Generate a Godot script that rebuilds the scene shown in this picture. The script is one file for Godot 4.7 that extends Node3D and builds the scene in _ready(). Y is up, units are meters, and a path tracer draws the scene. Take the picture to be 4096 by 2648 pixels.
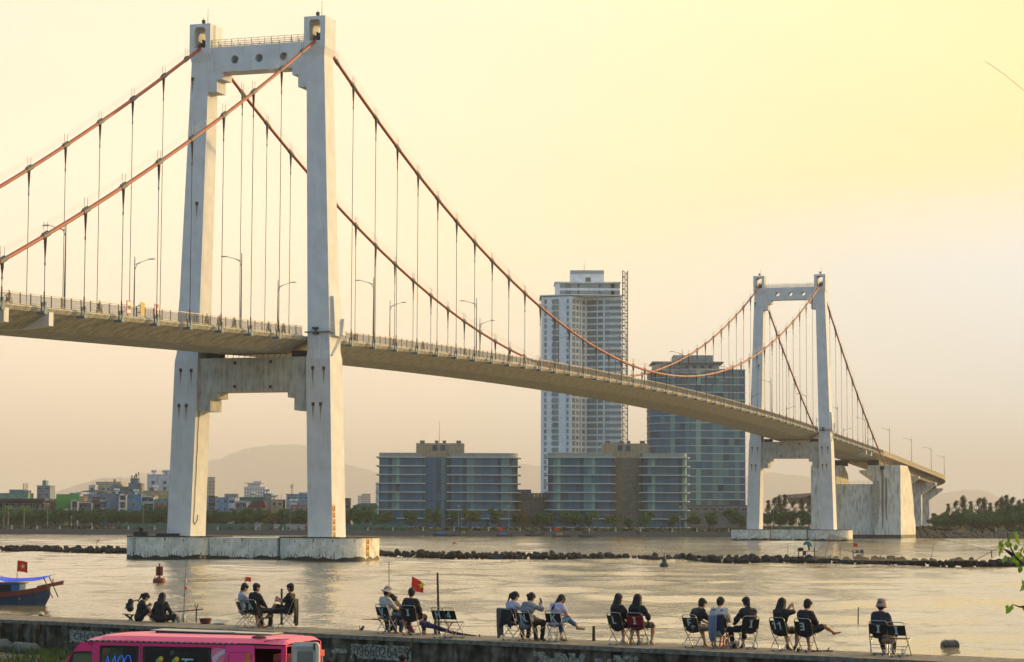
extends Node3D
# A suspension bridge over a river mouth at golden hour, people on a quay wall, a pink van below it.

const F := 9415.0            # focal length in pixels of the 4096 x 2648 photograph
const EYE := 6.42            # camera height above the water
const HORIZON := 2077.2      # photograph row of the horizon under the picture's centre
const ROLL := 0.00427        # radians
const PSI := 0.32443         # the bridge axis, turned from the viewing direction
const WALL_TOP := 3.2

var TILT := atan((HORIZON - 1324.0) / F)
var BR := Transform3D(Basis(Vector3(sin(PSI), 0, -cos(PSI)), Vector3.UP, Vector3(cos(PSI), 0, sin(PSI))), Vector3(-39.78, 0, -368.14))
var rng := RandomNumberGenerator.new()
var taken := {}
var mats := {}
var texs := {}


# ---------- pixel helpers: a pixel gives a direction, the distance comes from what the thing touches
func ray(px: float, py: float) -> Vector3:
	var x := px - 2048.0
	var y := 1324.0 - py
	var a := (x * cos(ROLL) - y * sin(ROLL)) / F
	var b := (x * sin(ROLL) + y * cos(ROLL)) / F
	return Vector3(a, b * cos(TILT) + sin(TILT), -(cos(TILT) - b * sin(TILT)))


func on_level(px: float, py: float, h := 0.0) -> Vector3:
	var r := ray(px, py)
	return Vector3(0, EYE, 0) + r * ((h - EYE) / r.y)


func at_depth(px: float, py: float, d: float) -> Vector3:
	var r := ray(px, py)
	return Vector3(0, EYE, 0) + r * (d / -r.z)


func px_of(p: Vector3) -> Vector2:
	var yy := p.y - EYE
	var d := -p.z
	var fd := d * cos(TILT) + yy * sin(TILT)
	var up := -d * sin(TILT) + yy * cos(TILT)
	var a := F * p.x / fd
	var b := F * up / fd
	return Vector2(2048.0 + a * cos(ROLL) + b * sin(ROLL), 1324.0 + a * sin(ROLL) - b * cos(ROLL))


# ---------- mesh builder
class MB:
	var v := PackedVector3Array()
	var n := PackedVector3Array()
	var ix := PackedInt32Array()
	var col := PackedColorArray()
	var tint := Color(1, 1, 1)
	var use_col := false

	func vert(p: Vector3, nn: Vector3) -> int:
		v.append(p); n.append(nn); col.append(tint)
		return v.size() - 1

	# corners counter-clockwise seen from outside
	func tri(a: Vector3, b: Vector3, c: Vector3) -> void:
		var nn := (b - a).cross(c - a).normalized()
		var i := vert(a, nn); vert(b, nn); vert(c, nn)
		ix.append_array([i, i + 2, i + 1])

	func quad(a: Vector3, b: Vector3, c: Vector3, d: Vector3) -> void:
		var nn := (c - a).cross(d - b).normalized()
		var i := vert(a, nn); vert(b, nn); vert(c, nn); vert(d, nn)
		ix.append_array([i, i + 2, i + 1, i, i + 3, i + 2])

	func hexa(p: Array) -> void:  # 0-3 bottom counter-clockwise seen from above, 4-7 top
		quad(p[3], p[2], p[1], p[0]); quad(p[4], p[5], p[6], p[7])
		for k in 4:
			var j := (k + 1) % 4
			quad(p[k], p[j], p[j + 4], p[k + 4])

	func box(c: Vector3, s: Vector3, b := Basis()) -> void:
		var h := s * 0.5
		var p := []
		for y in [-h.y, h.y]:
			for q in [Vector2(-h.x, h.z), Vector2(h.x, h.z), Vector2(h.x, -h.z), Vector2(-h.x, -h.z)]:
				p.append(c + b * Vector3(q.x, y, q.y))
		hexa(p)

	# a box between two rectangles: centre, half x, half z at each height
	func taper(c0: Vector3, hx0: float, hz0: float, c1: Vector3, hx1: float, hz1: float) -> void:
		var p := []
		for k in 2:
			var c: Vector3 = c0 if k == 0 else c1
			var hx: float = hx0 if k == 0 else hx1
			var hz: float = hz0 if k == 0 else hz1
			for q in [Vector2(-1, 1), Vector2(1, 1), Vector2(1, -1), Vector2(-1, -1)]:
				p.append(c + Vector3(q.x * hx, 0, q.y * hz))
		hexa(p)

	func bar(a: Vector3, b: Vector3, w: float, h: float, up := Vector3.UP) -> void:
		var d := b - a
		var x := d.normalized()
		var z := x.cross(up)
		if z.length() < 0.01:
			z = x.cross(Vector3.RIGHT)
		z = z.normalized()
		var y := z.cross(x)
		box((a + b) * 0.5, Vector3(d.length(), h, w), Basis(x, y, z))

	func tube(pts: Array, rad: Array, sides := 6, caps := true, flat := 1.0) -> void:
		var m := pts.size()
		var prev := Vector3.ZERO
		var first := v.size()
		for k in m:
			var t: Vector3 = (pts[mini(k + 1, m - 1)] - pts[maxi(k - 1, 0)]).normalized()
			var a := prev
			if k == 0:
				a = t.cross(Vector3.UP)
				if a.length() < 0.2:
					a = t.cross(Vector3.RIGHT)
			a = (a - t * a.dot(t)).normalized()
			prev = a
			var b := t.cross(a)
			var r: float = rad[mini(k, rad.size() - 1)]
			for s in sides:
				var g := TAU * s / sides
				var dir := a * cos(g) + b * sin(g) * flat
				vert(pts[k] + dir * r, dir.normalized())
		for k in m - 1:
			for s in sides:
				var i := first + k * sides + s
				var j := first + k * sides + (s + 1) % sides
				ix.append_array([i, j + sides, j, i, i + sides, j + sides])
		if caps:
			for e in 2:
				var k := 0 if e == 0 else m - 1
				var t: Vector3 = (pts[0] - pts[1]).normalized() if e == 0 else (pts[m - 1] - pts[m - 2]).normalized()
				var c := vert(pts[k], t)
				var base := v.size()
				for s in sides:
					vert(v[first + k * sides + s], t)
				for s in sides:
					var i := base + s
					var j := base + (s + 1) % sides
					if e == 0:
						ix.append_array([c, i, j])
					else:
						ix.append_array([c, j, i])

	func lathe(c: Vector3, prof: Array, sides := 12) -> void:  # prof: Vector2(radius, y)
		for k in prof.size() - 1:
			var p: Vector2 = prof[k]
			var q: Vector2 = prof[k + 1]
			var nn := Vector2(q.y - p.y, p.x - q.x).normalized()
			var first := v.size()
			for s in sides + 1:
				var g := TAU * s / sides
				var d := Vector3(cos(g), 0, -sin(g))
				var nd := d * nn.x + Vector3.UP * nn.y
				vert(c + d * p.x + Vector3.UP * p.y, nd)
				vert(c + d * q.x + Vector3.UP * q.y, nd)
			for s in sides:
				var i := first + s * 2
				ix.append_array([i, i + 3, i + 2, i, i + 1, i + 3])

	# polygon in the xy plane of t (counter-clockwise seen from its +z), pushed back to z = -depth
	func prism(poly: PackedVector2Array, depth: float, t := Transform3D()) -> void:
		var tr := Geometry2D.triangulate_polygon(poly)
		for k in range(0, tr.size(), 3):
			var a := poly[tr[k]]
			var b := poly[tr[k + 1]]
			var c := poly[tr[k + 2]]
			if (b - a).cross(c - a) < 0:
				var o := b
				b = c
				c = o
			tri(t * Vector3(a.x, a.y, 0), t * Vector3(b.x, b.y, 0), t * Vector3(c.x, c.y, 0))
			if depth > 0:
				tri(t * Vector3(a.x, a.y, -depth), t * Vector3(c.x, c.y, -depth), t * Vector3(b.x, b.y, -depth))
		if depth > 0:
			for k in poly.size():
				var a := poly[k]
				var b := poly[(k + 1) % poly.size()]
				quad(t * Vector3(a.x, a.y, -depth), t * Vector3(b.x, b.y, -depth), t * Vector3(b.x, b.y, 0), t * Vector3(a.x, a.y, 0))

	func blob(c: Vector3, r: Vector3, rings := 6, sides := 8, rough := 0.0, rg: RandomNumberGenerator = null) -> void:
		var first := v.size()
		for i in rings + 1:
			var th := PI * i / rings
			for s in sides:
				var g := TAU * s / sides
				var d := Vector3(sin(th) * cos(g), cos(th), sin(th) * sin(g))
				var k := 1.0
				if rg and i > 0 and i < rings:
					k += rg.randf_range(-rough, rough)
				vert(c + d * r * k, (d / r).normalized())
		for i in rings:
			for s in sides:
				var a := first + i * sides + s
				var b := first + i * sides + (s + 1) % sides
				ix.append_array([a, b + sides, b, a, a + sides, b + sides])

	func add(o: MB, t := Transform3D()) -> void:
		var base := v.size()
		for k in o.v.size():
			v.append(t * o.v[k])
			n.append((t.basis * o.n[k]).normalized())
			col.append(o.col[k])
		for k in o.ix:
			ix.append(base + k)

	func mesh() -> ArrayMesh:
		var a := []
		a.resize(Mesh.ARRAY_MAX)
		a[Mesh.ARRAY_VERTEX] = v
		a[Mesh.ARRAY_NORMAL] = n
		a[Mesh.ARRAY_INDEX] = ix
		if use_col:
			a[Mesh.ARRAY_COLOR] = col
		var m := ArrayMesh.new()
		m.add_surface_from_arrays(Mesh.PRIMITIVE_TRIANGLES, a)
		return m


# ---------- nodes
func numbered(called: String) -> String:
	taken[called] = taken.get(called, -1) + 1
	return called if taken[called] == 0 else "%s_%03d" % [called, taken[called]]


func put(called: String, m, material: Material, parent: Node, at := Transform3D()) -> MeshInstance3D:
	var o := MeshInstance3D.new()
	o.name = called
	o.mesh = m.mesh() if m is MB else m
	o.material_override = material
	o.transform = at
	parent.add_child(o, true)
	return o


func tag(o: Node, label: String, category: String, group := "", kind := "") -> void:
	if label: o.set_meta("label", label)
	if category: o.set_meta("category", category)
	if group: o.set_meta("group", group)
	if kind: o.set_meta("kind", kind)


func thing(called: String, label: String, category: String, at := Transform3D(), group := "") -> Node3D:
	var o := Node3D.new()
	o.name = numbered(called)
	add_child(o)
	o.transform = at
	tag(o, label, category, group)
	return o


func part(called: String, parent: Node, at := Transform3D()) -> Node3D:
	var o := Node3D.new()
	o.name = called
	o.transform = at
	parent.add_child(o, true)
	return o


func single(called: String, m, material: Material, label: String, category: String, at := Transform3D(), group := "") -> MeshInstance3D:
	var o := MeshInstance3D.new()
	o.name = numbered(called)
	o.mesh = m.mesh() if m is MB else m
	o.material_override = material
	add_child(o)
	o.transform = at
	tag(o, label, category, group)
	return o


func structure(called: String, m, material: Material, label := "") -> MeshInstance3D:
	var o := MeshInstance3D.new()
	o.name = numbered(called)
	o.mesh = m.mesh() if m is MB else m
	o.material_override = material
	add_child(o)
	o.set_meta("kind", "structure")
	if label: o.set_meta("label", label)
	return o


func copy(src: Node3D, at: Transform3D, label := "") -> Node3D:
	var c: Node3D = src.duplicate()
	c.name = numbered(src.name.get_slice("_0", 0))
	add_child(c)
	c.transform = at
	if label: c.set_meta("label", label)
	return c


func T(p: Vector3, yaw := 0.0, s := 1.0) -> Transform3D:
	return Transform3D(Basis(Vector3.UP, yaw).scaled(Vector3.ONE * s), p)


# ---------- materials; colours are linear base colours
func noise_tex(key: String, freq: float, lo: float, hi: float, sd := 1, octaves := 4, size := 512, kind := FastNoiseLite.TYPE_SIMPLEX_SMOOTH) -> NoiseTexture2D:
	if texs.has(key):
		return texs[key]
	var f := FastNoiseLite.new()
	f.seed = sd
	f.noise_type = kind
	f.frequency = freq
	f.fractal_octaves = octaves
	var t := NoiseTexture2D.new()
	t.width = size
	t.height = size
	t.seamless = true
	t.noise = f
	var g := Gradient.new()
	g.offsets = PackedFloat32Array([0.15, 0.85])
	g.colors = PackedColorArray([Color(lo, lo, lo), Color(hi, hi, hi)])
	t.color_ramp = g
	texs[key] = t
	return t


func spot_tex(key: String, freq: float, cut: float, soft: float, dark: Color, light: Color, sd := 1, octaves := 4, size := 512) -> NoiseTexture2D:
	if texs.has(key):
		return texs[key]
	var t := noise_tex(key, freq, 0, 1, sd, octaves, size)
	var g := Gradient.new()
	g.offsets = PackedFloat32Array([0.0, cut - soft, cut + soft, 1.0])
	g.colors = PackedColorArray([dark, dark, light, light])
	t.color_ramp = g
	return t


func mat(key: String, r := 0.5, g := 0.5, b := 0.5, rough := 0.8, metal := 0.0) -> StandardMaterial3D:
	if mats.has(key):
		return mats[key]
	var m := StandardMaterial3D.new()
	m.resource_name = key
	m.albedo_color = Color(r, g, b).linear_to_srgb()
	m.roughness = rough
	m.metallic = metal
	mats[key] = m
	return m


# grain: a fine mottling; streaks: vertical weather marks, both in the surface's own place
func worn(key: String, r := 0.5, g := 0.5, b := 0.5, rough := 0.85, grain := 0.3, grain_size := 0.12, streak: Texture2D = null, streak_scale := Vector3(0.22, 0.02, 0.22)) -> StandardMaterial3D:
	if mats.has(key):
		return mats[key]
	var m := mat(key, r, g, b, rough)
	m.albedo_texture = noise_tex("grain%d" % int(grain * 100), 0.012, 1.0 - grain, 1.0, 7, 5)
	m.uv1_triplanar = true
	m.uv1_scale = Vector3.ONE * grain_size
	if streak:
		m.detail_enabled = true
		m.detail_albedo = streak
		m.detail_blend_mode = BaseMaterial3D.BLEND_MODE_MUL
		m.detail_uv_layer = BaseMaterial3D.DETAIL_UV_2
		m.uv2_triplanar = true
		m.uv2_scale = streak_scale
	return m


func _ready() -> void:
	rng.seed = 20
	# ---------- camera
	var cam := Camera3D.new()
	cam.name = "camera"
	add_child(cam)
	cam.transform = Transform3D(Basis(Vector3.RIGHT, TILT) * Basis(Vector3.BACK, ROLL), Vector3(0, EYE, 0))
	cam.fov = rad_to_deg(2.0 * atan(1324.0 / F))
	cam.near = 0.5
	cam.far = 40000.0
	cam.current = true
	# ---------- sky, haze, exposure
	var we := WorldEnvironment.new()
	we.name = "environment"
	var e := Environment.new()
	e.background_mode = Environment.BG_SKY
	var sky := Sky.new()
	var pano := PanoramaSkyMaterial.new()
	pano.panorama = ImageTexture.create_from_image(sky_image())
	sky.sky_material = pano
	e.sky = sky
	e.tonemap_mode = Environment.TONE_MAPPER_LINEAR
	e.tonemap_exposure = 1.4
	e.fog_enabled = true
	e.fog_density = 0.000082
	e.fog_light_color = Color(1.0, 0.97, 0.93)
	e.sdfgi_enabled = true
	e.ssao_enabled = true
	e.ssil_enabled = true
	we.environment = e
	add_child(we)
	# ---------- sun: low, beyond the frame on the downstream side
	var sun := DirectionalLight3D.new()
	sun.name = "sun"
	sun.light_energy = 1.05
	sun.light_color = Color(1.0, 0.82, 0.52)
	sun.light_angular_distance = 1.5
	sun.shadow_enabled = true
	add_child(sun)
	var az := deg_to_rad(SUN_AZ)
	var el := deg_to_rad(SUN_EL)
	var to_sun := Vector3(sin(az) * cos(el), sin(el), -cos(az) * cos(el))
	sun.look_at_from_position(Vector3.ZERO, -to_sun, Vector3.UP)
	# ---------- the place
	build_water()
	build_far_bank()
	build_near_bank()
	build_bridge()
	build_far_city()
	build_river_things()
	build_wall_things()
	build_van()
	build_near_tree()


const SUN_AZ := 55.0
const SUN_EL := 13.0


func sky_image() -> Image:
	var w := 1024
	var h := 512
	var cl := FastNoiseLite.new()
	cl.seed = 12
	cl.frequency = 1.0
	cl.fractal_octaves = 4
	var im := Image.create(w, h, false, Image.FORMAT_RGBF)
	var az := deg_to_rad(SUN_AZ)
	var el := deg_to_rad(SUN_EL)
	var to_sun := Vector3(sin(az) * cos(el), sin(el), -cos(az) * cos(el))
	for j in h:
		var e := PI / 2 - (j + 0.5) / h * PI
		for i in w:
			var a := (i + 0.5) / w * TAU
			var d := Vector3(sin(a) * cos(e), sin(e), -cos(a) * cos(e))
			var gam := rad_to_deg(acos(clampf(d.dot(to_sun), -1, 1)))
			var eu := maxf(rad_to_deg(e), 0.0)
			# air lit from behind: blue overhead and away from the sun
			var blue := Color(0.21, 0.43, 0.60).lerp(Color(0.12, 0.29, 0.53), smoothstep(0.0, 60.0, eu))
			# air towards the sun: yellow close to it, cream farther round, dusty at the horizon
			var near := smoothstep(64.0, 38.0, gam)
			var warm := Color(1.06, 0.86, 0.61).lerp(Color(1.04, 0.775, 0.36), near)
			var low := Color(0.90, 0.71, 0.49).lerp(Color(0.76, 0.78, 0.71), near)
			warm = low.lerp(warm, smoothstep(-1.0, 5.5, eu))
			warm = warm.lerp(Color(0.86, 0.72, 0.53), smoothstep(6.0, 20.0, eu) * (1.0 - near * 0.7)) * (1.0 + 0.95 * smoothstep(11.0, 32.0, eu))
			var glow := 1.0 + 2.2 * exp(-pow(gam / 17.0, 2.0))
			warm = warm * glow
			var side := smoothstep(58.0, 112.0, gam)
			side = clampf(side + smoothstep(22.0, 70.0, eu) * 0.55, 0.0, 1.0)
			# faint uneven haze, drawn out along the horizon, and a duller bank of it low on the sunward side
			var wisp := cl.get_noise_3d(d.x * 2.2, d.y * 9.0 + d.x * 1.5, d.z * 2.2)
			var bank := smoothstep(7.4, 3.6, eu - 0.11 * rad_to_deg(a if a < PI else a - TAU) + wisp * 2.0) * near
			warm = warm.lerp(Color(0.76, 0.82, 0.84), bank * 0.9) * (1.0 + 0.05 * wisp)
			im.set_pixel(i, j, warm.lerp(blue, side))
	return im


# ---------- the bridge, in its own axes: x along the deck, y up, z across (towards the quay side)
func deck_y(u: float) -> float:
	var m := absf(u - 202.5)
	if m < 202.5:
		return 37.7 - 0.000076 * m * m
	return 34.583 - 0.0308 * (m - 202.5)


func deck_slope(u: float) -> float:
	return (deck_y(u + 0.5) - deck_y(u - 0.5))


func cable_y(u: float) -> float:
	var m := absf(u - 202.5)
	if m <= 202.5:
		return 41.2 + 0.000992 * m * m
	var s := m - 202.5
	return 81.88 - 0.5586 * s + 0.0008 * s * s


func flat_at(y: float) -> Transform3D:
	return Transform3D(Basis(Vector3.RIGHT, Vector3(0, 0, -1), Vector3.UP), Vector3(0, y, 0))


func round_rect(x0: float, x1: float, y0: float, y1: float, r: float, k := 5) -> PackedVector2Array:
	var p := PackedVector2Array()
	var cs := [Vector2(x1 - r, y1 - r), Vector2(x0 + r, y1 - r), Vector2(x0 + r, y0 + r), Vector2(x1 - r, y0 + r)]
	for q in 4:
		for i in k + 1:
			var a := PI / 2 * (q + float(i) / k)
			p.append(cs[q] + Vector2(cos(a), sin(a)) * r)
	return p


func text_mesh(s: String, height: float, depth: float, font_name := "Droid Sans", bold := true) -> TextMesh:
	var f := SystemFont.new()
	f.font_names = PackedStringArray([font_name])
	if bold:
		f.font_weight = 700
	var t := TextMesh.new()
	t.text = s
	t.font = f
	t.font_size = 32
	t.pixel_size = height / 23.0
	t.depth = depth
	t.curve_step = 4.0
	return t


func concrete_white() -> StandardMaterial3D:
	return worn("painted_concrete", 0.60, 0.61, 0.61, 0.75, 0.06, 0.05, spot_tex("drip", 0.02, 0.16, 0.12, Color(0.86, 0.85, 0.80), Color(1, 1, 1), 5, 5), Vector3(0.16, 0.011, 0.16))


func concrete_raw() -> StandardMaterial3D:
	return worn("raw_concrete", 0.50, 0.50, 0.46, 0.85, 0.12, 0.06, spot_tex("drip2", 0.022, 0.30, 0.2, Color(0.82, 0.80, 0.75), Color(1, 1, 1), 9, 5), Vector3(0.14, 0.02, 0.14))


func concrete_cap() -> StandardMaterial3D:
	return worn("cap_concrete", 0.76, 0.73, 0.63, 0.9, 0.15, 0.09, spot_tex("drip3", 0.03, 0.20, 0.08, Color(0.40, 0.37, 0.31), Color(1, 1, 1), 12, 4), Vector3(0.16, 0.025, 0.16))


func leg_v(y: float) -> float:
	return 12.0 - (y - 3.53) / (79.5 - 3.53) * 2.1


func build_tower(parent: Node3D, u0: float, full: bool) -> void:
	var white := concrete_white()
	var raw := concrete_raw()
	var capm := concrete_cap()
	var dark := mat("dark_metal", 0.045, 0.045, 0.045, 0.6, 0.3)
	var rail := mat("rail_paint", 0.30, 0.27, 0.20, 0.6)
	var rust := worn("rusty_plate", 0.16, 0.10, 0.06, 0.9, 0.4, 1.5)
	var t := part("tower", parent, Transform3D(Basis(), Vector3(u0, 0, 0)))
	# pile cap: two round-cornered blocks and the wall between them
	var vend := 20.6 if full else 19.0
	var m := MB.new()
	for s in [-1.0, 1.0]:
		var a: float = 5.6 * s
		var b: float = (vend - (1.2 if s > 0 and full else 0.0)) * s
		m.prism(round_rect(-6.0, 6.0, -maxf(a, b), -minf(a, b), 3.4, 8), 5.0, flat_at(3.53))
	m.box(Vector3(0, 0.95, 0), Vector3(9.2, 4.98, 11.4))
	put("pile_cap", m, capm, t)
	# wet, weedy foot of the cap with a ragged upper edge
	m = MB.new()
	var out := PackedVector2Array()
	var loop := []
	for s in [-1.0, 1.0]:
		var a: float = 5.6 * s
		var b: float = (vend - (1.2 if s > 0 and full else 0.0)) * s
		loop.append(round_rect(-6.02, 6.02, -maxf(a, b) - 0.02, -minf(a, b) + 0.02, 3.4, 8))
	loop.append(PackedVector2Array([Vector2(4.62, 5.7), Vector2(-4.62, 5.7), Vector2(-4.62, -5.7), Vector2(4.62, -5.7)]))
	for poly in loop:
		for k in poly.size():
			var a: Vector2 = poly[k]
			var b: Vector2 = poly[(k + 1) % poly.size()]
			var steps := maxi(1, int(a.distance_to(b) / 0.5))
			for q in steps:
				var c := a.lerp(b, float(q) / steps)
				var d := a.lerp(b, float(q + 1) / steps)
				var h0 := 0.42 + 0.25 * sin(c.x * 2.1 + c.y * 1.3) * sin(c.y * 0.7) + 0.22 * fposmod(sin(c.x * 41.0 + c.y * 17.0) * 43.7, 1.0)
				var h1 := 0.42 + 0.25 * sin(d.x * 2.1 + d.y * 1.3) * sin(d.y * 0.7) + 0.22 * fposmod(sin(d.x * 41.0 + d.y * 17.0) * 43.7, 1.0)
				m.quad(Vector3(c.x, -1.4, -c.y), Vector3(d.x, -1.4, -d.y), Vector3(d.x, h1, -d.y), Vector3(c.x, h0, -c.y))
	put("waterline_weed", m, worn("weed", 0.030, 0.030, 0.022, 0.6, 0.4, 0.6), t)
	# rust-brown scale above it
	m = MB.new()
	rng.seed = 77
	for poly in loop:
		for k in poly.size():
			var a: Vector2 = poly[k] * 0.9985
			var b: Vector2 = poly[(k + 1) % poly.size()] * 0.9985
			var steps := maxi(1, int(a.distance_to(b) / 0.45))
			for q in steps:
				if rng.randf() < 0.25:
					continue
				var c := a.lerp(b, (q + 0.1) / steps)
				var d := a.lerp(b, (q + 0.9) / steps)
				var h := 0.5 + rng.randf() * rng.randf() * 0.9
				m.tri(Vector3(c.x, 0.2, -c.y), Vector3(d.x, 0.2, -d.y), Vector3((c.x + d.x) / 2, h + 0.3, -(c.y + d.y) / 2))
	put("rust_scale", m, worn("rust_scale", 0.48, 0.38, 0.24, 0.9, 0.4, 0.5), t).set_meta("kind", "stuff")
	# dark crust along the cap's rim
	for poly in [loop[0], loop[1]]:
		m = MB.new()
		for k in poly.size():
			var a: Vector2 = poly[k]
			var b: Vector2 = poly[(k + 1) % poly.size()]
			m.bar(Vector3(a.x, 3.53, -a.y), Vector3(b.x, 3.53 + 0.02, -b.y), 0.14, 0.12 + 0.08 * rng.randf())
		put("rim_crust", m, mat("crust", 0.05, 0.045, 0.035, 0.95), t)
	# legs
	for s in [-1.0, 1.0]:
		m = MB.new()
		var c := func(y: float) -> Vector3: return Vector3(0, y, s * leg_v(y))
		m.taper(c.call(3.5), 2.7, 2.03, c.call(31.0), 2.45, 2.0)
		m.taper(c.call(31.0), 2.45, 2.0, c.call(32.4), 2.15, 1.86)
		m.taper(c.call(32.4), 2.15, 1.86, c.call(78.6), 1.75, 1.5)
		m.taper(c.call(78.6), 1.75, 1.5, c.call(79.9), 2.1, 1.8)
		var leg := put("leg", m, white, t)
		# step and fin on the outer side, above the walkway
		m = MB.new()
		m.taper(Vector3(0.2, 34.6, s * (leg_v(36) + 1.9)), 1.5, 0.62, Vector3(0.2, 40.8, s * (leg_v(40.8) + 1.75)), 1.45, 0.5)
		put("buttress", m, white, leg)
		m = MB.new()
		m.prism(PackedVector2Array([Vector2(-0.5, 34.8), Vector2(0.9, 34.8), Vector2(0.2, 37.4)]), 0.5, Transform3D(Basis(), Vector3(1.2, 0, s * (leg_v(36) + 2.6) + 0.25)))
		put("fin", m, white, leg)
		# saddle housing with its window through which the cable runs
		var vb: float = s * leg_v(79.9)
		var csg := CSGBox3D.new()
		csg.name = "saddle_housing"
		csg.size = Vector3(4.2, 4.86, 3.6)
		csg.position = Vector3(0, 82.33, vb)
		csg.material = white
		var hole := CSGPolygon3D.new()
		hole.polygon = PackedVector2Array([Vector2(-0.98, -1.45), Vector2(0.98, -1.45), Vector2(0.98, 1.45), Vector2(0.62, 1.9), Vector2(-0.62, 1.9), Vector2(-0.98, 1.45)])
		hole.depth = 6.0
		hole.operation = CSGShape3D.OPERATION_SUBTRACTION
		hole.transform = Transform3D(Basis(Vector3.UP, -PI / 2), Vector3(-3.0, 0, 0))
		hole.material = white
		csg.add_child(hole)
		t.add_child(csg, true)
		m = MB.new()
		m.box(Vector3(0, 81.35, vb), Vector3(3.0, 0.9, 1.0))
		m.box(Vector3(0.3, 82.1, vb + 0.3), Vector3(1.6, 0.9, 0.16))
		m.box(Vector3(0.3, 82.1, vb - 0.3), Vector3(1.6, 0.9, 0.16))
		m.tube([Vector3(-0.8, 81.6, vb + 0.5), Vector3(-0.8, 83.0, vb + 0.5), Vector3(-0.3, 83.2, vb + 0.2)], [0.06], 5)
		put("cable_saddle", m, worn("saddle_iron", 0.09, 0.055, 0.045, 0.8, 0.3, 0.9), t)
		# beacon, lightning rod, little lamp on the roof
		var bx := Vector3(-0.6, 84.76, vb - 0.1)
		m = MB.new()
		for q in 4:
			var g := q * PI / 2 + 0.4
			m.bar(bx + Vector3(cos(g) * 0.34, 0, sin(g) * 0.34), bx + Vector3(cos(g) * 0.25, 0.42, sin(g) * 0.25), 0.05, 0.05)
		m.lathe(bx, [Vector2(0.0, 0.40), Vector2(0.30, 0.40), Vector2(0.32, 0.82), Vector2(0.36, 0.84), Vector2(0.06, 0.98), Vector2(0.04, 1.25), Vector2(0, 1.25)], 8)
		put("beacon", m, dark, t)
		m = MB.new()
		m.tube([bx + Vector3(0.9, 0, 0.3), bx + Vector3(0.9, 2.9, 0.3)], [0.06, 0.025], 5)
		put("lightning_rod", m, dark, t)
		m = MB.new()
		m.lathe(bx + Vector3(1.6, 0, 0.9), [Vector2(0.22, 0), Vector2(0.2, 0.2), Vector2(0.05, 0.3), Vector2(0.03, 0.5), Vector2(0, 0.5)], 7)
		put("obstruction_lamp", m, dark, t)
		# steel fixing plates with their rust runs on the shaded faces
		for q in [[-0.9, 29.6], [0.95, 29.5], [-0.9, 24.0], [0.35, 24.0], [0.5, 56.0], [-1.2, 76.0]]:
			if q[1] > 50 and s > 0:
				continue
			var y: float = q[1]
			var uf := -lerpf(2.7, 2.45, (y - 3.5) / 27.5) if y < 31 else -lerpf(2.15, 1.75, (y - 32.4) / 46.0)
			var pv: float = s * leg_v(y) + q[0]
			m = MB.new()
			m.box(Vector3(uf - 0.01, y, pv), Vector3(0.06, 0.55, 0.5))
			put("fixing_plate", m, rust, leg)
			m = MB.new()
			m.prism(PackedVector2Array([Vector2(-0.16, 0), Vector2(-0.05, -1.6), Vector2(0.0, -2.3), Vector2(0.06, -1.3), Vector2(0.18, 0)]), 0.0, Transform3D(Basis(Vector3.BACK, Vector3.UP, Vector3.LEFT), Vector3(uf - 0.03, y - 0.27, pv)))
			put("rust_run", m, worn("rust_run", 0.33, 0.27, 0.19, 0.9, 0.3, 0.8), leg)
	# walkway ring round each leg at deck level
	for s in [-1.0, 1.0]:
		var vv: float = s * leg_v(35.2)
		m = MB.new()
		m.prism(round_rect(-2.5, 2.9, -vv - 2.25, -vv + 2.25, 0.2, 2), 0.16, flat_at(35.25))
		put("walkway", m, mat("walkway_steel", 0.14, 0.14, 0.13, 0.7, 0.2), t)
		m = MB.new()
		for k in 8:
			var a := Vector3(-2.45 + k * 0.76, 35.25, vv + s * 2.2)
			m.bar(a, a + Vector3(0, 1.1, 0), 0.05, 0.05)
		for h in [0.55, 1.1]:
			m.bar(Vector3(-2.45, 35.25 + h, vv + s * 2.2), Vector3(2.87, 35.25 + h, vv + s * 2.2), 0.045, 0.045)
		put("walkway_railing", m, rail, t)
		m = MB.new()
		m.box(Vector3(-2.45, 35.75, vv - 0.4), Vector3(0.3, 0.3, 1.0))
		m.box(Vector3(-2.4, 35.45, vv - 0.4), Vector3(0.12, 0.4, 0.3))
		m.box(Vector3(-2.3, 34.95, vv - 0.35), Vector3(0.4, 0.35, 0.9))
		put("floodlight", m, dark, t)
	# drain pipe sweeping down the quay-side leg
	m = MB.new()
	var pts := []
	for k in 9:
		var f := k / 8.0
		pts.append(Vector3(1.8 - 3.6 * pow(f, 1.6), 35.1 - 3.6 * f, leg_v(33) + 2.05 + 0.1 * f))
	m.tube(pts, [0.14], 6)
	put("drain_pipe", m, white, t)
	# upper cross beam with three round holes
	var beam := CSGBox3D.new()
	beam.name = "upper_crossbeam"
	beam.size = Vector3(3.4, 4.0, 17.2)
	beam.position = Vector3(0, 78.9, 0)
	beam.material = white
	for k in 3:
		var cyl := CSGCylinder3D.new()
		cyl.radius = 0.66
		cyl.height = 6.0
		cyl.sides = 28
		cyl.operation = CSGShape3D.OPERATION_SUBTRACTION
		cyl.rotation = Vector3(0, 0, PI / 2)
		cyl.position = Vector3(-3.0 if full else 0.0, -0.15, (k - 1) * 4.2 + 0.25)
		cyl.material = white
		beam.add_child(cyl)
	t.add_child(beam, true)
	for s in [-1.0, 1.0]:
		m = MB.new()
		m.box(Vector3(0, 76.32, s * 7.45), Vector3(3.36, 1.18, 2.9))
		m.box(Vector3(0, 74.75, s * 7.95), Vector3(3.32, 1.97, 1.9))
		put("haunch", m, white, t)
	m = MB.new()
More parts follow.
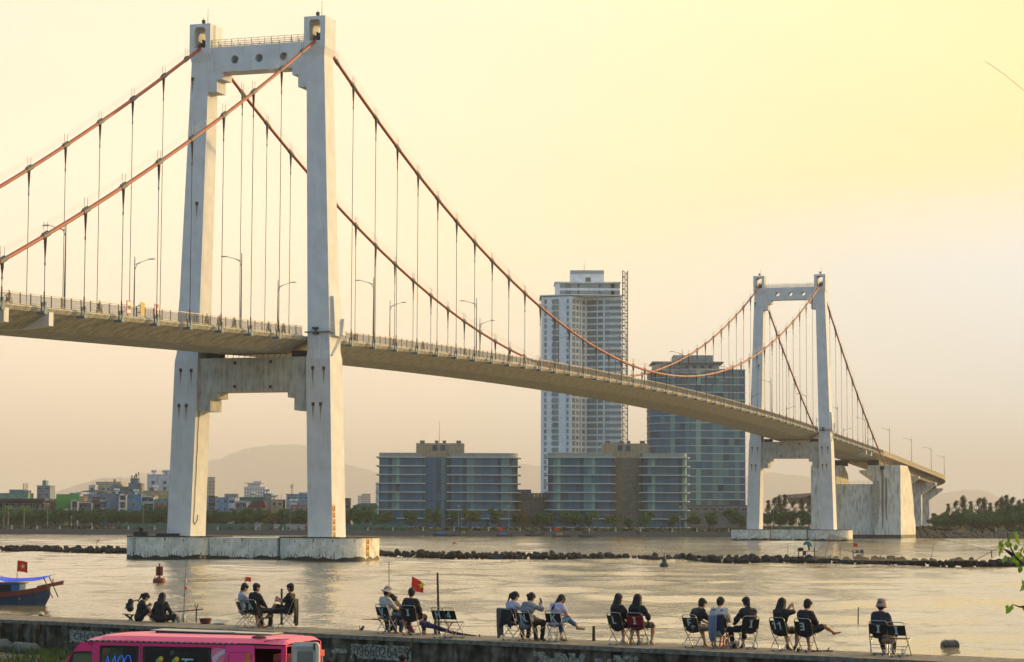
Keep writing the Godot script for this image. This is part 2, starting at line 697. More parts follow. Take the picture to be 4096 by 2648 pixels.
	for side in [-1.0, 1.0]:
		for k in 15:
			var z := -8.0 + k * 16.0 / 14
			m.bar(Vector3(side * 1.55, 80.9, z), Vector3(side * 1.55, 82.1, z), 0.10 if k % 3 == 0 else 0.05, 0.10)
		for h in [0.22, 0.85, 1.2]:
			m.bar(Vector3(side * 1.55, 80.9 + h, -8.2), Vector3(side * 1.55, 80.9 + h, 8.2), 0.06, 0.06)
		for k in 80:
			var z := -8.0 + k * 0.2
			m.bar(Vector3(side * 1.55, 81.1, z), Vector3(side * 1.55, 81.75, z), 0.03, 0.03)
	put("beam_railing", m, rail, t)
	m = MB.new()
	for z in [0.0, 0.45]:
		m.bar(Vector3(-0.9 + z, 80.9, -leg_v(82) + 1.86), Vector3(-0.9 + z, 84.7, -leg_v(82) + 1.86), 0.04, 0.04)
	for k in 13:
		m.bar(Vector3(-0.9, 81.0 + k * 0.3, -leg_v(82) + 1.86), Vector3(-0.45, 81.0 + k * 0.3, -leg_v(82) + 1.86), 0.03, 0.03)
	put("ladder", m, rail, t)
	# lower cross beam, under the deck
	m = MB.new()
	m.box(Vector3(0, 28.75, 0), Vector3(4.1, 5.3, 19.4))
	var lb := put("lower_crossbeam", m, raw, t)
	for s in [-1.0, 1.0]:
		m = MB.new()
		m.box(Vector3(0, 25.6, s * 7.9), Vector3(4.06, 1.0, 3.7))
		m.box(Vector3(0, 24.1, s * 8.6), Vector3(4.0, 2.0, 2.9))
		put("haunch", m, raw, t)
		m = MB.new()
		m.box(Vector3(0, 31.9, s * 7.4), Vector3(2.6, 1.0, 2.2))
		put("bearing", m, mat("bearing_rubber", 0.03, 0.032, 0.035, 0.8), t)
	for q in [[-3.0, 30.6], [3.1, 30.7], [-3.0, 26.9], [3.1, 26.8]]:
		m = MB.new()
		m.box(Vector3(-2.06, q[1], q[0]), Vector3(0.06, 0.5, 0.45))
		put("fixing_plate", m, rust, lb)
	m = MB.new()
	for k in 13:
		m.bar(Vector3(-1.9, 31.4, -6.5 + k), Vector3(-1.9, 31.95, -6.2 + k), 0.06, 0.06)
	m.bar(Vector3(-1.9, 31.95, -6.5), Vector3(-1.9, 31.95, 6), 0.07, 0.07)
	put("inspection_rail", m, dark, t)
	if full:
		# power lead hanging down the inner face of the upstream leg
		m = MB.new()
		pts = []
		for k in 20:
			var y := 23.0 - 17.2 * k / 19.0
			pts.append(Vector3(-1.5 - 0.35 * (k / 19.0) + 0.06 * sin(k * 1.3), y, -leg_v(y) + 2.12))
		pts.append(Vector3(-1.4, 5.4, -leg_v(5.4) + 2.12))
		pts.append(Vector3(-0.6, 6.1, -leg_v(6.0) + 2.12))
		pts.append(Vector3(-0.5, 6.9, -leg_v(6.9) + 2.12))
		m.tube(pts, [0.055], 5)
		put("hanging_lead", m, dark, t)
		# depth gauges: yellow boards with dark steps and figures
		var yellow := mat("gauge_yellow", 0.62, 0.29, 0.02, 0.6)
		var black := mat("gauge_dark", 0.07, 0.035, 0.02, 0.7)
		var face := Basis(Vector3.RIGHT, Vector3.UP, Vector3.BACK)
		for g in 2:
			var gy := 3.6 if g == 0 else 0.75
			var gh := 4.95 if g == 0 else 2.75
			var gu := -1.95 if g == 0 else -1.55
			m = MB.new()
			if g == 0:
				m.hexa([Vector3(gu - 0.55, gy, 14.0), Vector3(gu - 0.55, gy, 14.06), Vector3(gu + 0.55, gy, 14.06), Vector3(gu + 0.55, gy, 14.0), Vector3(gu - 0.55, gy + gh, 13.86), Vector3(gu - 0.55, gy + gh, 13.93), Vector3(gu + 0.55, gy + gh, 13.93), Vector3(gu + 0.55, gy + gh, 13.86)])
			else:
				m.box(Vector3(gu, gy + gh / 2, 19.42), Vector3(1.1, gh, 0.06))
			var gb := put("depth_gauge", m, yellow, t)
			var n := 5 if g == 0 else 3
			for k in n:
				var y := gy + gh * (k + 0.5) / n
				var z: float = lerpf(14.07, 13.94, (y - 3.6) / 4.95) if g == 0 else 19.46
				m = MB.new()
				m.box(Vector3(gu, y - gh / n * 0.36, z), Vector3(1.0, gh / n * 0.22, 0.02))
				for q in 3:
					m.box(Vector3(gu - 0.35, y + (q - 1) * gh / n * 0.14, z), Vector3(0.28, gh / n * 0.06, 0.02))
				put("scale_mark", m, black, gb)
				var tm := put("figure", text_mesh(str(24 - k) if g == 0 else str(27 - k), 0.42, 0.02), black, gb)
				tm.transform = Transform3D(face, Vector3(gu + 0.15, y, z))
		# old tyre fenders and a bollard left on the cap
		m = MB.new()
		m.prism(round_rect(-4.0, -3.2, 11.4, 15.4, 0.3, 3), 0.45, flat_at(4.0))
		put("fender_roll", m, mat("rubber", 0.02, 0.02, 0.02, 0.9), t)
		m = MB.new()
		m.lathe(Vector3(-3.2, 3.5, -18.3), [Vector2(0, 1.3), Vector2(0.3, 1.3), Vector2(0.35, 0.8), Vector2(1.1, 0.75), Vector2(1.2, 0.1), Vector2(1.2, 0)], 10)
		put("mooring_bollard", m, mat("rubber"), t)
		m = MB.new()
		for k in 11:
			m.box(Vector3(-6.05, 0.5 + k * 0.28, -19.6 + 1.6), Vector3(0.08, 0.06, 0.6))
		put("rung_ladder", m, dark, t)


func build_bridge() -> void:
	var b := thing("suspension_bridge", "white suspension bridge with orange-red cables spanning the river between two H-shaped towers", "bridge", BR)
	build_tower(b, 0.0, true)
	build_tower(b, 405.0, false)
	var white := concrete_white()
	var fascia := worn("deck_paint", 0.40, 0.40, 0.36, 0.6, 0.3, 0.10, spot_tex("drip2", 0.022, 0.30, 0.2, Color(0.82, 0.80, 0.75), Color(1, 1, 1), 9, 5), Vector3(0.3, 0.1, 0.3))
	# deck: one girder segment between hangers, joints set back
	var seg := MB.new()
	var prof := PackedVector2Array([Vector2(-9.15, 0), Vector2(-9.2, -0.12), Vector2(-8.95, -0.62), Vector2(-5.4, -2.5), Vector2(5.4, -2.5), Vector2(8.95, -0.62), Vector2(9.2, -0.12), Vector2(9.15, 0)])
	var across := func(x: float) -> Transform3D: return Transform3D(Basis(Vector3(0, 0, -1), Vector3.UP, Vector3.RIGHT), Vector3(x, 0, 0))
	seg.prism(prof, 9.84, across.call(4.92))
	var inner := PackedVector2Array()
	for q in prof:
		inner.append(q * Vector2(0.994, 0.97) + Vector2(0, -0.02))
	seg.prism(inner, 0.1, across.call(5.0))
	var seg_mesh := seg.mesh()
	var panel := MB.new()
	panel.box(Vector3(-1.24, 0.78, 0), Vector3(0.13, 1.44, 0.13))
	panel.box(Vector3(-1.14, 0.74, 0), Vector3(0.05, 1.3, 0.05))
	panel.box(Vector3(0, 1.28, 0), Vector3(2.4, 0.05, 0.05))
	panel.box(Vector3(0, 0.24, 0), Vector3(2.4, 0.05, 0.05))
	for k in 19:
		panel.box(Vector3(-1.05 + k * 0.118, 0.76, 0), Vector3(0.022, 1.02, 0.022))
	panel.box(Vector3(0, 0.09, 0.05), Vector3(2.44, 0.10, 0.16))
	var panel_mesh := panel.mesh()
	var top_rail := MB.new()
	top_rail.tube([Vector3(-1.25, 1.5, 0), Vector3(1.25, 1.5, 0)], [0.055], 6, false)
	var top_mesh := top_rail.mesh()
	var rail := mat("bridge_rail", 0.13, 0.12, 0.095, 0.6)
	var handrail := mat("bridge_handrail", 0.50, 0.44, 0.33, 0.45, 0.2)
	var far_pieces := []
	var u := 14.0 - 9.92 * 14
	var k := 0
	while u < 522.0:
		var a := deck_y(u)
		var z := deck_y(u + 9.92)
		var tr := Transform3D(Basis(Vector3.BACK, atan2(z - a, 9.92)), Vector3(u + 4.96, (a + z) / 2, 0))
		put("deck_segment", seg_mesh, fascia, b, tr)
		for q in 4:
			var uu := u + 1.24 + q * 2.48
			if absf(uu) < 2.5 or absf(uu - 405.0) < 2.5:
				continue
			var pt := Transform3D(tr.basis, Vector3(uu, deck_y(uu), 9.0))
			var pn := put("railing_panel", panel_mesh, rail, b, pt)
			put("handrail", top_mesh, handrail, pn)
			pt.origin.z = -9.0
			far_pieces.append(pt)
		u += 9.92
		k += 1
	var mm := MultiMesh.new()
	mm.transform_format = MultiMesh.TRANSFORM_3D
	var both := MB.new()
	both.add(panel)
	both.add(top_rail)
	mm.mesh = both.mesh()
	mm.instance_count = far_pieces.size()
	for i in far_pieces.size():
		mm.set_instance_transform(i, far_pieces[i])
	var mi := MultiMeshInstance3D.new()
	mi.name = "upstream_railing"
	mi.multimesh = mm
	mi.material_override = rail
	mi.set_meta("kind", "stuff")
	b.add_child(mi)
	# carriageway and kerbs on top of the girder
	var road := MB.new()
	u = -124.0
	while u < 522.0:
		var y0 := deck_y(u) + 0.01
		var y1 := deck_y(u + 9.92) + 0.01
		road.quad(Vector3(u, y0, 7.4), Vector3(u + 9.92, y1, 7.4), Vector3(u + 9.92, y1, -7.4), Vector3(u, y0, -7.4))
		u += 9.92
	put("carriageway", road, worn("asphalt", 0.06, 0.06, 0.06, 0.95, 0.3, 0.3), b)
	# plain outrigger plates below the deck edge near both anchor ends
	for uu in [-91.1, -80.5, 490.0, 500.0]:
		var m := MB.new()
		m.prism(PackedVector2Array([Vector2(-9.15, -0.5), Vector2(-9.15, -2.2), Vector2(-5.4, -2.55), Vector2(5.4, -2.55), Vector2(9.15, -2.2), Vector2(9.15, -0.5)]), 1.1, Transform3D(Basis(Vector3(0, 0, -1), Vector3.UP, Vector3.RIGHT), Vector3(uu + 0.55, deck_y(uu), 0)))
		put("outrigger", m, concrete_white(), b)
	# main cables
	var red := worn("cable_red", 0.33, 0.055, 0.022, 0.55, 0.2, 0.5)
	var steel := mat("clamp_steel", 0.10, 0.095, 0.09, 0.6, 0.3)
	var ropem := mat("hanger_steel", 0.055, 0.04, 0.035, 0.6, 0.2)
	var blue := worn("bracket_blue", 0.11, 0.20, 0.28, 0.6, 0.3, 0.6)
	var thin := mat("hand_rope", 0.45, 0.40, 0.32, 0.6, 0.3)
	var post := MB.new()
	post.tube([Vector3(0, 0, 0), Vector3(0, 1.45, 0)], [0.03], 4)
	var post_mesh := post.mesh()
	var clamp := MB.new()
	clamp.tube([Vector3(-0.85, 0, 0), Vector3(0.85, 0, 0)], [0.335], 10)
	clamp.tube([Vector3(-0.95, 0, 0), Vector3(0.95, 0, 0)], [0.29], 10)
	for s in [-0.5, 0.0, 0.5]:
		clamp.box(Vector3(s, 0.36, 0), Vector3(0.14, 0.16, 0.34))
	var clamp_mesh := clamp.mesh()
	var brk := MB.new()
	for s in [-0.22, 0.22]:
		brk.prism(PackedVector2Array([Vector2(-0.42, -0.75), Vector2(0.42, -0.75), Vector2(0.12, 0.75), Vector2(-0.12, 0.75)]), 0.12, Transform3D(Basis(), Vector3(0, 0, s + 0.06)))
	brk.box(Vector3(0, -0.6, -0.35), Vector3(0.9, 0.3, 0.9))
	var brk_mesh := brk.mesh()
	for s in [1.0, -1.0]:
		var pts := []
		var ropes := [[], [], [], []]
		var x := -126.0
		while x < 529.0:
			pts.append(Vector3(x, cable_y(x), s * 9.9))
			var near_post := 1.0
			for q in 4:
				ropes[q].append(Vector3(x, cable_y(x) + (1.4 if q < 2 else 0.95) , s * 9.9 + (0.3 if q % 2 == 0 else -0.3)))
			x += 3.0
		pts.append(Vector3(527.5, cable_y(527.5), s * 9.9))
		var m := MB.new()
		m.tube(pts, [0.265], 10)
		var cable := put("main_cable", m, red, b)
		for q in 4:
			m = MB.new()
			m.tube(ropes[q], [0.013], 3, false)
			put("hand_rope", m, thin, cable)
		var places := []
		for i in 39:
			places.append(14.0 + 9.92 * i)
		for i in 10:
			places.append(-14.3 - 9.9 * i)
			places.append(405 + 14.3 + 9.9 * i)
		for p in places:
			var hu: float = p
			var cy := cable_y(hu)
			var by := deck_y(hu) + 0.25
			if cy - by < 1.2:
				continue
			m = MB.new()
			var top := cy - 0.3
			var long := minf(3.2, (top - by) * 0.4)
			m.tube([Vector3(0, top + 0.1, 0), Vector3(0, top - 0.5, 0), Vector3(0, top - long * 0.75, 0), Vector3(0, top - long, 0), Vector3(0, top - long - 0.02, 0), Vector3(0, by + 1.7, 0), Vector3(0, by + 1.5, 0), Vector3(0, by - 0.2, 0)], [0.24, 0.22, 0.09, 0.075, 0.055, 0.055, 0.10, 0.10], 6)
			m.tube([Vector3(0, top - long - 0.2, 0), Vector3(0, top - long + 0.1, 0)], [0.12], 6)
			var h := put("hanger", m, ropem, b, Transform3D(Basis(), Vector3(hu, 0, s * 9.9)))
			var slope := atan2(cable_y(hu + 0.5) - cable_y(hu - 0.5), 1.0)
			put("cable_clamp", clamp_mesh, steel, h, Transform3D(Basis(Vector3.BACK, slope), Vector3(0, cy, 0)))
			for q in [-0.42, 0.42]:
				put("stanchion", post_mesh, steel, h, Transform3D(Basis(), Vector3(q, cy + 0.2, 0)))
			put("anchor_bracket", brk_mesh, blue, h, T(Vector3(0, deck_y(hu) - 0.15, 0), 0.0 if s > 0 else PI))
	for s in [1.0, -1.0]:
		for hu in [7.0, -6.7, 398.0, 412.0]:
			var slope := atan2(cable_y(hu + 0.5) - cable_y(hu - 0.5), 1.0)
			var cc := put("cable_clamp", clamp_mesh, steel, b, Transform3D(Basis(Vector3.BACK, slope), Vector3(hu, cable_y(hu), s * 9.9)))
			cc.scale = Vector3(0.7, 1, 1)
			for q in [-0.42, 0.42]:
				put("stanchion", post_mesh, steel, b, Transform3D(Basis(), Vector3(hu + q, cable_y(hu) + 0.2, s * 9.9)))
	build_anchor_and_viaduct()
	build_deck_furniture()


func build_anchor_and_viaduct() -> void:
	var conc := worn("anchor_concrete", 0.72, 0.71, 0.65, 0.9, 0.10, 0.03, spot_tex("drip4", 0.025, 0.3, 0.12, Color(0.80, 0.77, 0.70), Color(1, 1, 1), 31, 4), Vector3(0.10, 0.012, 0.10))
	var a := thing("anchor_block", "massive stained concrete anchor block where the cable ends at the far bank", "anchor block", BR * Transform3D(Basis(), Vector3(518, 0, 0)))
	# side profile (along u, height), one wall per cable, low wall between
	var prof := PackedVector2Array([Vector2(0, -1), Vector2(34, -1), Vector2(34, 5.5), Vector2(30.5, 9.0), Vector2(29.5, 14), Vector2(23, 24.0), Vector2(20, 25.0), Vector2(16.5, 26.6), Vector2(0, 26.6)])
	for s in [-1.0, 1.0]:
		var m := MB.new()
		m.prism(prof, 9.4, Transform3D(Basis(), Vector3(0, 0, s * 11.7 + 4.7)))
		put("cable_wall", m, conc, a)
		m = MB.new()
		var up := PackedVector2Array([Vector2(0.2, 22.0), Vector2(2.0, 22.0), Vector2(0.2, 26.5)])
		m.prism(PackedVector2Array([Vector2(0, 26.55), Vector2(0, 21.6), Vector2(-2.6, 24.6), Vector2(-2.6, 26.55)]) if s > 0 else PackedVector2Array([Vector2(0, 26.55), Vector2(2.2, 26.55), Vector2(2.2, 25.0), Vector2(0, 22.6)]), 4.0, Transform3D(Basis(Vector3.BACK, Vector3.UP, Vector3.LEFT), Vector3(0.2, 0, s * 7.0)))
		put("corbel", m, conc, a)
		m = MB.new()
		m.box(Vector3(-0.3, 25.6, s * 9.9), Vector3(1.2, 1.3, 1.4))
		put("cable_collar", m, mat("collar_iron", 0.06, 0.045, 0.04, 0.8), a)
		m = MB.new()
		m.box(Vector3(5, 27.5, s * 6.0), Vector3(4, 2.2, 4.2))
		put("bearing", m, mat("bearing_rubber"), a)
	var m := MB.new()
	m.box(Vector3(16, 9.4, 0), Vector3(28, 20.8, 14.2))
	put("middle_wall", m, conc, a)
	m = MB.new()
	m.box(Vector3(17, 0.1, 0), Vector3(34.3, 2.6, 32.95))
	put("waterline_band", m, worn("weed"), a)
	m = MB.new()
	for k in 8:
		m.bar(Vector3(3, 19.8, -6 + k * 1.7), Vector3(3, 20.9, -6 + k * 1.7), 0.06, 0.06)
	for h in [20.4, 20.9]:
		m.bar(Vector3(3, h, -7), Vector3(3, h, 7), 0.06, 0.06)
	put("railing", m, mat("rail_paint"), a)
	for q in [[9.9, 25.0, 22.0, 0.35], [7.6, 21.0, 17.0, 1.1], [11.2, 22.0, 16.0, 0.3]]:
		m = MB.new()
		m.prism(PackedVector2Array([Vector2(-q[3], 0), Vector2(-q[3] * 1.5, -q[2] * 0.6), Vector2(-q[3] * 0.3, -q[2]), Vector2(q[3] * 0.6, -q[2] * 0.9), Vector2(q[3] * 1.2, -q[2] * 0.4), Vector2(q[3], 0)]), 0.0, Transform3D(Basis(Vector3.BACK, Vector3.UP, Vector3.LEFT), Vector3(-0.05, q[1], q[0])))
		put("rust_run" if q[3] < 1 else "damp_stain", m, worn("rust_run") if q[3] < 1 else worn("damp", 0.50, 0.48, 0.42, 0.9, 0.3, 0.2), a)
	# approach viaduct, straight then curving upstream
	var vd := thing("approach_viaduct", "curving concrete approach viaduct on flared piers beyond the anchor block", "viaduct", BR)
	var line := []
	var p := Vector3(524, deck_y(524), 0)
	var head := 0.0
	var s := 0.0
	while s < 335.0:
		line.append([p, head])
		var du := 5.0
		if p.x > 668.0:
			head -= du / 190.0
		p += Vector3(cos(head) * du, -0.040 * du if p.x > 530 else -0.032 * du, sin(head) * du)
		s += du
	var girder := worn("viaduct_concrete", 0.48, 0.42, 0.33, 0.85, 0.25, 0.05, spot_tex("drip2", 0.022, 0.30, 0.2, Color(0.82, 0.80, 0.75), Color(1, 1, 1), 9, 5), Vector3(0.3, 0.1, 0.3))
	var secs := {"deck_slab": [Vector2(-9.3, -0.05), Vector2(-9.3, -0.6), Vector2(9.3, -0.6), Vector2(9.3, -0.05)], "box_girder": [Vector2(-6.4, -0.62), Vector2(-5.4, -3.0), Vector2(5.4, -3.0), Vector2(6.4, -0.62)], "parapet": [Vector2(9.0, 1.25), Vector2(9.0, -0.04), Vector2(9.25, -0.04), Vector2(9.25, 1.25)], "upstream_parapet": [Vector2(-9.25, 1.25), Vector2(-9.25, -0.04), Vector2(-9.0, -0.04), Vector2(-9.0, 1.25)]}
	for name_ in secs:
		m = MB.new()
		for k in line.size() - 1:
			var q := []
			for e in 2:
				var o: Vector3 = line[k + e][0]
				var hd: float = line[k + e][1]
				var side := Vector3(-sin(hd), 0, cos(hd))
				for c in secs[name_]:
					q.append(o + side * c.x + Vector3.UP * c.y)
			for i in 4:
				var j := (i + 1) % 4
				m.quad(q[i], q[j], q[4 + j], q[4 + i])
			if k == 0 or k == line.size() - 2:
				m.quad(q[0], q[3], q[2], q[1])
				m.quad(q[4], q[5], q[6], q[7])
		put("upstream_parapet" if name_ == "upstream_parapet" else name_, m, girder if name_ != "parapet" else worn("parapet_paint", 0.36, 0.31, 0.22, 0.8, 0.3, 0.1), vd)
	for uu in [575.0, 618.0, 661.0, 704.0, 746.0]:
		var o: Vector3 = line[0][0]
		var hd := 0.0
		for q in line:
			if q[0].x <= uu:
				o = q[0]
				hd = q[1]
		var y := o.y - 3.0
		var pier := part("pier", vd, T(Vector3(o.x, 0, o.z), -hd))
		m = MB.new()
		m.taper(Vector3(0, -1, 0), 1.4, 2.4, Vector3(0, y - 5.0, 0), 1.4, 2.4)
		put("column", m, conc, pier)
		m = MB.new()
		m.prism(PackedVector2Array([Vector2(-2.4, y - 5.2), Vector2(2.4, y - 5.2), Vector2(8.4, y - 0.9), Vector2(8.4, y - 0.02), Vector2(-8.4, y - 0.02), Vector2(-8.4, y - 0.9)]), 2.8, Transform3D(Basis(Vector3(0, 0, -1), Vector3.UP, Vector3.RIGHT), Vector3(1.4, 0, 0)))
		put("crosshead", m, conc, pier)


func lamp_proto() -> Node3D:
	var o := Node3D.new()
	o.name = "street_lamp"
	var grey := mat("lamp_grey", 0.10, 0.115, 0.12, 0.6, 0.2)
	var m := MB.new()
	m.tube([Vector3(0, 0, 0), Vector3(0, 11.2, 0)], [0.13, 0.06], 6)
	put("pole", m, grey, o)
	m = MB.new()
	m.tube([Vector3(0, 9.2, 0), Vector3(0.35, 10.0, 0), Vector3(1.0, 10.35, 0), Vector3(2.4, 10.75, 0)], [0.05, 0.05, 0.045, 0.04], 5)
	m.tube([Vector3(0, 10.0, 0), Vector3(1.0, 10.38, 0)], [0.04], 4)
	put("arm", m, grey, o)
	m = MB.new()
	m.taper(Vector3(2.8, 10.68, 0), 0.55, 0.13, Vector3(2.8, 10.86, 0), 0.4, 0.08)
	put("lantern", m, mat("lantern_white", 0.45, 0.42, 0.36, 0.5), o)
	return o


func build_deck_furniture() -> void:
	var lp := lamp_proto()
	var names := ["beyond the anchor end", "by the clearance signs", "beside the near white tower", "by the first long hangers", "behind the long hangers", "in front of the white high-rise", "where the cables dip lowest", "in front of the blue glass tower", "over the lowest cable sag", "between sag and far tower", "short of the far tower", "at the far tower legs", "past the far tower", "above the anchor block", "at the head of the viaduct", "on the straight viaduct", "on the bend of the viaduct"]
	for k in 16:
		var u := -76.5 + 51.5 * k
		for s in [1.0, -1.0]:
			if s < 0 and k > 13:
				continue
			var y := deck_y(u) if u < 528 else deck_y(524) - 0.040 * (u - 524)
			var z: float = s * 8.7
			if u > 672:
				z = s * 8.7 - pow(u - 668, 2) / 380.0
			var o := lp.duplicate()
			o.name = numbered("street_lamp")
			add_child(o)
			o.transform = BR * T(Vector3(u, y, z), PI / 2 if s > 0 else -PI / 2)
			tag(o, "grey street lamp on the bridge's %s edge %s" % ["quay-side" if s > 0 else "upstream", names[k]], "street lamp", "street lamps along the bridge deck")
	lp.free()
	# signs on the quay-side railing
	var redm := mat("sign_red", 0.42, 0.03, 0.03, 0.5)
	var whitem := mat("sign_white", 0.62, 0.60, 0.56, 0.6)
	var blackm := mat("sign_black", 0.05, 0.04, 0.04, 0.6)
	for q in [[-61.05, "100", "red-edged white board marked 100 on the bridge railing"], [-53.15, "27.5", "red-edged white board marked 27.5 under a dark triangle"]]:
		var u: float = q[0]
		var o := thing("clearance_sign", q[2], "sign", BR * T(Vector3(u, deck_y(u) + 0.35, 9.5)), "navigation boards on the bridge railing")
		var m := MB.new()
		m.box(Vector3(0, 0.85, 0), Vector3(1.25, 1.75, 0.06))
		put("board", m, redm, o)
		m = MB.new()
		if q[1] == "100":
			m.prism(PackedVector2Array([Vector2(-0.5, 0.12), Vector2(0.5, 0.12), Vector2(0.36, 0.85), Vector2(0.5, 1.58), Vector2(-0.5, 1.58), Vector2(-0.36, 0.85)]), 0.02, Transform3D(Basis(), Vector3(0, 0, 0.05)))
		else:
			m.box(Vector3(0, 0.85, 0.04), Vector3(1.0, 1.46, 0.02))
		put("panel", m, whitem, o)
		if q[1] == "27.5":
			m = MB.new()
			m.prism(PackedVector2Array([Vector2(-0.42, 1.56), Vector2(0, 1.06), Vector2(0.42, 1.56)]), 0.01, Transform3D(Basis(), Vector3(0, 0, 0.065)))
			put("triangle", m, blackm, o)
		var f := put("figures", text_mesh(q[1], 0.42, 0.01), blackm, o)
		f.transform = Transform3D(Basis().scaled(Vector3(0.75, 1.25, 1)), Vector3(0, 0.80 if q[1] == "100" else 0.58, 0.07))
	var yb := MB.new()
	yb.box(Vector3(0, 0.85, 0), Vector3(1.2, 1.75, 0.06))
	var ys := thing("yellow_board", "plain scratched yellow board between two red-edged clearance signs", "sign", BR * T(Vector3(-57.2, deck_y(-57.2) + 0.35, 9.5)))
	put("board", yb, worn("board_yellow", 0.50, 0.33, 0.02, 0.5, 0.4, 1.4), ys)
	yb = MB.new()
	for h in [0.35, 1.3]:
		yb.box(Vector3(0, h, -0.2), Vector3(1.3, 0.08, 0.34))
	put("batten", yb, mat("bridge_rail"), ys)
	# traffic: riders on small motorbikes, a few colours
	var cols := [Color(0.25, 0.04, 0.03), Color(0.05, 0.05, 0.06), Color(0.35, 0.34, 0.3), Color(0.06, 0.12, 0.2), Color(0.2, 0.08, 0.05)]
	var words := ["dark red", "black", "pale grey", "dark blue", "brown"]
	var k := 0
	for u in [-88.5, -66.0, -49.5, -38.0, -34.5, -30.5, -25.5, -13.5, -8.0, 20.5, 38.0, 52.0, 74.0, 100.0, 119.0, 133.0, 150.0, 178.0, 214.0, 262.0]:
		rider(BR * T(Vector3(u, deck_y(u) + 0.02, 7.9), PI if k % 3 != 1 else 0.0), cols[k % 5], words[k % 5], k)
		k += 1


func rider(at: Transform3D, c: Color, word: String, k: int) -> void:
	var where := ["by the railing end", "near the 100 board", "past the 27.5 board", "close ahead of the first tower leg", "in front of the upstream leg", "riding by the upstream leg", "between the tower legs", "nearing the quay-side leg", "at the quay-side leg", "just past the first tower", "by the first long hanger", "amid the long hangers", "under the long hangers", "beyond the longest hangers", "short of the white high-rise", "in front of the white high-rise", "at the low cable", "under the cable sag", "at mid span", "beyond mid span"]
	var o := thing("motorbike_rider", "small motorbike rider in %s on the bridge %s" % [word, where[k]], "rider", at, "motorbike riders on the bridge")
	var m := MB.new()
	for s in [-0.62, 0.62]:
		m.tube([Vector3(s, 0.28, -0.05), Vector3(s, 0.28, 0.05)], [0.28], 10)
	m.bar(Vector3(-0.62, 0.3, 0), Vector3(0.1, 0.55, 0), 0.12, 0.16)
	m.bar(Vector3(0.62, 0.3, 0), Vector3(0.45, 1.0, 0), 0.08, 0.1)
	m.box(Vector3(-0.25, 0.72, 0), Vector3(0.75, 0.14, 0.26))
	m.box(Vector3(0.38, 0.62, 0), Vector3(0.14, 0.5, 0.34))
	m.bar(Vector3(0.42, 1.02, -0.32), Vector3(0.42, 1.02, 0.32), 0.05, 0.05)
	put("motorbike", m, mat("bike_dark", 0.04, 0.04, 0.045, 0.4), o)
	var bones := [[Vector3(-0.2, 0.88, -0.08), Vector3(-0.2, 0.88, 0.08), 0.13, 0.13], [Vector3(-0.2, 0.9, 0), Vector3(-0.12, 1.35, 0), 0.15, 0.15], [Vector3(-0.12, 1.38, -0.14), Vector3(-0.12, 1.38, 0.14), 0.1, 0.1], [Vector3(-0.1, 1.4, 0), Vector3(-0.06, 1.58, 0), 0.06, 0.06]]
	for s in [-1.0, 1.0]:
		bones.append([Vector3(-0.2, 0.86, s * 0.1), Vector3(0.2, 0.78, s * 0.18), 0.1, 0.08])
		bones.append([Vector3(0.2, 0.78, s * 0.18), Vector3(0.12, 0.38, s * 0.18), 0.075, 0.06])
		bones.append([Vector3(-0.12, 1.36, s * 0.19), Vector3(0.05, 1.12, s * 0.28), 0.065, 0.055])
		bones.append([Vector3(0.05, 1.12, s * 0.28), Vector3(0.4, 1.06, s * 0.28), 0.05, 0.045])
	put("person", sdf(bones, 0.05), mat("rider_%s" % word, c.r, c.g, c.b, 0.9), o)
	m = MB.new()
	m.blob(Vector3(-0.03, 1.66, 0), Vector3(0.15, 0.15, 0.14), 6, 8)
	put("helmet", m, mat("helmet_%s" % word, c.g + 0.02, c.b + 0.02, c.r * 0.3 + 0.03, 0.3), o)


# ---------- smooth bodies: tapered capsules joined by a smooth minimum, meshed as surface nets
func sdf(bones: Array, cell: float, k := 0.045) -> ArrayMesh:
	var m := MB.new()
	sdf_into(m, bones, cell, k)
	return m.mesh()


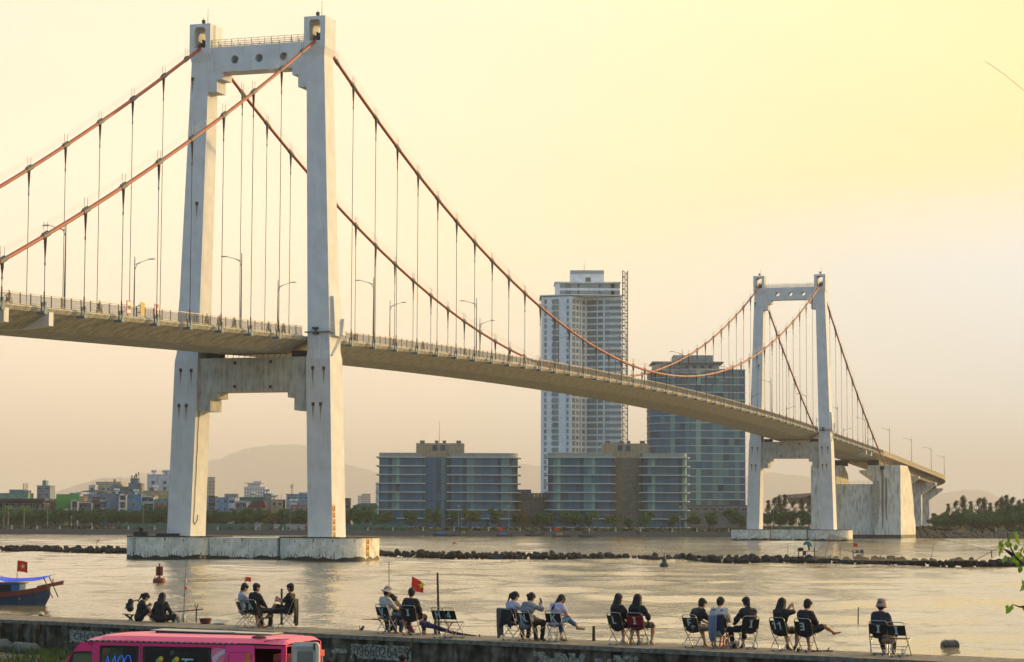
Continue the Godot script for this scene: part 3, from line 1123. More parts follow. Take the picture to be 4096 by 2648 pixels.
func sdf_into(m: MB, bones: Array, cell: float, k := 0.045) -> void:
	var lo := Vector3.ONE * 1e9
	var hi := -lo
	for b in bones:
		var r := maxf(b[2], b[3])
		for q in 2:
			lo = lo.min(b[q] - Vector3.ONE * r)
			hi = hi.max(b[q] + Vector3.ONE * r)
	lo -= Vector3.ONE * cell * 2.5
	hi += Vector3.ONE * cell * 2.5
	var nx := int(ceil((hi.x - lo.x) / cell)) + 1
	var ny := int(ceil((hi.y - lo.y) / cell)) + 1
	var nz := int(ceil((hi.z - lo.z) / cell)) + 1
	var f := PackedFloat32Array()
	f.resize(nx * ny * nz)
	f.fill(1.0)
	var sy := nx
	var sz := nx * ny
	for b in bones:
		var a: Vector3 = b[0]
		var ba: Vector3 = b[1] - a
		var ra: float = b[2]
		var dr: float = b[3] - ra
		var l2 := maxf(ba.length_squared(), 1e-9)
		var pad := maxf(b[2], b[3]) + k + cell * 1.8
		var p0: Vector3 = (a.min(b[1]) - Vector3.ONE * pad - lo) / cell
		var p1: Vector3 = (a.max(b[1]) + Vector3.ONE * pad - lo) / cell
		for z in range(maxi(0, int(p0.z)), mini(nz - 1, int(p1.z) + 1) + 1):
			for y in range(maxi(0, int(p0.y)), mini(ny - 1, int(p1.y) + 1) + 1):
				var row := z * sz + y * sy
				for x in range(maxi(0, int(p0.x)), mini(nx - 1, int(p1.x) + 1) + 1):
					var pa := lo + Vector3(x, y, z) * cell - a
					var t := clampf(pa.dot(ba) / l2, 0.0, 1.0)
					var d := (pa - ba * t).length() - ra - dr * t
					var o := f[row + x]
					var h := k - absf(o - d)
					if h > 0.0:
						f[row + x] = minf(o, d) - h * h / (4.0 * k)
					elif d < o:
						f[row + x] = d
	var id := PackedInt32Array()
	id.resize(nx * ny * nz)
	id.fill(-1)
	var base := m.v.size()
	var off := [0, 1, sy, sy + 1, sz, sz + 1, sz + sy, sz + sy + 1]
	var cor := [Vector3(0, 0, 0), Vector3(1, 0, 0), Vector3(0, 1, 0), Vector3(1, 1, 0), Vector3(0, 0, 1), Vector3(1, 0, 1), Vector3(0, 1, 1), Vector3(1, 1, 1)]
	var edges := [[0, 1], [2, 3], [4, 5], [6, 7], [0, 2], [1, 3], [4, 6], [5, 7], [0, 4], [1, 5], [2, 6], [3, 7]]
	for z in nz - 1:
		for y in ny - 1:
			var row := z * sz + y * sy
			for x in nx - 1:
				var i := row + x
				var c0 := f[i]
				if c0 > cell * 2.0 or c0 < -cell * 2.0:
					continue
				var s := 0
				for q in 8:
					if f[i + off[q]] < 0.0:
						s += 1
				if s == 0 or s == 8:
					continue
				var sum := Vector3.ZERO
				var cnt := 0
				for e in edges:
					var va := f[i + off[e[0]]]
					var vb := f[i + off[e[1]]]
					if (va < 0.0) != (vb < 0.0):
						sum += cor[e[0]].lerp(cor[e[1]], va / (va - vb))
						cnt += 1
				id[i] = m.vert(lo + (Vector3(x, y, z) + sum / cnt) * cell, Vector3.ZERO)
	for z in range(1, nz - 1):
		for y in range(1, ny - 1):
			var row := z * sz + y * sy
			for x in range(1, nx - 1):
				var i := row + x
				var v0 := f[i]
				if v0 > cell * 2.0 or v0 < -cell * 2.0:
					continue
				var ins := v0 < 0.0
				if ins != (f[i + 1] < 0.0):
					face(m, id[i - sy - sz], id[i - sz], id[i], id[i - sy], ins)
				if ins != (f[i + sy] < 0.0):
					face(m, id[i - 1 - sz], id[i - 1], id[i], id[i - sz], ins)
				if ins != (f[i + sz] < 0.0):
					face(m, id[i - 1 - sy], id[i - sy], id[i], id[i - 1], ins)
	for i in range(base, m.v.size()):
		m.n[i] = m.n[i].normalized()


func face(m: MB, a: int, b: int, c: int, d: int, ins: bool) -> void:
	if a < 0 or b < 0 or c < 0 or d < 0:
		return
	if not ins:
		var o := b
		b = d
		d = o
	var nn := (m.v[c] - m.v[a]).cross(m.v[d] - m.v[b])
	for q in [a, b, c, d]:
		m.n[q] += nn
	m.ix.append_array([a, c, b, a, d, c])


# ---------- water, banks, hills
func build_water() -> void:
	var m := MB.new()
	# flat water round the stretch of waves that can be seen
	var R := 0.25
	var fan := func(a: float, d: float) -> Vector3: return Vector3(d * tan(a), 0, -d)
	var d0 := 56.0
	var d1 := 912.0
	m.quad(Vector3(-9000, 0, 400), Vector3(9000, 0, 400), fan.call(R, d0), fan.call(-R, d0))
	m.quad(Vector3(-9000, 0, 400), fan.call(-R, d0), fan.call(-R, d1), Vector3(-9000, 0, -d1))
	m.quad(fan.call(R, d0), Vector3(9000, 0, 400), Vector3(9000, 0, -d1), fan.call(R, d1))
	m.quad(Vector3(-9000, 0, -d1), Vector3(9000, 0, -d1), Vector3(9000, 0, -32000), Vector3(-9000, 0, -32000))
	# waves: wind chop of three lengths, stronger and calmer lanes
	var nz := FastNoiseLite.new()
	nz.seed = 15
	nz.frequency = 1.0
	nz.fractal_octaves = 1
	var lane := FastNoiseLite.new()
	lane.seed = 6
	lane.frequency = 1.0
	lane.fractal_octaves = 3
	var rows := 560
	var cols := 300
	var hs := PackedFloat32Array()
	hs.resize((rows + 1) * (cols + 1))
	var ps := PackedVector3Array()
	ps.resize(hs.size())
	for k in rows + 1:
		var d := d0 * pow(d1 / d0, float(k) / rows)
		var step := d * 0.005
		var fade := smoothstep(0.0, 12.0, float(mini(k, rows - k)))
		for c in cols + 1:
			var a := lerpf(-R, R, float(c) / cols)
			var x := d * tan(a)
			var h := 0.0
			for q in [[1.2, 0.034], [3.0, 0.10], [7.5, 0.20], [20.0, 0.38]]:
				var l: float = q[0]
				var wgt := smoothstep(2.2, 4.5, l / step) * smoothstep(60.0, 14.0, l / step)
				if wgt > 0.01:
					h += nz.get_noise_2d(x / l * 0.8, d / l + l * 7.0) * q[1] * wgt
			var ln := lane.get_noise_2d(x * 0.011, d * 0.055) * 0.9 + 0.75
			var e := smoothstep(0.0, 8.0, float(mini(c, cols - c)))
			ps[k * (cols + 1) + c] = Vector3(x, h * fade * e * clampf(ln, 0.25, 1.5), -d)
	var first := m.v.size()
	for k in rows + 1:
		for c in cols + 1:
			var i := k * (cols + 1) + c
			var px := ps[k * (cols + 1) + mini(c + 1, cols)] - ps[k * (cols + 1) + maxi(c - 1, 0)]
			var pz := ps[mini(k + 1, rows) * (cols + 1) + c] - ps[maxi(k - 1, 0) * (cols + 1) + c]
			m.vert(ps[i], px.cross(pz).normalized() * (1.0 if px.cross(pz).y > 0 else -1.0))
	for k in rows:
		for c in cols:
			var i := first + k * (cols + 1) + c
			m.ix.append_array([i, i + cols + 1, i + 1, i + 1, i + cols + 1, i + cols + 2])
	var w := mat("river_water", 0.21, 0.165, 0.07, 0.12)
	w.metallic_specular = 0.7
	# ripples: two sizes of wave laid over each other, calmer lanes between
	var a := FastNoiseLite.new()
	a.seed = 4
	a.frequency = 0.028
	a.fractal_octaves = 5
	a.fractal_gain = 0.6
	var t := NoiseTexture2D.new()
	t.width = 1024
	t.height = 1024
	t.seamless = true
	t.as_normal_map = true
	t.bump_strength = 7.0
	t.noise = a
	w.normal_enabled = true
	w.normal_texture = t
	w.normal_scale = 0.3
	w.uv1_triplanar = true
	w.uv1_world_triplanar = true
	w.uv1_scale = Vector3(0.031, 0.031, 0.031)
	w.roughness_texture = noise_tex("calm", 0.006, 0.55, 1.0, 3, 3)
	w.roughness = 0.07
	structure("water", m, w)


func build_far_bank() -> void:
	# low land beyond the river, one sheet to the hills
	var m := MB.new()
	var n := 40
	for k in n:
		var x0 := -3000.0 + 6000.0 * k / n
		var x1 := -3000.0 + 6000.0 * (k + 1) / n
		m.quad(Vector3(x0, 1.9, -906), Vector3(x1, 1.9, -906), Vector3(x1 * 4.5, 2.2, -30000), Vector3(x0 * 4.5, 2.2, -30000))
	structure("far_bank_ground", m, worn("bank_soil", 0.12, 0.11, 0.07, 0.95, 0.4, 0.02))
	# stone-faced embankment along it
	m = MB.new()
	var x := -420.0
	rng.seed = 5
	while x < 420.0:
		var s := 14.0
		var y := 1.9
		if x > 118:
			y = 1.5
		m.quad(Vector3(x, -0.6, -899.5), Vector3(x + s, -0.6, -899.5), Vector3(x + s, y, -903.5), Vector3(x, y, -903.5))
		m.quad(Vector3(x, y, -903.5), Vector3(x + s, y, -903.5), Vector3(x + s, y, -912), Vector3(x, y, -912))
		x += s
	structure("embankment", m, worn("embankment_stone", 0.045, 0.055, 0.065, 0.9, 0.5, 0.3))
	# hills, far ridges first: skyline drawn as height over the plain at their distance
	var ridges := [
		{"d": 27000.0, "deep": 2600.0, "p": [[-600, 2068], [-100, 2060], [230, 1965], [340, 1940], [480, 1915], [600, 1888], [760, 1860], [880, 1835], [960, 1802], [1060, 1782], [1180, 1776], [1250, 1790], [1330, 1842], [1430, 1868], [1500, 1890], [1600, 1872], [1750, 1880], [1900, 1868], [2060, 1850], [2165, 1866], [2300, 1890], [2700, 1960], [2880, 1950], [3000, 1905], [3080, 1892], [3200, 1902], [3290, 1922], [3500, 1970], [3700, 1985], [3850, 1960], [3930, 1960], [4020, 1998], [4150, 2022], [4600, 2040]]},
		{"d": 21000.0, "deep": 2000.0, "p": [[-700, 2066], [-100, 2040], [100, 2020], [200, 1985], [270, 1952], [330, 1932], [400, 1912], [480, 1908], [560, 1930], [640, 1948], [760, 1985], [900, 2020], [1100, 2050], [1400, 2070]]},
	]
	var hm := worn("hill_forest", 0.055, 0.065, 0.06, 1.0, 0.3, 0.002)
	var ht := FastNoiseLite.new()
	ht.seed = 9
	ht.frequency = 0.06
	for r in ridges:
		m = MB.new()
		var prev := []
		for k in r.p.size() - 1:
			var a: Array = r.p[k]
			var b: Array = r.p[k + 1]
			var steps := maxi(1, int((b[0] - a[0]) / 14.0))
			for q in steps:
				var f := float(q) / steps
				var px := lerpf(a[0], b[0], f)
				var py := lerpf(a[1], b[1], f) + ht.get_noise_1d(px) * 6.0 + ht.get_noise_1d(px * 6.0) * 3.0
				var top := at_depth(px, py, r.d)
				var foot := at_depth(px, py, r.d - r.deep)
				var mid := foot.lerp(top, 0.6) + Vector3(0, 0, 0)
				var now := [Vector3(foot.x, 1.0, foot.z), Vector3(mid.x, maxf(top.y * 0.66, 1.0) , mid.z), top, Vector3(top.x, 1.0, top.z - r.deep)]
				if prev:
					for i in 3:
						m.quad(prev[i], now[i], now[i + 1], prev[i + 1])
				prev = now
		structure("hills", m, hm)


func leaf_crown(r: Vector3, count: int, leaf: float, sd: int, droop := 0.0) -> MB:
	var m := MB.new()
	var g := RandomNumberGenerator.new()
	g.seed = sd
	# clumps through the crown, leaves about each clump
	var clumps := []
	for k in 15:
		var d := Vector3(g.randfn(), g.randfn(), g.randfn()).normalized()
		clumps.append([d * pow(g.randf(), 0.4) * 0.78, g.randf_range(0.2, 0.4)])
	for k in count:
		var c: Array = clumps[g.randi() % clumps.size()]
		var d := Vector3(g.randfn(), g.randfn(), g.randfn()).normalized() * pow(g.randf(), 0.45)
		var p: Vector3 = (c[0] + d * c[1]) * r
		var up := Vector3(g.randfn(), g.randfn() + 0.7, g.randfn()).normalized()
		var s := up.cross(Vector3(g.randfn(), g.randfn(), g.randfn())).normalized() * leaf * g.randf_range(0.6, 1.2)
		var t := up.cross(s).normalized() * leaf * g.randf_range(0.6, 1.2)
		if droop > 0:
			s = Vector3(0, -droop, 0) + s * 0.3
		m.tint = Color(1, 1, 1) * g.randf_range(0.75, 1.15)
		m.quad(p - s * 0.5, p + t * 0.5, p + s * 0.5, p - t * 0.5)
	m.use_col = true
	return m


func leaf_mat(key: String, r: float, g: float, b: float) -> StandardMaterial3D:
	var m := mat(key, r, g, b, 0.85)
	m.vertex_color_use_as_albedo = true
	m.backlight_enabled = true
	m.backlight = Color(r * 1.2, g * 1.2, b * 0.7).linear_to_srgb()
	return m


func build_near_bank() -> void:
	# quay wall: straight, from far upstream to past the frame
	var a := Vector3(-16.21, 0, -75.19)
	var b := Vector3(8.03, 0, -56.12)
	var dir := (b - a).normalized()
	var out := Vector3(-dir.z, 0, dir.x)  # towards the camera side
	if out.z < 0:
		out = -out
	WALL = Transform3D(Basis(dir, Vector3.UP, out), a)
	var back := -2.35
	var conc := worn("quay_concrete", 0.20, 0.165, 0.11, 0.95, 0.45, 0.35, spot_tex("quay_streak", 0.02, 0.36, 0.25, Color(0.5, 0.47, 0.40), Color(1, 1, 1), 21, 5), Vector3(0.30, 0.07, 0.30))
	var w := thing("quay_wall", "long weathered concrete quay wall along the river with people sitting on top", "wall", WALL)
	rng.seed = 8
	var x := -14.0
	var k := 0
	while x < 52.0:
		var s := 4.6
		var m := MB.new()
		m.box(Vector3(x + s / 2, 1.0, back / 2), Vector3(s - 0.012, 4.16, -back - 0.04))
		put("wall_block", m, conc, w)
		# coping: uneven slabs with a worn front lip
		m = MB.new()
		var q := 0.0
		while q < s - 0.01:
			var l := minf(1.15, s - q)
			var j := rng.randf_range(-0.012, 0.0)
			var fz := 0.05 + rng.randf_range(-0.02, 0.025)
			m.hexa([Vector3(x + q, 3.08, fz), Vector3(x + q + l, 3.08, fz), Vector3(x + q + l, 3.08, back), Vector3(x + q, 3.08, back), Vector3(x + q, WALL_TOP + j, fz - 0.02), Vector3(x + q + l, WALL_TOP + j, fz - 0.02), Vector3(x + q + l, WALL_TOP + j, back), Vector3(x + q, WALL_TOP + j, back)])
			q += l
		put("coping", m, worn("coping_concrete", 0.20, 0.175, 0.13, 0.95, 0.35, 0.5), w)
		x += s
		k += 1
	# buttress ribs at the upstream end
	for q in 5:
		var m := MB.new()
		m.box(Vector3(-1.6 + q * 0.85, 2.2, 0.1), Vector3(0.22, 1.74, 0.2))
		put("rib", m, conc, w)
	wall_paint(w)
	# ground on the town side: slopes from the wall foot to the parking strip
	var m := MB.new()
	var gn := FastNoiseLite.new()
	gn.seed = 3
	gn.frequency = 0.25
	var nu := 70
	var nv := 46
	var hgt := func(u: float, v: float) -> float:
		var h := lerpf(2.25, 1.75, smoothstep(0.0, 9.0, v)) - 0.35 * smoothstep(8.0, 24.0, u)
		return h + gn.get_noise_2d(u * 2.0, v * 2.0) * 0.10
	GROUND = hgt
	for i in nu:
		for j in nv:
			var p := []
			for q in [Vector2(0, 0), Vector2(1, 0), Vector2(1, 1), Vector2(0, 1)]:
				var u: float = -30.0 + (i + q.x) * 1.2
				var v: float = -0.4 + (j + q.y) * 1.5
				p.append(WALL * Vector3(u, hgt.call(u, v), v))
			m.quad(p[0], p[3], p[2], p[1])
	structure("ground", m, worn("dusty_ground", 0.14, 0.125, 0.09, 0.95, 0.4, 0.2))
	# grass by the upstream wall foot
	m = MB.new()
	rng.seed = 14
	for i in 26000:
		var u := rng.randf_range(-8.0, 34.0)
		var v := 0.15 + 7.5 * rng.randf()
		if gn.get_noise_2d(u * 1.3 + 50.0, v * 1.3) < -0.12 and v > 1.2:
			continue
		var p := WALL * Vector3(u, hgt.call(u, v) - 0.02, v)
		var h := rng.randf_range(0.10, 0.34)
		var d := Vector3(rng.randfn(), 0, rng.randfn()).normalized() * 0.03
		var bend := Vector3(rng.randfn() * 0.08, h, rng.randfn() * 0.08)
		m.tint = Color(rng.randf_range(0.7, 1.5), rng.randf_range(0.8, 1.2), 0.8)
		m.tri(p - d, p + d, p + bend)
	m.use_col = true
	var go := MeshInstance3D.new()
	go.name = "grass"
	go.mesh = m.mesh()
	go.material_override = leaf_mat("grass_green", 0.075, 0.105, 0.022)
	add_child(go)
	tag(go, "rough green grass and weeds at the foot of the quay wall", "grass", "", "stuff")
	# loose boulders at the wall foot
	var stone := worn("boulder_stone", 0.16, 0.155, 0.14, 0.95, 0.4, 0.8)
	var spots := [[45, 2560, 0.34, 0.2], [150, 2577, 0.45, 0.18], [205, 2598, 0.5, 0.24], [300, 2570, 0.4, 0.26], [345, 2575, 0.34, 0.24], [265, 2590, 0.36, 0.22], [232, 2606, 0.38, 0.2], [330, 2600, 0.3, 0.18], [175, 2612, 0.42, 0.2], [385, 2602, 0.3, 0.2]]
	var looks := ["small pale boulder lying apart in the grass by the wall ribs", "long flat boulder at the foot of the wall ribs", "dark low boulder in the grass below the wall", "large rounded boulder beside the pink van's cab", "rounded grey boulder wedged behind the big one", "mossy grey boulder in front of the big one", "pale flat-topped boulder in the weeds", "dark boulder close to the van's windscreen", "half sunken boulder in thick grass", "dark stone behind the van's cab"]
	for i in spots.size():
		var s: Array = spots[i]
		var p := on_level(s[0], s[1], 2.2)
		var l := WALL.affine_inverse() * p
		l.z = clampf(l.z, 0.55, 5.0)
		l.y = hgt.call(l.x, l.z)
		m = MB.new()
		rng.seed = 100 + i
		m.blob(Vector3(0, s[3] * 0.45, 0), Vector3(s[2] * 1.3, s[3] * 1.15, s[2] * 0.9), 7, 10, 0.16, rng)
		single("boulder", m, stone, looks[i], "boulder", Transform3D(WALL.basis, WALL * l), "boulders at the wall foot")


var WALL := Transform3D()
var GROUND: Callable


func wall_paint(w: Node3D) -> void:
	# worn whitewash patches with the hand-painted advertisements on them
	var wash := worn("whitewash", 0.50, 0.48, 0.38, 0.95, 0.4, 1.2)
	var ink := worn("old_paint", 0.10, 0.085, 0.065, 0.95, 0.3, 2.0)
	rng.seed = 31
	# px range, row offset from the wall's lip, height, text, letter height
	var list := [[280, 660, 0.10, 0.36, "CHO THUE XE MAY", 0.20], [1405, 1645, 0.09, 0.40, "0966026456", 0.27], [1195, 1300, 0.12, 0.3, "", 0.2], [2135, 2340, 0.07, 0.42, "", 0.2], [2455, 2555, 0.07, 0.42, "L T E", 0.2], [1310, 1400, 0.25, 0.12, "", 0.2], [2380, 2450, 0.15, 0.35, "", 0.2]]
	for q in list:
		var p0 := wall_u(q[0])
		var p1 := wall_u(q[1])
		var m := MB.new()
		var y1: float = 3.05 - q[2]
		var y0: float = y1 - q[3]
		# ragged patch built of small flakes, some missing
		var nx := int((p1 - p0) / 0.03)
		var ny := int(q[3] / 0.03)
		var g := FastNoiseLite.new()
		g.seed = int(q[0])
		g.frequency = 0.11
		for i in nx:
			for j in ny:
				var edge := minf(minf(i, nx - 1 - i), minf(j, ny - 1 - j) * 1.5)
				var keep := g.get_noise_2d(i * 0.8, j * 0.5) + 0.07 * edge + (0.42 if q[4] else 0.12)
				if keep < 0.18:
					continue
				var x0 := p0 + i * 0.03
				var b := y0 + j * 0.03
				var jx := rng.randf_range(0.0, 0.012)
				m.quad(Vector3(x0 - jx, b, 0.004), Vector3(x0 + 0.031, b - jx, 0.004), Vector3(x0 + 0.031 + jx, b + 0.031, 0.004), Vector3(x0, b + 0.031 + jx, 0.004))
		var patch := put("whitewash_patch", m, wash, w)
		if q[4]:
			var tm := text_mesh(q[4], q[5], 0.004, "Droid Sans", false)
			var o := put("lettering", tm, ink, patch)
			var wide := tm.get_aabb().size.x
			var fit := (p1 - p0) * 0.92 / maxf(wide, 0.01)
			o.transform = Transform3D(Basis().scaled(Vector3(fit, 1, 1)), Vector3((p0 + p1) / 2, (y0 + y1) / 2, 0.009))


# distance along the wall of the point of its front lip seen at a photograph column
func wall_u(px: float) -> float:
	var lo := -40.0
	var hi := 60.0
	for k in 40:
		var mid := (lo + hi) / 2
		if px_of(WALL * Vector3(mid, 3.0, 0)).x < px:
			lo = mid
		else:
			hi = mid
	return lo


# ---------- the town on the far bank
func tone(key: String, r: float, g: float, b: float) -> StandardMaterial3D:
	return worn(key, r, g, b, 0.85, 0.18, 0.08)


# a house front: px range, roof row, distance; bay windows are real recesses' frames and panes
func house(called: String, label: String, px0: float, px1: float, py: float, d: float, deep: float, col: StandardMaterial3D, rows: int, cols: int, opt := {}) -> Node3D:
	var a := at_depth(px0, py, d)
	var b := at_depth(px1, py, d)
	var w := b.x - a.x
	var h := (a.y + b.y) / 2 - 2.0
	var o := thing(called, label, "building", Transform3D(Basis(), Vector3((a.x + b.x) / 2, 2.0, -d)))
	var m := MB.new()
	m.box(Vector3(0, h / 2, -deep / 2), Vector3(w, h, deep))
	put("wall", m, col, o)
	var glass := mat("house_glass", 0.045, 0.055, 0.06, 0.25)
	var frame := mat("house_frame", 0.45, 0.44, 0.40, 0.7)
	var top: float = opt.get("top", 0.9)
	var fl: float = opt.get("floor", 3.3)
	var ww: float = opt.get("ww", minf(1.5, w / maxf(cols, 1) * 0.55))
	var wh: float = opt.get("wh", 1.5)
	for r in rows:
		var y := h - top - wh / 2 - r * fl
		if y < 1.0:
			break
		for c in cols:
			var x := -w / 2 + w * (c + 0.5) / cols
			m = MB.new()
			for s in [-1.0, 1.0]:
				m.box(Vector3(x + s * ww / 2, y, 0.04), Vector3(0.12, wh + 0.12, 0.16))
				m.box(Vector3(x, y + s * wh / 2, 0.04), Vector3(ww, 0.12, 0.16))
			m.box(Vector3(x, y, 0.03), Vector3(0.07, wh, 0.1))
			var fr := put("window", m, frame, o)
			m = MB.new()
			m.box(Vector3(x, y, 0.012), Vector3(ww, wh, 0.02))
			put("pane", m, glass, fr)
	if opt.get("balcony", false):
		for r in maxi(1, rows):
			var y := h - top - wh - 0.55 - r * fl
			if y < 1.0:
				break
			m = MB.new()
			m.box(Vector3(0, y, 0.7), Vector3(w * 0.98, 0.18, 1.4))
			m.box(Vector3(0, y + 0.5, 1.36), Vector3(w * 0.98, 0.85, 0.08))
			put("balcony", m, opt.get("bmat", frame), o)
	if opt.get("frame", false):
		m = MB.new()
		for s in [-1.0, 1.0]:
			m.box(Vector3(s * (w / 2 - 0.2), h * 0.5, 0.75), Vector3(0.4, h, 1.5))
		m.box(Vector3(0, h - 0.2, 0.75), Vector3(w, 0.4, 1.5))
		put("front_frame", m, mat("white_render", 0.55, 0.55, 0.52, 0.8), o)
	m = MB.new()
	var cap: float = opt.get("cap", 0.25)
	if opt.has("roof"):
		m.prism(PackedVector2Array([Vector2(-w / 2 - 0.5, h), Vector2(w / 2 + 0.5, h), Vector2(w / 2 - 0.3, h + opt.roof), Vector2(-w / 2 + w * 0.35, h + opt.roof)]), deep + 1.0, Transform3D(Basis(), Vector3(0, 0, 0.5)))
		put("roof", m, opt.get("rmat", mat("tin_roof", 0.16, 0.15, 0.14, 0.6)), o)
	else:
		m.box(Vector3(0, h + cap / 2, -deep / 2), Vector3(w + 0.3, cap, deep + 0.3))
		put("roof", m, opt.get("rmat", col), o)
	var top_y := h + (cap if not opt.has("roof") else 0.0)
	for q in opt.get("tanks", []):
		m = MB.new()
		m.box(Vector3(q * w, top_y + 0.5, -2), Vector3(1.0, 1.0, 1.0))
		m.tube([Vector3(q * w - 1.1, top_y + 1.5, -2), Vector3(q * w + 1.1, top_y + 1.5, -2)], [0.62], 10)
		put("water_tank", m, mat("tank_steel", 0.55, 0.52, 0.46, 0.3, 0.6), o)
	for q in opt.get("masts", []):
		m = MB.new()
		m.tube([Vector3(q[0] * w, top_y, -3), Vector3(q[0] * w, top_y + q[1], -3)], [0.09, 0.05], 4)
		if q.size() > 2:
			m.box(Vector3(q[0] * w, top_y + q[1] - q[2] / 2, -3), Vector3(0.5, q[2], 0.35))
		put("aerial", m, mat("aerial_rust", 0.14, 0.09, 0.07, 0.8), o)
	for q in opt.get("huts", []):   # x share, width share, height
		m = MB.new()
		m.box(Vector3(q[0] * w, top_y + q[2] / 2, -deep * 0.45), Vector3(q[1] * w, q[2], deep * 0.5))
		put("roof_room", m, q[3] if q.size() > 3 else col, o)
	return o


func build_houses() -> void:
	var Z := func(x: float) -> float: return x / 3.308
	var Y := func(y: float) -> float: return 1850.0 + y / 3.308
	var mint := tone("render_mint", 0.16, 0.30, 0.23)
	var teal := tone("render_teal", 0.12, 0.24, 0.26)
	var slate := tone("render_slate", 0.20, 0.25, 0.32)
	var sky := tone("render_sky_blue", 0.22, 0.34, 0.46)
	var deepb := tone("render_blue", 0.11, 0.25, 0.42)
	var cream := tone("render_cream", 0.46, 0.36, 0.16)
	var yellow := tone("render_yellow", 0.45, 0.36, 0.20)
	var beige := tone("render_beige", 0.38, 0.36, 0.30)
	var grey := tone("render_grey", 0.25, 0.26, 0.26)
	var white := tone("render_white", 0.55, 0.57, 0.62)
	var brown := tone("render_brown", 0.26, 0.12, 0.07)
	var pink := tone("render_pink", 0.36, 0.20, 0.14)
	var darkroof := mat("dark_roof", 0.035, 0.036, 0.045, 0.8)
	var o: Node3D
	# far to near
	o = house("white_house", "tall white house with arched windows and roof tanks beside the tower leg", Z.call(1950), Z.call(2260), Y.call(165), 1040, 16, white, 3, 2, {"tanks": [-0.25, 0.2, 0.38], "top": 2.6, "floor": 2.6, "huts": [[0.3, 0.35, 1.2]]})
	var m := MB.new()
	for k in 2:
		m.prism(PackedVector2Array([Vector2(-4.0 + k * 1.2, 0), Vector2(-3.35 + k * 1.2, 0), Vector2(-3.35 + k * 1.2, 1.2), Vector2(-3.67 + k * 1.2, 1.55), Vector2(-4.0 + k * 1.2, 1.2)]), 0.1, Transform3D(Basis(), Vector3(0, at_depth(600, Y.call(378), 1040).y - 2.0, 0.12)))
	put("arched_window", m, mat("house_glass"), o)
	house("concrete_block", "unfinished beige concrete block with open roof parapet behind the canopy house", Z.call(1270), Z.call(1600), Y.call(262), 1120, 16, beige, 2, 5, {"top": 2.5, "masts": [[-0.18, 1.1], [-0.1, 1.3], [0.2, 0.9], [0.42, 1.4]], "huts": [[0.2, 0.1, 1.3]]})
	house("small_white_house", "small pale house with roof aerial left of the concrete block", Z.call(1175), Z.call(1262), Y.call(305), 1110, 9, white, 1, 1, {"masts": [[0.0, 2.0]]})
	house("grey_house", "light grey house topped by a green screen", Z.call(1468), Z.call(1712), Y.call(325), 1060, 12, grey, 2, 3, {"huts": [[-0.2, 0.5, 1.1, mint]], "top": 2.0})
	house("aerial_house", "stepped grey house crowned with a cluster of phone aerials", Z.call(1700), Z.call(1858), Y.call(278), 1050, 12, grey, 2, 2, {"huts": [[-0.1, 0.62, 2.2, teal]], "masts": [[-0.32, 3.4, 1.1], [-0.1, 3.2, 0.9], [0.02, 4.3, 1.4], [0.08, 4.0, 1.4], [0.24, 4.9, 1.2]], "top": 2.2})
	house("blue_grey_tower_house", "narrow blue-grey house with rounded roof turret and antenna", Z.call(490), Z.call(662), Y.call(310), 1060, 12, slate, 3, 2, {"ww": 2.0, "wh": 1.0, "top": 0.6, "floor": 2.8, "masts": [[0.0, 3.4]], "huts": [[-0.04, 0.26, 2.3, teal]]})
	o = house("mint_house", "mint green house below a rusty lattice frame", Z.call(-40), Z.call(372), Y.call(412), 1050, 12, mint, 1, 4, {"huts": [[0.08, 0.45, 1.6, teal], [0.4, 0.16, 1.3, grey]], "top": 2.0})
	m = MB.new()
	var lh: float = at_depth(60, Y.call(412), 1050).y - 2.0
	for sx in [-0.85, 0.85]:
		for sz in [-0.6, 0.6]:
			m.bar(Vector3(4.6 + sx, lh, -5 + sz), Vector3(4.6 + sx, lh + 4.7, -5 + sz), 0.13, 0.13)
	for k in 5:
		var y := lh + k * 0.94
		m.bar(Vector3(3.75, y, -4.4), Vector3(5.45, y + 0.9, -4.4), 0.08, 0.08)
		m.bar(Vector3(5.45, y, -4.4), Vector3(3.75, y + 0.9, -4.4), 0.08, 0.08)
		m.bar(Vector3(3.75, y + 0.92, -4.4), Vector3(5.45, y + 0.92, -4.4), 0.09, 0.09)
	put("lattice_frame", m, mat("aerial_rust"), o)
	house("cream_house", "cream house with balcony under the canopy terrace", Z.call(895), Z.call(1112), Y.call(455), 1000, 12, cream, 2, 2, {"huts": [[-0.2, 0.5, 1.5, sky]], "tanks": [0.12], "balcony": true})
	house("slate_house", "low slate-blue house with tin roof behind the trees", Z.call(740), Z.call(948), Y.call(492), 1005, 10, slate, 1, 2, {"roof": 1.8})
	house("beige_house", "small beige house next to the dark-roofed restaurant", Z.call(562), Z.call(655), Y.call(510), 985, 9, beige, 1, 2, {})
	house("tin_house", "grey shed with sloping tin roof and bright green fence", Z.call(650), Z.call(848), Y.call(545), 980, 10, grey, 1, 3, {"roof": 2.0})
	m = MB.new()
	m.box(Vector3(0, 3.0, 0), Vector3(9.5, 6.0, 0.2))
	single("green_screen", m, mat("screen_green", 0.08, 0.30, 0.06, 0.8), "bright green sheet fence between the tin shed and the white-framed house", "fence", Transform3D(Basis(), Vector3(at_depth(Z.call(895), 2000, 975).x, 2.0 + 12.0 - 4.0, -975)))
	house("framed_house", "narrow dark house inside a white concrete frame", Z.call(946), Z.call(1042), Y.call(497), 972, 10, grey, 2, 1, {"frame": true, "ww": 2.2, "wh": 2.2})
	o = house("canopy_house", "pale blue house with a broad grey canopy roof and lettered white wall", Z.call(1098), Z.call(1412), Y.call(428), 1010, 14, sky, 1, 4, {"top": 2.4})
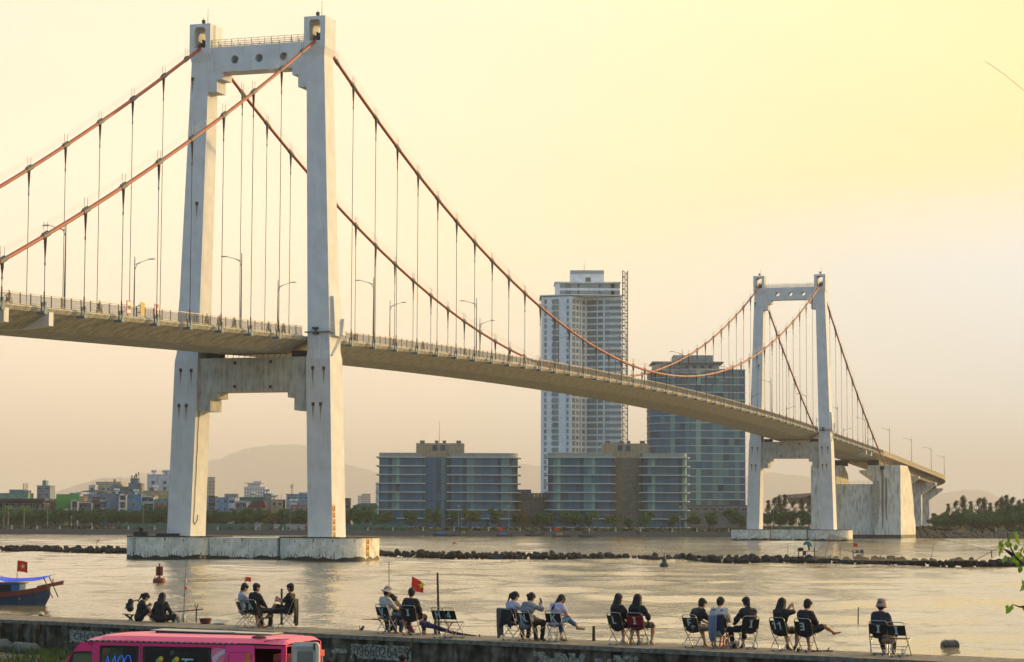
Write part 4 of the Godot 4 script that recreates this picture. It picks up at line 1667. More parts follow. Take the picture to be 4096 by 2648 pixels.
	var hh := at_depth(Z.call(1250), Y.call(428), 1010).y - 2.0
	m = MB.new()
	m.prism(PackedVector2Array([Vector2(-6.3, hh + 1.3), Vector2(-1, hh + 1.5), Vector2(5.6, hh + 1.3), Vector2(5.6, hh + 1.5), Vector2(-0.4, hh + 2.2), Vector2(-6.3, hh + 1.5)]), 11.0, Transform3D(Basis(), Vector3(0, 0, 0)))
	put("canopy", m, mat("tin_roof", 0.16, 0.15, 0.14, 0.6), o)
	m = MB.new()
	for k in 6:
		m.bar(Vector3(-5.2 + k * 2, hh, -0.6), Vector3(-5.2 + k * 2, hh + 1.45, -0.6), 0.1, 0.1)
	put("canopy_post", m, mat("aerial_rust"), o)
	m = MB.new()
	m.box(Vector3(2.6, hh + 0.62, -1.0), Vector3(6.2, 1.25, 0.3))
	put("sign_wall", m, white, o)
	var tx := put("lettering", text_mesh("MINH TY", 0.72, 0.05), mat("sign_black", 0.05, 0.04, 0.04, 0.6), o)
	tx.position = Vector3(2.8, hh + 0.72, -0.8)
	house("brick_house", "narrow red-brown house with balcony by the canopy house", Z.call(1226), Z.call(1326), Y.call(458), 980, 10, brown, 2, 1, {"balcony": true, "bmat": pink, "ww": 1.8})
	house("white_front_house", "low white-fronted house with red fascia beside the red-brown house", Z.call(1040), Z.call(1228), Y.call(522), 975, 10, grey, 1, 3, {"frame": true, "rmat": mat("red_fascia", 0.34, 0.09, 0.06, 0.8)})
	house("bay_house", "narrow grey-blue house with white balconies", Z.call(1326), Z.call(1412), Y.call(425), 978, 10, slate, 3, 1, {"balcony": true, "ww": 1.8})
	house("blank_blue_house", "blue-grey house with a blank side wall", Z.call(1410), Z.call(1582), Y.call(420), 972, 12, slate, 0, 0, {"tanks": [0.2]})
	house("balcony_house", "slim white house with balustrade between two blue houses", Z.call(1580), Z.call(1680), Y.call(428), 968, 10, beige, 3, 1, {"balcony": true, "ww": 2.0, "frame": true})
	house("blue_house", "bright blue house with a blank side wall above the trees", Z.call(1672), Z.call(1870), Y.call(432), 970, 12, deepb, 1, 1, {"tanks": [0.1], "top": 3.0})
	house("terrace_house", "grey terraced house with white frame and open floors", Z.call(1862), Z.call(2046), Y.call(446), 974, 10, grey, 3, 2, {"balcony": true, "ww": 2.0, "wh": 1.6, "frame": true})
	house("long_yellow_house", "long yellow house behind the terraced house", Z.call(1885), Z.call(2240), Y.call(380), 1005, 12, yellow, 1, 4, {"top": 3.0, "tanks": [-0.05]})
	house("teal_house", "low teal and brown house beside the tower leg", Z.call(2046), Z.call(2250), Y.call(492), 968, 10, teal, 2, 3, {"balcony": true, "bmat": brown})
	# restaurant with long dark roof at the upstream end
	o = house("restaurant", "long low restaurant with a dark flat roof", Z.call(-60), Z.call(575), Y.call(512), 962, 14, mat("restaurant_dark", 0.06, 0.05, 0.05, 0.8), 1, 8, {"ww": 3.6, "wh": 2.2})
	var h2 := at_depth(0, Y.call(512), 962).y - 2.0
	m = MB.new()
	m.box(Vector3(0, h2 + 0.65, -6), Vector3(21.5, 1.0, 17.0))
	put("eaves", m, darkroof, o)
	# second group, between and beside the tower legs
	var X2 := func(x: float) -> float: return 720.0 + x / 2.905
	var Y2 := func(y: float) -> float: return 1850.0 + y / 2.905
	house("bare_tower_block", "grey concrete tower block with open top floor", X2.call(300), X2.call(406), Y2.call(170), 2400, 12, beige, 9, 3, {"ww": 1.6, "wh": 1.8, "floor": 3.4, "top": 4.2})
	o = house("white_office", "distant white office block with stepped roof", X2.call(745), X2.call(990), Y2.call(285), 2600, 20, white, 5, 8, {"top": 1.6, "floor": 3.6, "wh": 1.9})
	m = MB.new()
	var h3 := at_depth(X2.call(860), Y2.call(285), 2600).y - 2.0
	m.box(Vector3(-1, h3 + 4.4, -6), Vector3(22, 0.8, 14))
	m.box(Vector3(-1, h3 + 2, -6), Vector3(14, 4.4, 10))
	m.box(Vector3(3, h3 + 5.6, -6), Vector3(9, 2.4, 8))
	put("roof_terrace", m, white, o)
	house("mast_house", "pale blue house with plain windows and a lattice phone mast behind", X2.call(1235), X2.call(1500), Y2.call(372), 985, 14, sky, 1, 4, {"ww": 0.9, "wh": 1.3, "top": 0.8, "huts": [[0.28, 0.5, 0.7, beige]], "masts": [[-0.24, 5.0]]})
	house("pink_house", "low pink terraced house below the pale blue house", X2.call(1270), X2.call(1500), Y2.call(497), 966, 12, pink, 2, 4, {"balcony": true, "bmat": pink, "tanks": [-0.38, -0.22]})
	house("grey_party_wall_house", "grey house with a blank party wall and roof tank", X2.call(968), X2.call(1062), Y2.call(366), 1000, 12, grey, 0, 0, {"tanks": [-0.1]})
	house("green_hall", "long green sheet-walled hall", X2.call(690), X2.call(972), Y2.call(408), 1010, 14, tone("sheet_green", 0.07, 0.22, 0.16), 0, 0, {"tanks": [0.05]})
	house("maroon_roof_house", "small house with a maroon pitched roof by the green hall", X2.call(790), X2.call(985), Y2.call(525), 970, 10, beige, 1, 3, {"roof": 2.6, "rmat": mat("maroon_tiles", 0.12, 0.035, 0.05, 0.8)})
	house("white_blue_house", "white and pale blue house with barred windows beside the tower leg", X2.call(405), X2.call(565), Y2.call(411), 972, 12, sky, 2, 2, {"ww": 1.2, "wh": 1.1, "top": 0.9, "huts": [[0.6, 0.9, 1.5, grey]]})
	house("grid_house", "white house with a large barred window", X2.call(562), X2.call(640), Y2.call(411), 970, 12, white, 2, 1, {"ww": 2.1, "wh": 1.2, "top": 0.9})
	house("low_grey_house", "low grey house with white gateway", X2.call(638), X2.call(785), Y2.call(452), 972, 10, grey, 2, 2, {"frame": true})
	house("dark_narrow_house", "narrow dark house tight against the tower leg", X2.call(330), X2.call(404), Y2.call(395), 985, 10, mat("restaurant_dark"), 2, 1, {})
	house("blue_gable_house", "pale blue gable wall half hidden by the tower leg", X2.call(270), X2.call(332), Y2.call(402), 984, 10, sky, 0, 0, {})
	house("small_yellow_house", "small yellow house with aerials between the grey and the blue house", X2.call(1060), X2.call(1196), Y2.call(436), 985, 12, yellow, 1, 2, {"masts": [[0.0, 1.8, 0.4], [0.3, 2.5]], "tanks": [-0.3]})
	house("sliver_house", "dark brown gable just past the quay-side tower leg", X2.call(1905), X2.call(1968), Y2.call(420), 985, 10, mat("restaurant_dark"), 2, 1, {})
	house("rosy_block", "far rosy apartment block in the haze", X2.call(2110), X2.call(2216), Y2.call(364), 3400, 20, tone("render_rose", 0.48, 0.38, 0.34), 6, 6, {"floor": 3.2})
	house("pale_block", "far pale low block joined to the rosy apartment block", X2.call(2066), X2.call(2112), Y2.call(386), 3400, 20, white, 5, 3, {"floor": 3.2})
	house("green_shed", "low green-roofed shed among the trees", X2.call(2010), X2.call(2290), Y2.call(505), 985, 14, mint, 0, 0, {"roof": 1.2, "rmat": mint})
	house("striped_gable", "white gable with brown floor bands beside the blue glass block", X2.call(2276), X2.call(2330), Y2.call(252), 1010, 14, white, 0, 0, {})
	# phone mast
	var p := at_depth(X2.call(1296), 2000, 1040)
	var mast := thing("phone_mast", "thin phone mast with cross arms above the pale blue house", "mast", Transform3D(Basis(), Vector3(p.x, 2.0, -1040)))
	m = MB.new()
	var ht := at_depth(X2.call(1296), Y2.call(252), 1040).y - 2.0
	m.tube([Vector3(0, 0, 0), Vector3(0, ht, 0)], [0.2, 0.12], 5)
	put("pole", m, mat("aerial_rust"), mast)
	for k in 3:
		m = MB.new()
		m.box(Vector3(0, ht - 0.4 - k * 0.6, 0), Vector3([1.0, 1.6, 0.9][k], 0.22, 0.22))
		put("cross_arm", m, mat("aerial_rust"), mast)


func glass_tones() -> Array:
	var g := []
	var c := [[0.025, 0.095, 0.16], [0.03, 0.115, 0.18], [0.045, 0.12, 0.16], [0.015, 0.05, 0.085], [0.085, 0.20, 0.21], [0.16, 0.30, 0.26]]
	for k in c.size():
		g.append(mat("office_glass_%s" % ["blue", "mid", "grey", "dark", "pale", "blind"][k], c[k][0], c[k][1], c[k][2], 0.18))
	return g


# one wing of an office block: rounded plan, floor slabs with projecting fins, panes between
func wing(parent: Node3D, x0: float, x1: float, depth: float, base: float, top: float, floors: int, rl: float, rr: float, zf: float, sd: int, limit := 300) -> void:
	var g := glass_tones()
	var slab := mat("slab_white", 0.42, 0.43, 0.40, 0.7)
	var mull := mat("mullion", 0.05, 0.06, 0.065, 0.5, 0.3)
	var fascia := worn("parapet_green", 0.27, 0.31, 0.28, 0.8, 0.15, 0.1)
	var rg := RandomNumberGenerator.new()
	rg.seed = sd
	# outline of the front, left to right
	var pts := []
	if rl > 0:
		for k in 7:
			var a := PI - PI / 2 * k / 6.0
			pts.append(Vector2(x0 + rl + cos(a) * rl, zf - rl + sin(a) * rl))
	else:
		pts.append(Vector2(x0, zf - depth))
		pts.append(Vector2(x0, zf))
	if rr > 0:
		for k in 7:
			var a := PI / 2 - PI / 2 * k / 6.0
			pts.append(Vector2(x1 - rr + cos(a) * rr, zf - rr + sin(a) * rr))
		pts.append(Vector2(x1, zf - depth))
	else:
		pts.append(Vector2(x1, zf))
		pts.append(Vector2(x1, zf - depth))
	if rl > 0:
		pts.push_front(Vector2(x0, zf - depth))
	var poly := PackedVector2Array()
	for q in pts:
		poly.append(Vector2(q.x, -q.y))
	var body := MB.new()
	var shrunk := PackedVector2Array()
	var mid := Vector2((x0 + x1) / 2, -(zf - depth / 2))
	for q in poly:
		shrunk.append(mid + (q - mid) * 0.985)
	shrunk.reverse()
	poly.reverse()
	body.prism(shrunk, top - base, flat_at(top))
	put("core", body, mull, parent)
	var fh := (top - base) / floors
	for f in floors + 1:
		var y := base + f * fh
		var s := MB.new()
		var big := PackedVector2Array()
		for q in poly:
			big.append(mid + (q - mid) * (1.0 + 1.3 / maxf(absf(q.x - mid.x), absf(q.y - mid.y))))
		s.prism(big, 0.42, flat_at(y + 0.21))
		put("floor_slab", s, slab, parent)
	var pr := MB.new()
	pr.prism(poly, 1.6, flat_at(top + 1.8))
	put("parapet", pr, fascia, parent)
	# panes along the outline
	var run := [0.0]
	for k in pts.size() - 1:
		run.append(run[-1] + pts[k].distance_to(pts[k + 1]))
	var first: float = run[1] - (2.5 if rl > 0 else depth) if rl <= 0 else 0.0
	var pane := 1.55
	var n := int(run[-1] / pane)
	var pattern := []
	for k in n:
		var z := fposmod(k * 0.113 + sd * 0.37, 1.0)
		pattern.append(4 if z < 0.16 else (5 if z < 0.24 else (2 if z < 0.4 else (3 if z > 0.88 else (0 if z < 0.7 else 1)))))
	for f in floors:
		for k in n:
			var a := along(pts, run, k * pane + 0.05)
			var b := along(pts, run, (k + 1) * pane - 0.05)
			if (a.y + b.y) / 2 < zf - depth * 0.75 and (a.x + b.x) / 2 < (x0 + x1) / 2:
				continue
			var t: int = pattern[k]
			if rg.randf() < 0.16:
				t = rg.randi() % 4
			if f < 2 and t > 3:
				t = 1
			var m := MB.new()
			var y0 := base + f * fh + 0.22
			var y1 := base + (f + 1) * fh - 0.22
			m.quad(Vector3(a.x, y0, a.y), Vector3(b.x, y0, b.y), Vector3(b.x, y1, b.y), Vector3(a.x, y1, a.y))
			put("glass_pane", m, g[t], parent)


func along(pts: Array, run: Array, s: float) -> Vector2:
	for k in pts.size() - 1:
		if s <= run[k + 1]:
			return pts[k].lerp(pts[k + 1], (s - run[k]) / maxf(run[k + 1] - run[k], 1e-6))
	return pts[-1]


func office(label: String, d: float, pxs: Array, py_top: float, mid_mat: StandardMaterial3D, sd: int, roofx: Array) -> void:
	# pxs: wing one left, right, wing two left, right
	var xs := []
	for q in pxs:
		xs.append(at_depth(q, py_top, d).x)
	var top := at_depth(pxs[1], py_top, d).y - 1.8
	var o := thing("office_block", label, "building", Transform3D(Basis(), Vector3((xs[0] + xs[3]) / 2, 0, -d)))
	var c: float = (xs[0] + xs[3]) / 2
	var base := top - 8 * 3.52
	wing(o, xs[0] - c, xs[1] - c, 18.0, base, top, 8, 0.0 if sd == 1 else 3.5, 0.0, 0.0, sd)
	wing(o, xs[2] - c, xs[3] - c, 18.0, base, top, 8, 0.0, 4.5 if sd == 1 else 3.0, 0.0, sd + 5)
	var m := MB.new()
	m.box(Vector3((xs[1] + xs[2]) / 2 - c, (base + top) / 2, -10.5), Vector3(xs[2] - xs[1] + 2.0, top - base, 15.0))
	put("link_wall", m, mid_mat, o)
	var g := glass_tones()
	var nx := int((xs[2] - xs[1]) / 1.7)
	for f in 8:
		for k in nx:
			m = MB.new()
			var x: float = xs[1] - c + (xs[2] - xs[1]) * (k + 0.5) / nx
			m.box(Vector3(x, base + (f + 0.5) * 3.52, -2.96), Vector3((xs[2] - xs[1]) / nx - 0.14, 3.3, 0.05))
			var t: StandardMaterial3D = g[3] if sd == 1 else mid_mat
			if sd == 1 and absf(float(k) / nx - 0.72) < 0.08:
				t = g[4]
			elif sd == 1 and float(k) / nx < 0.36:
				t = g[1]
			elif sd != 1 and float(k) / nx > 0.86:
				t = g[2]
			elif (k * 7 + f * 5) % 6 == 0:
				t = g[0] if sd == 1 else tone("tan_glass", 0.15, 0.145, 0.11)
			put("link_pane", m, t, o)
	# plant room on the roof
	var tan_ := tone("plant_room_tan", 0.36, 0.29, 0.19)
	var a := at_depth(roofx[0], py_top, d).x - c
	var b := at_depth(roofx[1], py_top, d).x - c
	m = MB.new()
	m.box(Vector3((a + b) / 2, top + 2.3, -9), Vector3(b - a, 7.0, 11))
	put("plant_room", m, tan_, o)
	for k in 2:
		m = MB.new()
		m.box(Vector3((a + b) / 2 - 1.6 + k * 3.3 - 0.6, top + 3.9, -3.45), Vector3(1.9, 2.2, 0.12))
		put("plant_window", m, g[3], o)
	for k in 4:
		m = MB.new()
		m.box(Vector3(lerpf(a, b, [0.12, 0.42, 0.58, 0.88][k]), top + 6.3, -8), Vector3(1.9 if k % 3 == 0 else 1.3, 1.1, 2.0))
		m.box(Vector3(lerpf(a, b, [0.12, 0.42, 0.58, 0.88][k]), top + 6.92, -8), Vector3(2.2 if k % 3 == 0 else 1.5, 0.14, 2.4))
		put("vent_cowl", m, mat("cowl_grey", 0.13, 0.12, 0.10, 0.7), o)
	m = MB.new()
	m.tube([Vector3((a + b) / 2 - 0.5, top + 5.8, -8), Vector3((a + b) / 2 - 0.5, top + 15.0, -8)], [0.09, 0.04], 4)
	put("rod", m, mat("dark_metal"), o)


func build_highrise() -> void:
	# white apartment tower with a folded front, under construction
	var d := 1150.0
	var W := func(px: float, py: float, dd := 0.0) -> Vector3: return at_depth(px, py, d + dd)
	var base_x: float = W.call(2326, 1500).x
	var o := thing("apartment_tower", "tall white apartment tower with folded front and rows of small windows", "building", Transform3D(Basis(), Vector3(base_x, 2.0, -d)))
	var white := worn("tower_white", 0.80, 0.81, 0.82, 0.8, 0.1, 0.05)
	var X := func(px: float) -> float: return at_depth(px, 1500, d).x - base_x
	var H := func(py: float) -> float: return at_depth(2300, py, d).y - 2.0
	var roof: float = H.call(1184)
	# plan, z towards the river: flank, corner, inner fold, front
	var plan := [Vector2(X.call(2167), -6.0), Vector2(X.call(2286), 0.0), Vector2(X.call(2350), -9.0), Vector2(X.call(2418), -5.0), Vector2(X.call(2487), -3.0)]
	var poly := PackedVector2Array()
	for q in plan:
		poly.append(Vector2(q.x, -q.y))
	poly.append(Vector2(plan[4].x, 30.0))
	poly.append(Vector2(plan[0].x, 30.0))
	poly.reverse()
	var m := MB.new()
	m.prism(poly, roof, flat_at(roof))
	put("wall", m, white, o)
	m = MB.new()
	m.prism(PackedVector2Array([Vector2(plan[0].x - 1, 31), Vector2(plan[4].x + 0.5, 31), Vector2(plan[4].x + 0.5, 2.4), Vector2(plan[1].x, -0.6), Vector2(plan[0].x - 1, 5.4)]), 0.5, flat_at(roof + 0.9))
	put("roof_edge", m, white, o)
	# set-back top storeys and plant room
	var up: float = H.call(1126)
	m = MB.new()
	m.box(Vector3((X.call(2222) + X.call(2481)) / 2, (roof + up) / 2, -16), Vector3(X.call(2481) - X.call(2222), up - roof, 20))
	put("set_back_storey", m, white, o)
	m = MB.new()
	m.box(Vector3((X.call(2222) + X.call(2481)) / 2, up + 0.2, -16), Vector3(X.call(2481) - X.call(2222) + 1.2, 0.5, 21.2))
	put("roof_slab", m, white, o)
	var pt: float = H.call(1071)
	m = MB.new()
	m.box(Vector3((X.call(2283) + X.call(2419)) / 2, (up + pt) / 2, -18), Vector3(X.call(2419) - X.call(2283), pt - up, 14))
	put("plant_room", m, white, o)
	m = MB.new()
	m.box(Vector3((X.call(2283) + X.call(2419)) / 2, pt - 1.0, -10.92), Vector3(X.call(2419) - X.call(2283), 1.6, 0.12))
	put("louvre_band", m, mat("louvre_grey", 0.34, 0.36, 0.37, 0.7), o)
	m = MB.new()
	m.box(Vector3(X.call(2355), up + 1.8, -10.94), Vector3(2.6, 2.8, 0.1))
	put("plant_door", m, mat("door_green", 0.12, 0.15, 0.09, 0.7), o)
	m = MB.new()
	m.tube([Vector3(X.call(2340), pt, -15), Vector3(X.call(2340), pt + 4.5, -15)], [0.12, 0.05], 4)
	put("lightning_rod", m, mat("dark_metal"), o)
	for q in [[2254, 6], [2273, 3], [2297, 8], [2333, 8], [2358, 2], [2383, 8], [2419, 8], [2449, 4], [2464, 7]]:
		for k in 2:
			m = MB.new()
			m.box(Vector3(X.call(q[0]), roof + 2.2 + k * 3.5, -5.94), Vector3(q[1] * 0.62, 2.2, 0.1))
			put("top_window", m, mat("flat_glass", 0.22, 0.26, 0.24, 0.3), o)
	# windows: column places on each fold with their widths; two glass tones
	var cols := [[0, 0.13, 1.2, 2.0], [0, 0.37, 1.0, 1.4], [0, 0.47, 3.2, 2.3], [0, 0.87, 1.2, 1.9], [1, 0.14, 2.4, 2.1], [1, 0.38, 1.7, 1.7], [1, 0.56, 0.8, 2.2], [1, 0.78, 2.0, 1.8], [2, 0.12, 2.6, 2.1], [2, 0.42, 2.8, 2.1], [2, 0.78, 2.8, 1.9], [3, 0.18, 2.5, 1.9], [3, 0.66, 6.2, 1.5]]
	var glassa := mat("flat_glass", 0.22, 0.26, 0.24, 0.3)
	var glassb := mat("flat_glass_dark", 0.14, 0.17, 0.16, 0.25)
	var reveal := mat("reveal_white", 0.48, 0.49, 0.50, 0.8)
	var rest := MB.new()
	var count := 0
	var floors := 36
	for f in floors:
		var y := roof - 2.4 - f * 3.04
		if y < 12:
			break
		for q in cols:
			var a: Vector2 = plan[q[0]]
			var b: Vector2 = plan[q[0] + 1]
			var c := a.lerp(b, q[1])
			var dir := (b - a).normalized()
			var nn := Vector3(-dir.y, 0, dir.x)
			if nn.z < 0:
				nn = -nn
			var bs := Basis(Vector3(dir.x, 0, dir.y), Vector3.UP, nn)
			var tr := Transform3D(bs, Vector3(c.x, y, c.y) + nn * 0.05)
			var w := MB.new()
			w.box(Vector3(0, 0, -0.02), Vector3(q[2], q[3], 0.08))
			if count < 296:
				var wn := put("window", w, glassb if (q[0] == 2 or (f * 3 + count) % 7 == 0) else glassa, o, tr)
				w = MB.new()
				w.box(Vector3(0, -q[3] / 2 - 0.1, 0.1), Vector3(q[2] + 0.3, 0.16, 0.3))
				put("sill", w, reveal, wn)
			else:
				rest.add(w, tr)
			count += 1
	var rs := put("lower_window", rest, glassa, o)
	rs.set_meta("kind", "stuff")
	# construction hoist mast beside it
	var hx := at_depth(2499, 1500, d)
	var hm := thing("hoist_mast", "slim steel lattice hoist mast standing beside the white apartment tower", "mast", Transform3D(Basis(), Vector3(hx.x, 2.0, -d + 3)))
	var steel := mat("mast_steel", 0.17, 0.15, 0.12, 0.7, 0.2)
	var sec := MB.new()
	for sx in [-1.25, 1.25]:
		for sz in [-1.25, 1.25]:
			sec.bar(Vector3(sx, 0, sz), Vector3(sx, 3.0, sz), 0.3, 0.3)
	for sz in [-1.25, 1.25]:
		sec.bar(Vector3(-1.25, 0, sz), Vector3(1.25, 1.5, sz), 0.18, 0.18)
		sec.bar(Vector3(1.25, 1.5, sz), Vector3(-1.25, 3.0, sz), 0.18, 0.18)
		sec.bar(Vector3(-1.25, 0, sz), Vector3(1.25, 0, sz), 0.18, 0.18)
		sec.bar(Vector3(-1.25, 1.5, sz), Vector3(1.25, 1.5, sz), 0.14, 0.14)
	for sx in [-1.25, 1.25]:
		sec.bar(Vector3(sx, 0, -1.25), Vector3(sx, 3.0, 1.25), 0.16, 0.16)
	var secm := sec.mesh()
	var n := int(H.call(1067) / 3.0)
	for k in n:
		put("mast_section", secm, steel, hm, Transform3D(Basis(), Vector3(0, k * 3.0, 0)))
	# blue glass tower
	d = 1075.0
	var gx := at_depth(2796, 1600, d)
	var gt := thing("glass_tower", "blue glass office tower with pale floor bands behind the bridge deck", "building", Transform3D(Basis(), Vector3(gx.x, 0, -d)))
	var top := at_depth(2900, 1475, d).y
	var xl := at_depth(2608, 1600, d).x - gx.x
	var xc := at_depth(2760, 1600, d).x - gx.x
	var xr := at_depth(2984, 1600, d).x - gx.x
	var plan2 := [Vector2(xl, -12.0), Vector2(xc, 0.0), Vector2(xr, -4.0)]
	poly = PackedVector2Array([Vector2(xr, 40), Vector2(xl, 40), Vector2(xl, 12), Vector2(xc, 0), Vector2(xr, 4)])
	if Geometry2D.is_polygon_clockwise(poly):
		poly.reverse()
	m = MB.new()
	m.prism(poly, top, flat_at(top))
	put("core", m, mat("mullion", 0.05, 0.06, 0.065, 0.5, 0.3), gt)
	var slab := mat("slab_white", 0.42, 0.43, 0.40, 0.7)
	var g := glass_tones()
	var fh := 3.5
	var nfl := int(top / fh) - 2
	rng.seed = 55
	for f in nfl:
		var y := top - (f + 1) * fh
		m = MB.new()
		var mid := Vector2((xl + xr) / 2, 20)
		var big := PackedVector2Array()
		for q in poly:
			big.append(mid + (q - mid) * 1.016)
		m.prism(big, 0.4, flat_at(y + fh))
		put("floor_band", m, slab, gt)
		for s in 2:
			var a: Vector2 = plan2[s]
			var b: Vector2 = plan2[s + 1]
			var np := 8 if s == 0 else 10
			for k in np:
				var t := [0, 2, 1, 2, 4, 2, 0, 4, 5, 2, 1, 4][(k * 5 + s * 3) % 12] as int
				if rng.randf() < 0.25:
					t = rng.randi() % 5
				if f >= nfl - 1:
					t = 3
				var p0 := a.lerp(b, (k + 0.04) / np)
				var p1 := a.lerp(b, (k + 0.96) / np)
				m = MB.new()
				m.quad(Vector3(p0.x, y + 0.05, p0.y + 0.12), Vector3(p1.x, y + 0.05, p1.y + 0.12), Vector3(p1.x, y + fh - 0.42, p1.y + 0.12), Vector3(p0.x, y + fh - 0.42, p0.y + 0.12))
				put("glass_pane", m, g[t], gt)
	var gf := worn("tower_plinth", 0.26, 0.29, 0.29, 0.8, 0.2, 0.1)
	var t1 := at_depth(2700, 1446, d).y
	var t0 := at_depth(2700, 1410, d).y
	m = MB.new()
	m.box(Vector3((xl + at_depth(2885, 1600, d).x - gx.x) / 2 + 1, (top + t1) / 2, -22), Vector3(at_depth(2885, 1600, d).x - gx.x - xl - 2, t1 - top, 24))
	put("roof_storey", m, gf, gt)
	m = MB.new()
	m.box(Vector3((xl + 1.5 + at_depth(2895, 1600, d).x - gx.x) / 2, t1 + 0.3, -22), Vector3(at_depth(2905, 1600, d).x - gx.x - xl - 1.0, 0.7, 26))
	put("roof_canopy", m, gf, gt)
	var ux := at_depth(2705, 1600, d).x - gx.x
	var uy := at_depth(2865, 1600, d).x - gx.x
	m = MB.new()
	m.box(Vector3((ux + uy) / 2, (t1 + t0) / 2, -24), Vector3(uy - ux, t0 - t1, 14))
	put("plant_room", m, gf, gt)
	for k in 5:
		m = MB.new()
		m.box(Vector3(lerpf(ux, uy, 0.1 + k * 0.2), (top + t1) / 2 - 0.3, -9.96), Vector3(1.6, 1.8, 0.1))
		put("roof_window", m, g[3], gt)


func far_tree(p: Vector3, s: float, crown: ArrayMesh, lm: StandardMaterial3D, label: String, called := "riverside_tree", hgt := 1.0) -> void:
	var o := thing(called, label, "tree", T(p, rng.randf() * TAU, s), "trees along the far bank")
	put("trunk", trunk_mesh, mat("far_bark", 0.16, 0.13, 0.10, 0.95), o, Transform3D(Basis().scaled(Vector3(1, hgt, 1)), Vector3.ZERO))
	put("crown", crown, lm, o, Transform3D(Basis().scaled(Vector3(1.15, 1.25, 1.15)), Vector3(0, 5.4 * hgt, 0)))


var trunk_mesh: ArrayMesh


